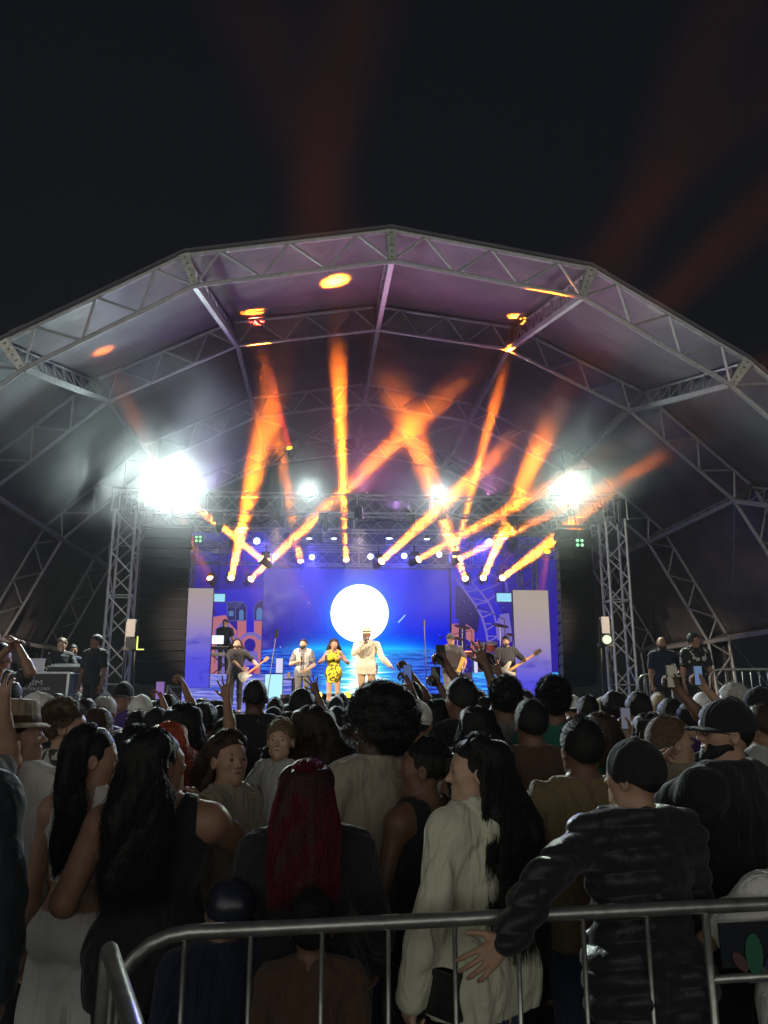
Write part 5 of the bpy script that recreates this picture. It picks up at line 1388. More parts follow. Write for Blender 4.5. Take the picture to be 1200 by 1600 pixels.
inst(dict(res=PR, wide=1.1, skin='b', top=('tee', C_CHAR), bottom=('trousers', C_GJEAN), hair='buzz', head=(18, 0, 0), acc=[cap(C_BLACK, yaw=.0)], handR=dict(curl=.6), handL=dict(curl=.8)), 704, 989, 17.35, DECK, 180,
     'accordion player in a dark cap smiling beside the big screen', ac.location+Vector((-.27, -.08, -.02)), ac.location+Vector((.26, -.02, -.16)), .02)
# keyboard player and his desk
ZR = rl0.z
inst(dict(res=PR, wide=1.1, skin='e', top=('tee', C_NAVY), bottom=('trousers', C_CHAR), hair='short', head=(-8, -8, 0)), 352, 968, 21.6, ZR, 180, 'keyboard player in a navy shirt behind two keyboards on the riser', at(344, 1018, 21.2), at(366, 1018, 21.2))
for k, (py, lb) in enumerate(((1013, 'upper keyboard on the stand before the keyboard player'), (1023, 'lower silver keyboard on the stand before the keyboard player'))):
    c = at(351, py, 20.95-.12*k); o = empty('keyboard', c, 0, lb, 'keyboard')
    mb = MB(); mb.box((0, 0, 0), (.82, .28, .07)); mb.build('case', M_PLASTIC if k == 0 else mat('silver_plastic', (.35, .35, .36), .3), o)
    mb = MB()
    for i in range(34): mb.box((-.38+.0225*i, -.06, .04), (.019, .13, .012))
    mb.build('keys', mat('ivory_keys', (.7, .68, .6)), o)
c = at(351, 1022, 20.9); o = empty('keyboard_stand', (c.x, c.y, ZR), 0, 'black stand carrying two keyboards on the riser', 'stand')
mb = MB(); h = c.z-ZR-.05
for s in (-1, 1): mb.tube([(-.3*s, 0, 0), (.3*s, .02*s, h)], .015)
mb.tube([(-.35, -.25, .01), (-.35, .25, .01)], .015); mb.tube([(.35, -.25, .01), (.35, .25, .01)], .015); mb.build('legs', M_BLACK, o)
c = at(337, 1006, 20.8); o = empty('sheet_monitor', c, R_(5), 'bright white tablet screen in front of the keyboard player', 'screen')
mb = MB(); mb.box((0, .01, .11), (.42, .015, .24)); mb.tube([(0, .02, 0), (0, .05, -.5)], .012); mb.build('casing', M_PLASTIC, o)
mb = MB(); mb.box((0, 0, .11), (.40, .006, .22)); mb.build('picture', emis('white_screen', (.85, .9, 1), 1.3), o)
# drum kit on the far riser
kx = at(757, 1030, 21.6).x; ky = 21.6; o = empty('drum_kit', (kx, ky, rr0.z), 0, 'drum kit with cymbals on the riser behind the bass player', 'drum kit')
M_SHELL = mat('drum_shell', (.25, .05, .04), .2, spec=.6); M_SKIN = mat('drum_head', (.6, .6, .58), .4); M_BRASS = mat('cymbal_brass', (.55, .36, .10), .25, .9)
def drum(x, y, z, r_, h, ax, nm):
    mb = MB(); mb.lathe([(r_, 0), (r_, h)], (x, y, z), ax, n=20); d = mb.build(nm, M_SHELL, o, smooth=False)
    mb = MB(); mb.lathe([(0, h+.004), (r_*.97, h+.004)], (x, y, z), ax, n=20); mb.build('drum_head', M_SKIN, d)
    mb = MB(); q = Vector((0, 0, 1)).rotation_difference(Vector(ax)); mb.tube([Vector((x, y, z))+q@Vector((r_*1.02*math.cos(t), r_*1.02*math.sin(t), h)) for t in [i*PI/9 for i in range(19)]], .008, n=4); mb.build('hoop', M_ALU, d)
drum(0, .1, .28, .28, .42, (0, -1, 0), 'bass_drum'); drum(-.16, -.1, .62, .15, .18, (0, -.35, 1), 'tom_drum'); drum(.18, -.1, .62, .16, .2, (0, -.35, 1), 'tom_drum')
drum(-.45, .1, .45, .18, .14, (0, -.1, 1), 'snare_drum'); drum(.5, .15, .28, .2, .32, (0, -.1, 1), 'floor_tom')
for (x, y, z, r_) in ((-.75, 0, .95, .2), (-.55, .3, 1.3, .24), (.55, .3, 1.35, .25), (.85, .0, 1.05, .22)):
    mb = MB(); mb.lathe([(0, .03), (.04, .02), (r_, 0), (r_, -.004), (.03, .01)], (x, y, z), (0.15, -.35, 1), n=20); c_ = mb.build('cymbal', M_BRASS, o, smooth=True)
    mb = MB(); mb.tube([(x, y, z), (x, y+.1, .45), (x, y+.1, 0)], .012); mb.tube([(x-.2, y+.1, 0), (x, y+.1, .3), (x+.2, y+.1, 0)], .01); mb.build('cymbal_stand', M_ALU, c_)
# stands and other stage kit
def stand(px, pyt, Y, floor, label, lean=0.0, boom=None):
    t = at(px, pyt, Y); o = empty('microphone_stand', (t.x, Y, floor), 0, label, 'microphone stand'); h = t.z-floor
    mb = MB(); mb.tube([(0, 0, 0.02), (lean, 0, h)], .012)
    for a in (0, 2.1, 4.2): mb.tube([(0, 0, .2), (.25*math.cos(a), .25*math.sin(a), .01)], .01)
    mb.build('pole', M_BLACK, o)
    if boom:
        b = at(*boom, Y)-Vector((t.x, Y, floor)); mb = MB(); mb.tube([(lean, 0, h), tuple(b)], .010); mb.tube([tuple(b), (b.x-.06, 0, b.z-.06)], .022, n=8); mb.build('boom_arm', M_BLACK, o)
    else:
        mb = MB(); mb.lathe([(.02, -.1), (.03, 0), (.02, .05), (0, .06)], (lean, 0, h), (0, 0, 1), n=8); mb.build('microphone', M_BLACK, o)
    return o
stand(666, 972, 18.2, DECK, 'thin tall microphone stand between the lead singer and the accordion player', -.05)
stand(737, 985, 21.3, rr0.z, 'overhead microphone boom reaching left from the drum kit', 0, (690, 995))
stand(788, 968, 21.5, rr0.z, 'overhead microphone boom crossing the track drawing', 0, (748, 948))
t = at(432, 990, 15.9); b_ = at(419, 1078, 15.9); o = empty('phone_stand', (b_.x, 15.9, 1.08 if False else b_.z), 0, 'tilted black stand holding a phone in a wire ring frame', 'phone stand')
t = t-Vector((b_.x, 15.9, b_.z)); mb = MB(); mb.tube([(0, 0, -(b_.z-.0)), (0, 0, 0), tuple(t)], .011); 
for a in (0, 2.1, 4.2): mb.tube([(0, 0, -b_.z+.25), (.35*math.cos(a), .35*math.sin(a), -b_.z+.01)], .012)
mb.build('pole', M_BLACK, o)
mb = MB(); mb.tube([tuple(t+Vector((-.09+.09*0+(.0), 0, 0))+Vector((x, 0, z))) for x, z in ((0, -.16), (-.04, -.02), (-.03, .13), (.12, .13), (.12, -.02), (.06, -.14), (0, -.16))], .008, n=5); mb.build('ring_frame', M_BLACK, o)
ph = MB(); ph.box((0, 0, 0), (.08, .012, .17)); pp = empty('smartphone', Vector((b_.x, 15.9, b_.z))+t+Vector((0, -.02, 0)), 0, 'phone clamped on the tilted stage stand', 'phone'); ph.build('casing', M_PLASTIC, pp)
# small side table with drinks by the vest man
c = at(457, 1060, 18.0); o = empty('small_table', (c.x, 18.0, DECK), 0, 'small round black table behind the man in the vest', 'table'); h = c.z-DECK
mb = MB(); mb.lathe([(.22, 0), (.22, .025)], (0, 0, h-.03), n=20); mb.build('table_top', M_BLACK, o)
mb = MB(); mb.tube([(0, 0, 0.02), (0, 0, h-.03)], .02); mb.lathe([(.18, 0), (.16, .02)], (0, 0, 0), n=16); mb.build('leg', M_BLACK, o)
for k, dx in enumerate((-.08, .06)):
    g_ = empty('drinking_glass', (c.x+dx, 18.0, c.z), 0, ('tall', 'short')[k]+' glass on the small round table behind the vest man', 'glass'); mb = MB(); mb.lathe([(.03, 0), (.035, .14-.05*k), (.031, .14-.05*k), (.027, .008)], (0, 0, 0), n=12); mb.build('glass_wall', mat('tumbler', (.6, .5, .45), .1), g_)
c = at(451, 1085, 18.4); o = empty('amplifier', (c.x, 18.4, DECK), 0, 'low grey amplifier on the floor beside the small round table', 'amplifier')
mb = MB(); mb.box((0, 0, .22), (.36, .3, .42)); mb.build('cabinet', mat('grey_tolex', (.10, .09, .10), .7), o); mb = MB(); mb.box((0, -.155, .19), (.31, .012, .32)); mb.build('grille', M_GRILLE, o)

# ================================================================== WINGS: crew and their gear
WZ = 1.08
CREW = 'crew standing on the side platforms'
perf(dict(res=PR, skin='e', top=('tee', C_BLACK), bottom=('trousers', C_BLACK), hair='short', haircol=H_LBROWN, head=(-30, 0, 0), ikR=((.1, .35, 1.15), (1, -.3, -1)), ikL=((-.1, .35, 1.15), (1, -.3, -1))), 98, 997, 14.6, WZ, 215, 'fair haired crew man in black at the mixing desk', group=CREW)
perf(dict(res=PR, skin='b', top=('tee', C_NAVY), bottom=('trousers', C_BLACK), hair='buzz', head=(10, 0, 0)), 115, 1007, 15.2, WZ, 190, 'balding crew man in navy behind the mixing desk', group=CREW)
perf(dict(res=PR, skin='c', wide=1.15, top=('tee', C_BLACK), bottom=('trousers', C_BLACK), hair='short', head=(-20, 0, 0)), 151, 992, 13.9, WZ, 150, 'large crew man all in black standing by the truss tower', group=CREW)
for (px, Y, ds, lb) in ((72, 14.0, 1, 'laptop with violet lit screen on the lettered road case'),):
    pass
ca, cb = at(10, 1051, 13.8), at(103, 1095, 13.8)
rc = empty('road_case', ((ca.x+cb.x)/2, 13.8, WZ), 0, 'black road case lettered JIM with aluminium edges', 'road case')
cw, chh = cb.x-ca.x, ca.z-WZ
mb = MB(); mb.box((0, .3, chh/2), (cw, .6, chh)); mb.build('panels', M_BLACK, rc)
mb = MB()
for sx in (-1, 1):
    mb.box((sx*cw/2, 0, chh/2), (.03, .03, chh)); mb.box((sx*cw/2, .6, chh/2), (.03, .03, chh)); mb.box((sx*cw/2, .3, chh-.0), (.03, .63, .03))
mb.box((0, 0, chh), (cw, .032, .032)); mb.box((0, .6, chh), (cw, .032, .032)); mb.box((0, 0, .02), (cw, .032, .03)); mb.build('edging', M_ALU, rc)
def text(body, size, loc, rotx, m, parent, name='lettering', ext=.002, align='CENTER', rz=0):
    cu = bpy.data.curves.new(name, 'FONT'); cu.body = body; cu.size = size; cu.extrude = ext; cu.align_x = align; cu.align_y = 'CENTER'
    cu.materials.append(m); t_ = bpy.data.objects.new(name, cu); COL.objects.link(t_)
    me = bpy.data.meshes.new_from_object(t_.evaluated_get(bpy.context.evaluated_depsgraph_get())); bpy.data.objects.remove(t_); o = bpy.data.objects.new(name, me); link(o, parent); o.location = loc; o.rotation_euler = (rotx, 0, rz); return o
M_LETTER = mat('grey_lettering', (.50, .50, .54), .5)
t1 = text('JIM', .13, (0, -.020, chh-.17), PI/2, M_LETTER, rc); t1.scale = (1.35, 1, 1)
t2 = text('PRODUCOES', .062, (0, -.020, chh-.27), PI/2, M_LETTER, rc); t2.scale = (1.3, 1, 1)
lp = empty('laptop', at(54, 1051, 14.0), R_(0), 'laptop with violet lit lid open on the lettered road case', 'laptop'); lp.location.z = WZ+chh+.018
mb = MB(); mb.box((0, .1, .008), (.33, .23, .014)); mb.build('keyboard_base', mat('silver_plastic', (.35, .35, .36)), lp)
mb = MB(); mb.box((0, -.03, .12), (.33, .012, .22), R=Matrix.Rotation(-.15, 3, 'X')); mb.build('screen_lid', mat('silver_lid', (.42, .40, .46), .3, .4), lp)
mx = empty('mixing_desk', at(106, 1044, 14.2), 0, 'digital mixing desk on a stand between the road case and tower', 'mixing desk')
mb = MB(); mb.box((0, .1, 0), (.62, .45, .10), R=Matrix.Rotation(.15, 3, 'X')); mb.build('console', M_PLASTIC, mx)
mb = MB()
for i in range(14):
    mb.box((-.27+.04*i, -.02, .055), (.012, .03, .018)); mb.box((-.27+.04*i, .16, .085), (.014, .014, .014))
mb.build('faders', mat('silver_plastic', (.35, .35, .36)), mx)
mb = MB(); hh = mx.location.z-WZ
for sx in (-1, 1): mb.box((sx*.2, .1, -hh/2-.03), (.04, .04, hh-.06))
mb.box((0, .1, -hh+.25), (.44, .4, .4)); mb.build('legs', M_ALU, mx)
# rack of coiled cable and tripod beside the tower
rk = empty('cable_rack', (at(123, 1070, 14.0).x, 14.0, WZ), 0, 'trolley of coiled cables and clamps beside the mixing desk', 'cable trolley')
mb = MB()
for k in range(9):
    mb.tube([(.02*k-.08+.13*math.cos(t), -.05+.02*k*.4, .35+.10*(k % 3)+.13*math.sin(t)) for t in [i*PI/7 for i in range(15)]], .012, n=5)
mb.build('coiled_cables', mat('cable_grey', (.12, .12, .13), .4), rk)
mb = MB(); mb.box((0, 0, .05), (.4, .4, .06)); mb.tube([(-.18, .1, .05), (-.18, .1, .75), (.18, .1, .75), (.18, .1, .05)], .015); mb.build('frame', M_ALU, rk)
# lit service lamps on cases beside both towers
for (px, pyt, Y, e, lb, flip) in ((207, 972, 15.6, (.85, 1, .25), 'lamp with yellow-green glow on a case by the left speaker column', 1), (943, 968, 15.6, (.75, .9, .6), 'round lit lamp on a stand between the right speaker column and tower', -1)):
    c = at(px, pyt, Y); o = empty('work_lamp', (c.x, Y, WZ), 0, lb, 'lamp'); h = c.z-WZ
    mb = MB(); mb.tube([(-.1, 0, .55), (-.1, 0, h)], .02); mb.tube([(.1, 0, .55), (.1, 0, h)], .02); mb.box((0, 0, .28), (.5, .4, .54)); mb.box((0, 0, h-.52), (.3, .1, .06)); mb.build('stand', M_BLACK, o)
    mb = MB(); mb.box((0, -.02, h-.12), (.16, .14, .34)); mb.build('head', mat('matt_grey_housing', (.10, .10, .105), .7), o)
    mb = MB(); mb.lathe([(.10, -.12), (.12, 0), (.12, .1)], (0.02, -.05, h-.42), (.3*flip, -1, 0), n=14); mb.build('lamp_housing', M_PLASTIC, o)
    mb = MB()
    if flip == 1: mb.box((.16, -.16, h-.42), (.022, .02, .26)); mb.box((.23, -.16, h-.54), (.13, .02, .022))
    else: mb.lathe([(0, .105), (.05, .104), (.09, .101)], (0.02, -.05, h-.42), (-.3, -1, 0), n=14)
    mb.build('glowing_tube' if flip == 1 else 'lens', emis('lamp_glow'+str(flip), e, 1.3), o)
# men at the other wing
perf(dict(res=PR, skin='b', wide=1.1, top=('tee', C_NAVY), bottom=('trousers', C_BLACK), beard=True, head=(0, 0, 0), ikL=((-.18, .1, 1.0), (1, -.5, -.3))), 1033, 995, 13.6, WZ, 175, 'bald bearded man in dark shirt on the right platform', group=CREW)
r, B = perf(dict(res=PR, skin='b', top=('tee', patterned('cloth_black_print', (.012, .012, .014), (.45, .45, .42), 9, .60)), bottom=('trousers', C_BLACK), hair='fade', head=(50, 0, 0)), 1083, 989, 13.2, WZ, 165, 'man in printed black T-shirt and headset by the railing', group=CREW)
c = world(r, B, B['H'](0.085, 0, 1.6)); hs_ = empty('headset', world(r, B, B['H'](0, 0, 1.6)), 0, 'headset on the man in the printed black T-shirt', 'headset')
mb = MB(); cc = c-hs_.location; mb.lathe([(.03, -.012), (.036, 0), (.03, .015)], cc, tuple(cc.normalized()), n=12); mb.lathe([(.03, -.012), (.036, 0), (.03, .015)], -cc, tuple(-cc.normalized()), n=12)
mb.tube([cc, cc*.9+Vector((0, 0, .09)), Vector((0, 0, .135)), -cc*.9+Vector((0, 0, .09)), -cc], .008, n=5); mb.build('ear_cups', M_PLASTIC, hs_)
ca, cb = at(1054, 1056, 13.2), at(1076, 1082, 13.2); o = empty('road_case', ((ca.x+cb.x)/2, 13.3, WZ), 0, 'small dark road case carrying a white bottle by the two men', 'road case'); h = ca.z-WZ; w_ = (cb.x-ca.x)*1.2
mb = MB(); mb.box((0, .2, h/2), (w_, .4, h)); mb.build('panels', M_BLACK, o); mb = MB(); mb.box((0, 0, h), (w_, .025, .025)); mb.box((0, 0, h*.5), (w_, .02, .03))
for s in (-1, 1): mb.box((s*w_/2, 0, h/2), (.02, .02, h))
mb.build('edging', M_ALU, o)
for k, dx in enumerate((-.07, -.02)):
    b2 = empty('water_bottle', (o.location.x+dx, 13.35, WZ+h+.012), 0, ('left', 'right')[k]+' of the two small white bottles on the road case by the two men', 'bottle'); mb = MB(); mb.lathe([(.03, 0), (.032, .02), (.032, .13), (.012, .17), (.012, .2), (0, .2)], (0, 0, 0), n=12); mb.build('bottle_body', mat('milk_plastic', (.7, .72, .7), .3), b2, smooth=True)
# railing barriers on that wing
def barrier(P0, P1, H_, bars, label, group=None, r_=.02, gap=.11, panel=None, name='crowd_barrier', curve=.18, z0=0.0):
    P0 = Vector(P0); P1 = Vector(P1); d = (P1-P0); L = d.length; d.normalize(); o = empty(name, (P0.x, P0.y, z0), 0, label, 'barrier', group)
    mb = MB(); c = curve; arc = []
    for i in range(7):
        a = PI/2*i/6; arc.append((c*(1-math.sin(PI/2-a)) if False else c-c*math.cos(a), H_-c+c*math.sin(a)))
    left = [(0, .12)]+arc; right = [(L-x, z) for x, z in arc[::-1]]+[(L, .12)]
    pts = [tuple(d*x+Vector((0, 0, z))) for x, z in left+right]; mb.tube(pts, r_, n=10)
    mb.tube([tuple(Vector((0, 0, .18))), tuple(d*L+Vector((0, 0, .18)))], r_*.8, n=8); fo = mb.build('frame', M_STEEL, o, smooth=True)
    bl = bars if bars is not None else [gap*(i+1) for i in range(int(L/gap))]
    for x in bl:
        if x < .05 or x > L-.05: continue
        b2 = MB(); zt = H_ if c < x < L-c else H_-c+math.sqrt(max(0, c*c-(c-min(x, L-x))**2)); b2.tube([tuple(d*x+Vector((0, 0, .18))), tuple(d*x+Vector((0, 0, zt-.01)))], r_*.36, n=6); b2.build('bar', M_STEEL, o, smooth=True)
    nrm = Vector((-d.y, d.x, 0))
    for x in (.25, L-.25):
        b2 = MB(); b2.tube([tuple(d*x+nrm*.28+Vector((0, 0, .015))), tuple(d*x+Vector((0, 0, .12))), tuple(d*x-nrm*.28+Vector((0, 0, .015)))], r_*.8, n=6); b2.build('foot', M_STEEL, o)
    return o
a, b = at(1107, 1046, 13.0), at(1215, 1043, 12.8); b2 = b+(b-a)*.6
barrier((a.x, 13.0, 0), (b2.x, 12.75, 0), a.z-WZ, None, 'steel barrier on the right platform behind the crowd', 'steel barriers on the right platform', r_=.022, gap=.14, z0=WZ)
a = at(996, 1054, 15.5); b = at(1030, 1054, 15.5); barrier((a.x, 15.5, 0), (b.x+1.0, 15.5, 0), a.z-WZ, None, 'steel barrier beside the base of the right truss tower', 'steel barriers on the right platform', r_=.02, gap=.12, z0=WZ)
# ================================================================== NEAR BARRIERS
RH_ = 1.10
r0 = atz(196, 1462, RH_); r1 = atz(720, 1436, RH_); dv = (r1-r0).normalized()
P0 = Vector((r0.x-.03, r0.y, 0)); P1 = P0+dv*2.95
def bar_x(px, base, d, y_probe=1540):
    # distance along the barrier line where the ray through px crosses its vertical plane
    q = ray(px, y_probe); 
    A = np.array([[q[0], -d.x], [q[1], -d.y]]); t, s = np.linalg.solve(A, np.array([base.x, base.y])); return s
BAR1 = barrier(P0, P1, RH_, [bar_x(p, P0, dv) for p in (285, 389, 502, 607, 712, 812, 916, 1018)], 'steel crowd barrier across the bottom that a hand grips, dark banner at its end', r_=.0215, curve=.20)
BAR2 = BAR1; dv2 = dv; Q0 = P0
x_p = bar_x(1112, Q0, dv2)
mb = MB(); mb.tube([tuple(dv2*x_p+Vector((0, 0, .18))), tuple(dv2*x_p+Vector((0, 0, RH_)))], .0135, n=8)
zb = at(1150, 1530, (Q0+dv2*x_p).y).z; mb.tube([tuple(dv2*x_p+Vector((0, 0, zb))), tuple(dv2*2.93+Vector((0, 0, zb)))], .0135, n=8); mb.build('panel_frame', M_STEEL, BAR2, smooth=True)
mb = MB(); xc = x_p+.34; mb.prism([(-.30, zb+.03), (.30, zb+.03), (.30, RH_-.05), (-.30, RH_-.05)], dv2*xc, dv2, (0, 0, 1), .006); bn = mb.build('banner', mat('banner_vinyl', (.012, .014, .02), .35), BAR2)
mb = MB(); org = dv2*(x_p+.15)+Vector((0, -.008, 0))
def leaf(c, a, s, m):
    pts = [(c[0]+s*(.5*math.sin(t)**1)*math.cos(a)*.5-s*math.cos(t)*math.sin(a)*.5, c[1]+s*(.5*math.sin(t))*math.sin(a)*.5+s*math.cos(t)*math.cos(a)*.5) for t in [i*PI/7 for i in range(14)]]
    mb.prism(pts, org, dv2, (0, 0, 1), .003, m)
leaf((0, .96), 0, .12, mat('logo_green', (.02, .12, .07), .5)); leaf((-.05, .94), .7, .07, mat('logo_rust', (.10, .04, .05), .5)); leaf((.06, .94), -.7, .07, mat('logo_navy', (.02, .03, .12), .5))
mb.box(org+Vector((.02, 0, .885)), (.10, .003, .010), mat('logo_grey', (.06, .07, .09), .5), R=Matrix.Rotation(math.atan2(dv2.y, dv2.x), 3, 'Z')); mb.build('emblem', None, bn)
e0 = atz(170, 1481, RH_); e1 = atz(207, 1600, RH_); dv3 = (e1-e0).normalized(); e0g = Vector((e0.x, e0.y, 0))
BAR3 = barrier(e0g, e0g+dv3*1.5, RH_, None, 'steel barrier seen end-on at the bottom left corner', r_=.0225, curve=.03, gap=.14)
# ================================================================== PEOPLE: the near crowd, one by one
FN = dict(res=.0062, fine=True)
def near(sp, px, top, Y, rz, label, extra=0.0, fix=None, group=None, name=None):
    p = at(px, top, Y); sc = p.z/(1.73+extra)
    if fix: sc = fix
    loc = Vector((p.x, Y, p.z-sc*(1.73+extra)))
    if sp.get('worldik'):
        for k, (P, pole) in sp['worldik'].items(): sp['ik'+k] = (wto(P, loc, R_(rz), sc), pole)
    r, B = make_person(sp, loc, R_(rz), sc); tag(r, label, 'person', group)
    print('near', label[:40], 'scale %.2f' % sc)
    return r, B
def phone(p, rz, tilt, label, lit=True, col=(.55, .6, 1.0), m=None, sc=.86):
    o = empty('smartphone', p, R_(rz), label, 'phone'); o.rotation_euler = (R_(tilt), 0, R_(rz)); o.scale = (sc,)*3
    mb = MB(); mb.box((0, 0, 0), (.078, .010, .16)); mb.box((-.02, .006, .055), (.03, .006, .03)); mb.build('casing', m or M_PLASTIC, o)
    mb = MB(); mb.box((0, -.0058, 0), (.070, .0012, .150)); mb.build('screen', emis('phone_screen%d' % int(col[0]*100), col, .38) if lit else mat('dark_glass', (.01, .01, .012), .08), o)
    return o
# woman in the pale hoodie, profile to the left
r, B = near(dict(sex='f', skin='e', hair='long', hlen=.62, wave=.014, hspread=1.15, hthick=.032, hside=.0, haz=2.12, top=('hoodie', cloth('pale_sage', (.60, .60, .46)), .030), bottom=('trousers', C_JEAN), hem=.80, head=(48, 2, 0), fold=.010, nstr=2600,
    armL=((.30, .10, -1), (.10, .25, -1), {}), armR=((.16, .12, -1), (-.1, .5, -1), {}), handL=dict(curl=.8), wide=1.0, seed=3, **FN), 742, 1146, 2.85, 38, 'woman in a pale green hoodie with very long dark hair, face in profile', 0.012)
root13 = r
mb = MB(); 
sa = Vector((0.10, -0.02, 1.44)); mb.tube([sa+Vector((-.03, .10, -.06)), sa, sa+Vector((.03, -.10, -.06)), Vector((.06, -.175, 1.25)), Vector((-.05, -.175, 1.08)), Vector((-.13, -.15, .98))], .006, n=6)
bg_ = empty('shoulder_bag', root13.location, 0, 'thin black shoulder bag worn by the woman in the pale hoodie', 'bag'); bg_.rotation_euler = root13.rotation_euler; bg_.scale = root13.scale
mb.build('strap', M_BLACK, bg_, smooth=True)
mb = MB(); mb.box((-.21, .0, .90), (.09, .20, .15)); mb.box((-.215, 0, .965), (.10, .205, .02)); mb.build('pouch', M_BLACK, bg_)
# man in black cap and puffer jacket, arm across the barrier
M_PUFF = cloth('black_nylon', (0.020, 0.021, 0.026), rough=.38, bump=.3)
wr = at(792, 1470, r1.y-.06)
r, B = near(dict(skin='a', wide=1.16, armw=.9, hair='buzz', top=('puffer', M_PUFF, .025), bottom=('trousers', C_BLACK), hem=.82, head=(28, -2, 0), acc=[cap(C_BLACK, brim=False, low=1.575)], fold=.006, seed=5,
    worldik=dict(L=(wr, (.5, -.5, .55))), handL=dict(dir=(.88, -.12, -.46), back=(.2, -1, .30), curl=.36, spread=.30, thumb=1.0, thumb_side=1, sc=1.02), armR=((.25, .15, -1), (-.1, .6, -.6), {}), **FN), 983, 1150, 2.72, 14, 'man in a black cap and quilted puffer jacket reaching over the barrier', 0.022)
# big woman in black vest top with long curly hair
r, B = near(dict(sex='f', skin='b', wide=1.30, armw=1.35, belly=.03, hair='long', hlen=.46, wave=.020, hspread=1.1, hthick=.032, hside=.045, haz=1.8, top=('tank', C_BLACK), bottom=('trousers', C_BLACK), hem=.78, head=(-52, -6, 0), nstr=2400, seed=9,
    armL=((.42, .0, -1), (.1, .9, -.25), {}), ikR=((.16, .24, 1.42), (1, -.1, -1)), handR=dict(curl=.9), **FN), 256, 1137, 3.0, 4, 'broad woman in a black vest with long curly dark hair, hand at her mouth', 0.012)
# woman with crimson hair
near(dict(sex='f', skin='a', wide=1.22, hair='long', hlen=.37, wave=.008, hspread=.95, hthick=.028, haz=1.9, haircol=H_WINE, strandcol=H_RED, top=('jacket', C_BLACK, .026), bottom=('trousers', C_BLACK), hem=.86, head=(-6, 0, 0), nstr=1300, seed=12, armL=((.35, .1, -1), (.0, .6, -.6), {}), armR=((.35, .1, -1), (.0, .6, -.6), {}), **FN),
     482, 1187, 2.85, 0, 'woman with straight crimson red hair in a black jacket', 0.012)
# white crop top woman
r, B = near(dict(sex='f', skin='a', hair='long', hlen=.42, wave=.012, hspread=.55, hthick=.019, haz=1.6, hside=.05, top=('crop', C_WHITE, .010), bottom=('wide', C_WHITE), hem=1.13, waist=1.03, head=(-58, 4, 0), nstr=2200, seed=15,
    armL=((.20, .02, -1), (.12, .12, -1), {}), armR=((.25, .1, -1), (-.2, .6, -.5), {}), **FN), 148, 1133, 3.30, -14, 'slim woman in a white crop top and white wide trousers', 0.012)
bl = empty('belt', r.location, 0, 'silver studded belt on the white wide trousers', 'belt'); bl.rotation_euler = r.rotation_euler; bl.scale = r.scale
mb = MB()
for i in range(26):
    a = 2*PI*i/26; mb.lathe([(.012, 0), (.010, .008), (0, .010)], (.150*math.cos(a), .117*math.sin(a), .985), (math.cos(a), math.sin(a), 0), n=6)
mb.tube([(.146*math.cos(a), .113*math.sin(a), .985) for a in [i*PI/12 for i in range(25)]], .008, n=5); mb.build('chain', M_ALU, bl)
# woman looking back, pale top
near(dict(sex='f', skin='a', wide=1.12, hair='long', hlen=.22, wave=.02, hspread=.9, hthick=.024, haz=2.2, haircol=H_BROWN, top=('long', C_BEIGE), bottom=('trousers', C_JEAN), hem=.8, head=(-28, -4, 0), nstr=1500, seed=18, armL=((.25, .1, -1), (0, .8, -.3), {}), **FN), 362, 1141, 3.6, -118, 'smiling woman in a cream top turning her face back to the camera', 0.012)
# afro person in profile left
near(dict(skin='d', wide=1.08, hair='afro', hr=.075, top=('long', C_BEIGE, .02), bottom=('trousers', C_BEIGE), hem=.84, head=(45, 2, 0), acc=[glasses], seed=21, **FN), 592, 1076, 3.55, 22, 'tall person with a large round afro and glasses, in profile', 0.05)
# girl in dark sleeveless top facing left
near(dict(sex='f', skin='c', wide=1.05, hair='pony', hlen=.30, top=('tank', C_BLACK), bottom=('trousers', C_BLACK), hem=.86, head=(38, 0, 0), seed=24, armL=((.3, .1, -1), (0, .9, .1), {}), **FN), 660, 1150, 3.25, 40, 'dark skinned woman with tied back hair and bare shoulders, facing sideways', 0.015)
# curly haired woman further in
near(dict(sex='f', skin='b', hair='long', hlen=.36, wave=.045, hspread=1.5, hthick=.034, haircol=('curl', (.03, .02, .014)), top=('tank', C_BLACK), bottom=('trousers', C_BLACK), nstr=2600, seed=27, **FN), 490, 1101, 4.0, 0, 'woman with a big mass of long curly brown hair seen from behind', 0.02)
# tan t-shirt man, brown t-shirt man, tall green man
near(dict(skin='c', wide=1.08, hair='fade', top=('tee', C_TAN), bottom=('trousers', C_JEAN), head=(4, 0, 0), seed=30, fold=.009, **FN), 905, 1121, 3.2, 3, 'man with cropped hair in a mustard tan T-shirt', 0.008)
near(dict(skin='c', wide=1.05, hair='fade', top=('tee', C_BROWN), bottom=('trousers', C_BLACK), head=(0, 0, 0), seed=31, **FN), 828, 1092, 4.2, 0, 'short haired man in a dark brown T-shirt, ears showing', 0.008)
near(dict(skin='c', wide=1.0, hair='curly', hr=.018, top=('tee', C_GREEN), bottom=('trousers', C_BLACK), head=(-4, 0, 0), seed=33, **FN), 862, 1059, 4.7, 0, 'tall man in a green T-shirt with thick dark hair', 0.015)
near(dict(skin='c', wide=1.0, hair='curly', hr=.014, top=('tee', C_GREY), bottom=('trousers', C_BLACK), head=(3, 0, 0), seed=34, **FN), 788, 1058, 4.9, 0, 'tall man in a grey T-shirt with thick hair before the raised hand', 0.015)
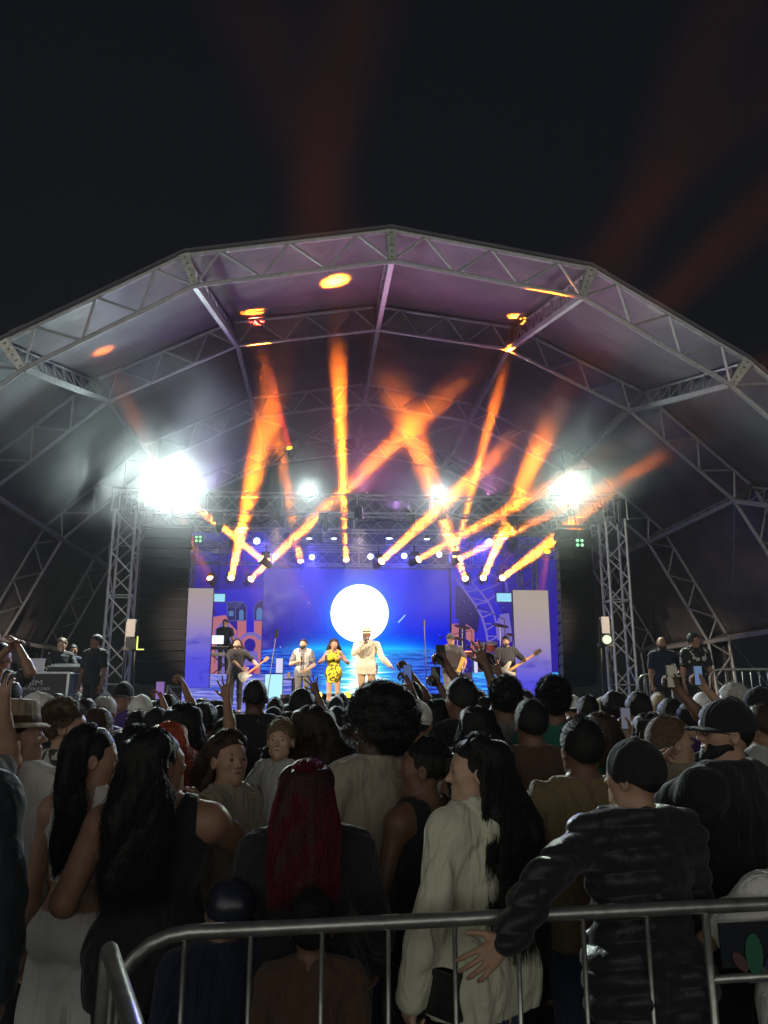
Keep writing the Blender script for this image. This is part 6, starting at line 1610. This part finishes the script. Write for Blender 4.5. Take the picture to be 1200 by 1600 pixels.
# right side: man in black cap, profile left
near(dict(skin='a', wide=1.22, hair='buzz', beard=True, top=('jacket', C_BLACK, .028), bottom=('trousers', C_BLACK), head=(52, -4, 0), acc=[cap(C_BLACK, yaw=0, low=1.60), glasses], seed=36, ikL=((.02, .34, 1.44), (1, 0, -1)), handL=dict(curl=.7), **FN), 1124, 1088, 3.15, 34, 'heavy man in a black peaked cap, glasses and black jacket, in profile', 0.022)
near(dict(skin='e', wide=1.05, hair='short', haircol=H_LBROWN, top=('jacket', C_BEIGE, .026), bottom=('trousers', C_JEAN), head=(-50, -14, 0), seed=38, **FN), 1052, 1116, 3.8, -40, 'fair haired person in a pale jacket stooping between the two cap wearers', 0.012)
# left group
near(dict(skin='a', wide=1.05, hair='buzz', top=('tee', C_WHITE), bottom=('trousers', C_CHAR), head=(-62, -4, 0), acc=[hat(cloth('felt_hat', (.34, .26, .19)), C_BROWN, -6)], seed=40, **FN), 40, 1090, 3.7, -15, 'man in a brown brimmed hat and white T-shirt near the left edge', 0.045)
r, B = near(dict(skin='b', wide=1.08, hair='buzz', top=('tee', C_BLACK), bottom=('trousers', C_BLACK), head=(-50, -6, 0), acc=[cap(C_WHITE, yaw=PI, low=1.60, hole=False)], seed=42, ikR=((-.03, -.22, 1.20), (1, -.5, -1)), handR=dict(curl=.3), **FN), 72, 1079, 4.4, -30, 'man in a backwards white cap and black shirt', 0.022)
bp = empty('backpack', r.location, 0, 'black backpack on the man in the backwards white cap', 'backpack'); bp.rotation_euler = r.rotation_euler; bp.scale = r.scale
me = sculpt('bag_body', [('e', V3(0, -.20, 1.22), V3(.155, .085, .23), None, .05), ('e', V3(0, -.20, 1.10), V3(.16, .10, .12), None, .05), ('e', V3(0, -.27, 1.12), V3(.11, .045, .10), None, .02)], .012, noise=lambda X, Y, Z: .004*sn(3, 6, 30)(X, Y, Z))
me.materials.append(cloth('pack_nylon', (.02, .02, .028), rough=.5)); link(bpy.data.objects.new('bag_body', me), bp)
for s in (-1, 1):
    mb = MB(); mb.tube([(s*.10, -.15, 1.42), (s*.11, -.02, 1.485), (s*.12, .11, 1.40), (s*.14, .13, 1.2), (s*.15, -.08, 1.02)], .016, n=6); mb.build('shoulder_strap', C_BLACK, bp, smooth=True)
near(dict(skin='e', wide=1.05, hair='curly', hr=.008, beard=True, haircol=H_LBROWN, top=('tee', C_WPRINT), bottom=('trousers', C_JEAN), head=(-62, -8, 0), seed=44, **FN), 112, 1091, 4.1, -20, 'bearded man with short curls in a black and white printed shirt', 0.012)
# left edge: dark jacket man with raised bare forearm
pe = at(-62, 1100, 2.65); 
near(dict(skin='a', wide=1.2, hair='short', top=('jacket', cloth('slate', (.02, .024, .034)), .030), bottom=('trousers', C_DTEAL), hem=.80, head=(0, 0, 0), seed=46, armR=((.16, .05, -1), (.02, .15, -1), {}), res=.008), -92, 1075, 2.70, -4, 'person in a dark slate jacket cut off by the left edge, seen from behind', 0.01)
near(dict(skin='a', wide=1.1, hair='short', top=('tee', C_GREY), bottom=('trousers', C_BLACK), head=(0, 0, 0), seed=47, worldik=dict(R=(at(6, 1108, 3.5), (.05, .5, -1))), handR=dict(curl=.5, back=(0, -1, 0)), res=.008), -110, 1088, 3.35, -4, 'person beyond the left edge whose bare forearm is raised', 0.01)
# child on the arm, and children at the barrier
near(dict(child=True, skin='e', wide=1.05, hair='curly', hr=.006, haircol=('sandy', (.16, .10, .055)), hscale=1.45, top=('tee', C_PALE), bottom=('trousers', C_GREY), head=(20, -6, 0), seed=50, res=.009, eyes=True, armw=1.2, shoes=True, ikR=((.2, .2, 1.2), (1, -.2, -1))), 438, 1143, 3.75, 150, 'small fair haired child held up in the crowd, face turned back', 0.0, fix=.52)
near(dict(child=True, skin='c', wide=1.1, hair='fade', hscale=1.25, top=('tee', C_BROWN), bottom=('trousers', C_BLACK), head=(0, -10, 0), seed=52, fine=True, res=.008), 488, 1406, 2.66, 0, 'cropped haired child standing right behind the barrier', 0.012)
near(dict(child=True, skin='c', wide=1.3, hair='short', hscale=1.2, top=('jacket', C_NAVY, .03), bottom=('trousers', C_BLACK), head=(30, -10, 0), acc=[cap(mat('glossy_navy', (.02, .022, .04), .25), yaw=PI, low=1.58)], seed=53, res=.008), 352, 1386, 2.80, 20, 'child in a dark glossy cap and navy jacket behind the barrier', 0.012)
near(dict(child=True, skin='b', wide=1.25, hair='short', hscale=1.15, top=('tee', C_WHITE, .03), bottom=('trousers', C_GREY), head=(0, 0, 0), seed=54, res=.008, armL=((.9, .2, -.6), (.5, .5, -.6), {})), 1236, 1265, 2.72, 10, 'child in a loose white T-shirt cut off by the right edge', 0.012)
# man with raised arms holding a phone at the left, on the wing
r, B = near(dict(res=.009, skin='b', hair='short', wide=1.1, top=('tee', C_CHAR), bottom=('trousers', C_BLACK), head=(-20, 0, 0), worldik=dict(R=(at(30, 1012, 9.3), (1, -.1, -1)), L=(at(22, 1006, 9.3), (1, -.1, -.5))), handR=dict(curl=.5), handL=dict(curl=.5)), 2, 1003, 9.6, -20, 'man in charcoal at the left edge holding both bare arms up', 0.01)
r.location.z = 0.0 if r.location.z < 0 else r.location.z

# ================================================================== PEOPLE: templates for the crowd further in
TPL = {}
def template(key, sp):
    r, B = make_person(sp); TPL[key] = [r, B, False]
CR = dict(res=.0125, shoes=False, eyes=False)
template('short', dict(skin='b', hair='short', top=('tee', C_BLACK), bottom=('trousers', C_BLACK), seed=61, **CR))
template('fade', dict(skin='c', wide=1.08, hair='fade', top=('tee', C_GREY), bottom=('trousers', C_BLACK), seed=62, **CR))
template('bald', dict(skin='b', wide=1.18, belly=.03, hair='buzz', top=('tee', C_BLACK), bottom=('trousers', C_BLACK), seed=63, **CR))
template('longhair', dict(sex='f', skin='b', hair='long', hlen=.42, wave=.012, hspread=1.2, hthick=.028, top=('tank', C_BLACK), bottom=('trousers', C_JEAN), seed=64, **CR))
template('wavy', dict(sex='f', skin='a', hair='long', hlen=.30, wave=.035, hspread=1.5, hthick=.032, haircol=H_BROWN, top=('tee', C_GREY), bottom=('trousers', C_JEAN), seed=65, **CR))
template('pony', dict(sex='f', skin='c', hair='pony', hlen=.3, top=('tank', C_BLACK), bottom=('trousers', C_JEAN), seed=66, **CR))
template('curly', dict(skin='c', hair='curly', hr=.02, top=('tee', C_NAVY), bottom=('trousers', C_BLACK), seed=67, **CR))
template('cap', dict(skin='b', wide=1.05, hair='buzz', top=('tee', C_BLACK), bottom=('trousers', C_BLACK), acc=[cap(C_BLACK, low=1.6)], seed=68, **CR))
template('backcap', dict(skin='b', wide=1.0, hair='buzz', top=('tee', C_CHAR), bottom=('trousers', C_BLACK), acc=[cap(C_WHITE, yaw=PI, low=1.6, hole=True)], seed=69, **CR))
CR2 = dict(res=.0095, shoes=False, eyes=False)
template('handup', dict(skin='c', hair='short', top=('tee', C_BLACK), bottom=('trousers', C_BLACK), ikR=((.20, .10, 1.88), (1, 0, -.3)), handR=dict(curl=.10, spread=.75, back=(0, -1, 0), thumb=1.0), seed=70, **CR2))
template('phoneup', dict(skin='b', hair='short', top=('tee', C_CHAR), bottom=('trousers', C_BLACK), ikR=((.12, .30, 1.80), (1, -.1, -.6)), handR=dict(curl=.9, spread=.1, back=(1, 0, .1)), seed=71, **CR2))
EXT = dict(short=.012, fade=.01, bald=.004, longhair=.014, wavy=.016, pony=.014, curly=.02, cap=.022, backcap=.022, handup=.012, phoneup=.012)
def recolor(root, **kw):
    for c in root.children:
        st = c.name.split('.')[0]
        for key, m in kw.items():
            if st == key:
                c.material_slots[0].link = 'OBJECT'; c.material_slots[0].material = m
                for g_ in c.children:
                    if g_.type == 'MESH' and len(g_.material_slots) and g_.name.startswith(('hair', 'hood', 'collar', 'brim')): g_.material_slots[0].link = 'OBJECT'; g_.material_slots[0].material = m
CROWD_G = 'concertgoers packed before the stage'
def use(key, loc, rz, sc, label, group=CROWD_G, **kw):
    t = TPL[key]
    if not t[2]: r = t[0]; t[2] = True; t.append(None)
    else: r = copy_tree(t[0])
    r.location = loc; r.rotation_euler = (0, 0, R_(rz)); r.scale = (sc,)*3; tag(r, label, 'person', group)
    # reset overrides inherited from the source
    for c in r.children:
        if c.type == 'MESH' and len(c.material_slots): 
            for o_ in [c]+[g_ for g_ in c.children if g_.type == 'MESH']: 
                if len(o_.material_slots): o_.material_slots[0].link = 'DATA'
    recolor(r, **kw)
    return r
def crowd(key, px, py, Y, rz, label, **kw):
    p = at(px, py, Y); sc = p.z/(1.73+EXT[key]); sc = min(1.16, max(.80, sc))
    return use(key, (p.x, Y, p.z-sc*(1.73+EXT[key])), rz, sc, label, **kw)
hm_ = {k: hairm(*v) for k, v in dict(d=H_DARK, b=H_BROWN, l=H_LBROWN, y=H_BLOND, g=H_GREY, o=H_GINGER).items()}
sk = {k: skin(k) for k in 'abcde'}
crowd('bald', 400, 1061, 6.0, 0, 'large bald man in black rising above the crowd left of the cyan box', top=C_BLACK, body=sk['d'], hair=hm_['d'])
crowd('backcap', 222, 1084, 6.4, 5, 'person in a pale cap worn backwards, left of the hung speaker column', top=C_GREY)
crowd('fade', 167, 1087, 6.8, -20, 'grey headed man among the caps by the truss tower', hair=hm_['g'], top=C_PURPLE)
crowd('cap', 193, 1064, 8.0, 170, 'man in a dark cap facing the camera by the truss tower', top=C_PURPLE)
crowd('short', 157, 1105, 4.9, -25, 'brown haired head lit from above behind the crop top woman', hair=hm_['b'], top=C_CHAR)
crowd('longhair', 216, 1131, 4.0, -5, 'dark haired woman between the crop top woman and the broad woman', top=C_CHAR)
crowd('wavy', 268, 1127, 4.4, -10, 'woman whose orange-red hair shows over the broad woman', hair=hairm(*H_GINGER), top=C_GREY)
crowd('short', 247, 1105, 5.6, 0, 'dark haired man in front of the lit phone', top=C_BLACK)
crowd('phoneup', 262, 1084, 6.6, 8, 'man filming with a violet lit phone left of centre', top=C_CHAR)
crowd('longhair', 290, 1098, 4.6, -6, 'woman with long black hair left of the waving hand', top=C_BEIGE)
crowd('curly', 320, 1099, 5.8, 0, 'curly head directly under the waving hand', top=C_GREY)
crowd('cap', 428, 1103, 6.2, 0, 'person in a dark cap just right of the large bald man', top=C_CHAR)
crowd('curly', 472, 1077, 6.0, 5, 'curly haired man below the singer in the vest', top=C_BLACK)
crowd('fade', 505, 1093, 8.8, 0, 'small dark head between the two floor lamps', top=C_BLACK)
crowd('bald', 525, 1087, 8.0, 0, 'round dark head below the yellow floor lamp', top=C_NAVY, body=sk['d'])
crowd('short', 527, 1103, 6.4, 0, 'dark head between curly woman and afro', top=C_GREY)
crowd('wavy', 546, 1132, 4.3, 10, 'brown haired woman half hidden by the afro', hair=hm_['b'], top=C_BEIGE)
crowd('backcap', 652, 1092, 4.7, -10, 'person in a white hooded top beside the afro', cap=C_WHITE, top=C_WHITE)
crowd('phoneup', 640, 1064, 6.2, 14, 'dark haired person filming with a phone right of the afro', top=C_BLACK, body=sk['c'])
crowd('longhair', 672, 1094, 5.2, 0, 'woman with straight dark hair under the bent arm', top=C_BLACK)
crowd('short', 705, 1083, 6.2, 0, 'man with dark hair below the accordion player', top=C_CHAR)
crowd('fade', 729, 1070, 7.0, 0, 'short haired man left of the raised hand', top=C_BLACK, body=sk['d'])
crowd('curly', 757, 1090, 6.8, 0, 'rounded curly head beneath the raised hand', top=C_CHAR)
crowd('longhair', 743, 1102, 4.6, 4, 'woman with long dark hair directly behind the pale hoodie', top=C_CHAR)
crowd('short', 820, 1078, 8.0, 0, 'small head between the two tall men', top=C_CHAR)
crowd('backcap', 893, 1085, 8.4, 12, 'small pale capped head right of the green T-shirt man', top=C_GREY)
crowd('fade', 917, 1085, 6.4, -12, 'lit short haired man with a purple rim beside the truss tower', top=C_BEIGE, body=sk['a'])
crowd('longhair', 935, 1112, 4.8, 0, 'woman with lit straight hair behind the mustard T-shirt man', hair=hm_['b'], top=C_CHAR)
crowd('curly', 957, 1081, 6.2, 0, 'curly headed person below the right speaker column', top=C_CHAR)
crowd('short', 995, 1080, 5.7, 0, 'broad dark haired man at the foot of the right truss tower', top=C_BEIGE)
crowd('longhair', 1012, 1113, 4.5, -4, 'woman with black hair left of the pale jacket', top=C_BLACK)
crowd('short', 1044, 1091, 6.0, 20, 'dark head with purple light at the phones', top=C_BLACK)
crowd('bald', 1027, 1084, 8.2, 0, 'pale bald head between the tower and the raised phone', body=sk['e'], hair=hm_['y'], top=C_GREY)
crowd('backcap', 1094, 1081, 8.0, 0, 'white capped head under the raised right hand', top=C_BEIGE)
crowd('short', 1142, 1067, 5.6, 55, 'white haired man above the peaked cap', hair=hm_['g'], body=sk['e'], top=C_BEIGE)
crowd('cap', 1182, 1071, 5.2, 88, 'person in a black cap in profile at the right edge', body=sk['e'], top=C_CHAR)
crowd('short', 1184, 1101, 4.7, 30, 'dark haired person behind the heavy man at the right edge', hair=hm_['b'], top=C_PALE)
crowd('short', 20, 1064, 7.5, -10, 'dark head against the road case at the left', top=C_BLACK)
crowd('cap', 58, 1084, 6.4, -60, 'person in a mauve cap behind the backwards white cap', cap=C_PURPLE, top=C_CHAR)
crowd('fade', 136, 1091, 6.6, 10, 'cropped head between the white cap and the grey haired man', top=C_CHAR, body=sk['a'])
crowd('short', 345, 1102, 6.8, 0, 'dark head right of the waving hand', top=C_BLACK)
crowd('pony', 455, 1112, 5.0, 0, 'head with hair tied back by the curly haired woman', top=C_BEIGE)
crowd('pony', 590, 1105, 5.2, 0, 'tied back head mostly hidden by the afro', top=C_NAVY)
crowd('wavy', 805, 1085, 6.6, 0, 'wavy haired woman between the two tall men', top=C_CHAR)
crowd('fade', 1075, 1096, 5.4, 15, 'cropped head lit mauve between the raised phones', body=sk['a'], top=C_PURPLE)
# raised hands, placed by the palm
def raised(key, hx, hy, Y, rz, label, phone_l=None, prot=0, pt=0, col=(.55, .6, 1.0), lit=True, **kw):
    r, B = TPL[key][0], TPL[key][1]; hp = B['info']['handR']; P = at(hx, hy, Y); sc = P.z/hp[2]; sc = max(.85, min(1.15, sc))
    c, s = math.cos(R_(rz)), math.sin(R_(rz)); off = Vector((hp[0]*c-hp[1]*s, hp[0]*s+hp[1]*c, hp[2]))*sc
    o = use(key, P-off, rz, sc, label, **kw)
    if phone_l: phone(P+Vector((0, -.03, .02)), prot, pt, phone_l, lit, col)
    return o
raised('handup', 352, 1072, 5.2, -28, 'person waving an open hand in front of the guitarist', top=C_GREY, body=sk['b'])
raised('handup', 750, 1018, 5.6, 6, 'person with an arm straight up, open hand before the bass player', top=C_BLACK)
raised('handup', 775, 1040, 7.5, -10, 'person whose orange lit hand rises by the bass guitar', top=C_BLACK)
raised('handup', 490, 1068, 7.0, 20, 'person whose dark hand rises before the woman in yellow', top=C_BLACK)
raised('phoneup', 688, 1028, 5.4, 25, 'person holding a dark phone high by the accordion player', 'dark phone held high before the accordion player', 10, -10, lit=False, top=C_BLACK, body=sk['c'])
raised('phoneup', 636, 1057, 6.0, -20, 'person filming the lead singer with bent wrist', 'phone filming the lead singer', 0, 0, (.2, .3, .75), top=C_BLACK, body=sk['c'])
raised('phoneup', 680, 1062, 5.6, 10, 'person holding an upright dark phone under the accordion', 'upright dark phone under the accordion', 0, 0, lit=False, top=C_BLACK, body=sk['c'])
raised('phoneup', 251, 1083, 6.2, 0, 'person holding up a phone below the left speaker column', 'phone with a violet picture below the left speaker column', 0, 0, (.62, .35, 1.0), top=C_BLACK)
raised('phoneup', 1045, 1062, 4.6, 30, 'person with a thick arm raising a white phone at the right', 'white phone raised sideways before the two men in black', 15, 0, (.35, .33, .25), top=C_CHAR, body=sk['c'])
raised('phoneup', 1088, 1060, 5.4, 20, 'person raising a bluish phone toward the stage at the right', 'phone with bluish picture raised beside the printed T-shirt man', 8, 0, (.3, .45, .8), top=C_BLACK, body=sk['a'])
raised('phoneup', 975, 1127, 5.0, 15, 'person reading a low bright phone by the cap wearer', 'bright phone held low near the woman with lit hair', 0, 0, (.28, .3, .38), top=C_BLACK)
# the packed depth of the crowd
rs = random.Random(11); keys = ['short', 'fade', 'longhair', 'wavy', 'pony', 'curly', 'cap', 'short', 'short', 'longhair', 'wavy', 'fade', 'longhair', 'curly', 'cap', 'short', 'backcap', 'short', 'pony', 'bald']
lab = dict(short='short dark haired concertgoer seen from behind in the dim packed crowd', fade='crop headed concertgoer seen from behind in the dim packed crowd', longhair='concertgoer with straight long hair seen from behind in the dim packed crowd',
           wavy='concertgoer with wavy brown hair seen from behind in the dim packed crowd', pony='concertgoer with tied back hair seen from behind in the dim packed crowd', curly='curly headed concertgoer seen from behind in the dim packed crowd',
           cap='concertgoer in a dark peaked cap seen from behind in the dim packed crowd', bald='shaven headed concertgoer seen from behind in the dim packed crowd', backcap='concertgoer in a backwards pale cap seen from behind in the dim packed crowd')
placed = []
for c in list(COL.objects):
    if c.name.startswith('person') and c.parent is None: placed.append((c.location.x, c.location.y))
cnt = 0
Yv = 5.2
tops = [C_BLACK, C_CHAR, C_GREY, C_NAVY, C_BLACK, C_BROWN, C_BEIGE, C_BLACK, C_WHITE, C_JEAN]
while Yv < 12.6:
    half = Yv*.54
    x = -half + Yv*math.sin(YAW)*1.0 + rs.random()*.4
    while x < half+Yv*.08:
        xx = x+rs.uniform(-.12, .12); yy = Yv+rs.uniform(-.18, .18)
        if all((xx-a)**2*1.3+(yy-b)**2 > .50**2 for a, b in placed) and rs.random() > .12:
            k = rs.choice(keys); rz = rs.choice([0, 0, 5, -5, 12, -14, 25, -28])
            hh = rs.uniform(1.50, 1.70) if k in ('longhair', 'wavy', 'pony') else rs.uniform(1.58, 1.79)
            kw = dict(top=rs.choice(tops), body=sk[rs.choice('abbccd')])
            if k in ('short', 'wavy'): kw['hair'] = hm_[rs.choice('ddddbl')]
            if k == 'bald': kw['body'] = sk[rs.choice('cd')]
            if k == 'backcap': kw['cap'] = rs.choice([C_WHITE, C_RED, C_NAVY, C_BEIGE])
            dd = Vector((xx, yy, 1.7-CAM_Z)); cx_ = (dd.x*_R[0]+dd.y*_R[1])/(dd.x*_F[0]+dd.y*_F[1]+dd.z*_F[2])*FPX+600
            lm = [n for lim, n in ((75, 'the lettered road case'), (150, 'the mixing desk'), (215, 'the left truss tower'), (290, 'the left speaker column'), (345, 'the narrow pale panel'), (400, 'the guitarist'), (450, 'the cyan light box'), (500, 'the man in the vest'), (545, 'the woman in yellow'), (610, 'the lead singer'), (680, 'the thin microphone stand'), (735, 'the accordion player'), (800, 'the bass player'), (870, 'the broad pale panel'), (940, 'the right speaker column'), (1000, 'the right truss tower'), (1060, 'the bald bearded man'), (1110, 'the man with the headset'), (9999, 'the right hand railing')) if cx_ < lim][0]
            row = 'close to' if yy > 11 else ('some way before' if yy > 9 else ('well before' if yy > 7 else 'far before'))
            cn = {C_BLACK.name: 'black', C_CHAR.name: 'charcoal', C_GREY.name: 'grey', C_NAVY.name: 'navy', C_BROWN.name: 'brown', C_BEIGE.name: 'beige', C_WHITE.name: 'white', C_JEAN.name: 'denim blue'}[kw['top'].name]
            ln = dict(short='short haired', fade='crop headed', longhair='long haired', wavy='wavy haired', pony='tied haired', curly='curly headed', cap='peak capped', bald='shaven headed', backcap='backwards capped')[k]
            use(k, (xx, yy, 0), rz, hh/(1.73+EXT[k]), '%s concertgoer in %s, %s %s' % (ln, cn, row, lm), **kw); placed.append((xx, yy)); cnt += 1
        x += .56
    Yv += .62
print('crowd filler', cnt)
# plastic cups and litter on the ground are hidden by the people; the ground stays bare
# ================================================================== HAZE
def volume(name, c, d, label, fn=None, dens=0.01, col=(0.88, 0.9, 0.95), aniso=0.2):
    hz = MB(); hz.box((0, 0, 0), d)
    hm = bpy.data.materials.new(name); hm.use_nodes = True
    nt = hm.node_tree; nt.nodes.clear()
    pv = nt.nodes.new('ShaderNodeVolumePrincipled'); oo = nt.nodes.new('ShaderNodeOutputMaterial')
    pv.inputs['Color'].default_value = (*col, 1); pv.inputs['Density'].default_value = dens
    pv.inputs['Anisotropy'].default_value = aniso
    nt.links.new(pv.outputs[0], oo.inputs['Volume'])
    if fn: nt.links.new(fn(nt), pv.inputs['Density'])
    o = hz.build(name, hm); o.location = c
    return tag(o, label, name, kind='stuff')
volume('haze', (0, 15, 5.35), (70, 50, 12.7), 'thin smoke haze hanging over the stage and crowd', dens=0.0005)
def patch(nt):
    g = NG(nt); tc = nt.nodes.new('ShaderNodeTexCoord'); n = nt.nodes.new('ShaderNodeTexNoise')
    n.inputs['Scale'].default_value = 0.75; n.inputs['Detail'].default_value = 3; n.inputs['Distortion'].default_value = 0.9
    nt.links.new(tc.outputs['Object'], n.inputs['Vector'])
    r = nt.nodes.new('ShaderNodeMapRange'); nt.links.new(n.outputs['Fac'], r.inputs[0])
    r.inputs[1].default_value = 0.42; r.inputs[2].default_value = 0.68; r.inputs[3].default_value = 0.044; r.inputs[4].default_value = 0.078
    sp = nt.nodes.new('ShaderNodeSeparateXYZ'); nt.links.new(tc.outputs['Object'], sp.inputs[0]); x, y, z = sp.outputs
    def sq(v, s): w = g.m('DIVIDE', v, s); return g.m('MULTIPLY', w, w)
    d = g.m('ADD', g.m('ADD', sq(x, 9.0), sq(y, 5.5)), sq(z, 3.8))
    f = g.m('SUBTRACT', 1.0, g.ss(d, 0.25, 0.98))
    return g.m('MULTIPLY', r.outputs[0], f)
def puff(rx, ry, rz_, hi):
    def fn(nt):
        g = NG(nt); tc = nt.nodes.new('ShaderNodeTexCoord'); n = nt.nodes.new('ShaderNodeTexNoise')
        n.inputs['Scale'].default_value = 0.62; n.inputs['Detail'].default_value = 4; n.inputs['Distortion'].default_value = 1.2
        nt.links.new(tc.outputs['Object'], n.inputs['Vector'])
        sp = nt.nodes.new('ShaderNodeSeparateXYZ'); nt.links.new(tc.outputs['Object'], sp.inputs[0]); x, y, z = sp.outputs
        def sq(v, s): w = g.m('DIVIDE', v, s); return g.m('MULTIPLY', w, w)
        d = g.m('ADD', g.m('ADD', sq(x, rx), sq(y, ry)), sq(z, rz_))
        return g.m('MULTIPLY', g.m('MULTIPLY', g.ss(n.outputs['Fac'], 0.40, 0.72), hi), g.m('SUBTRACT', 1.0, g.ss(d, 0.05, 0.95)))
    return fn
pl = at(130, 655, 15.6); pr_ = at(975, 665, 15.6)
volume('smoke', pl, (8.4, 4.6, 5.2), 'pale green-grey smoke cloud drifting around the brightest floodlight', puff(4.2, 2.3, 2.6, .22))
volume('smoke', pr_, (5.6, 4.0, 4.0), 'wispy grey smoke cloud rising beside the greenish floodlight', puff(2.8, 2.0, 2.0, .24))
volume('smoke', (CX, 19.0, 6.6), (18.0, 11.0, 7.6), 'drifting stage smoke in the light beams under the lighting grid', patch)
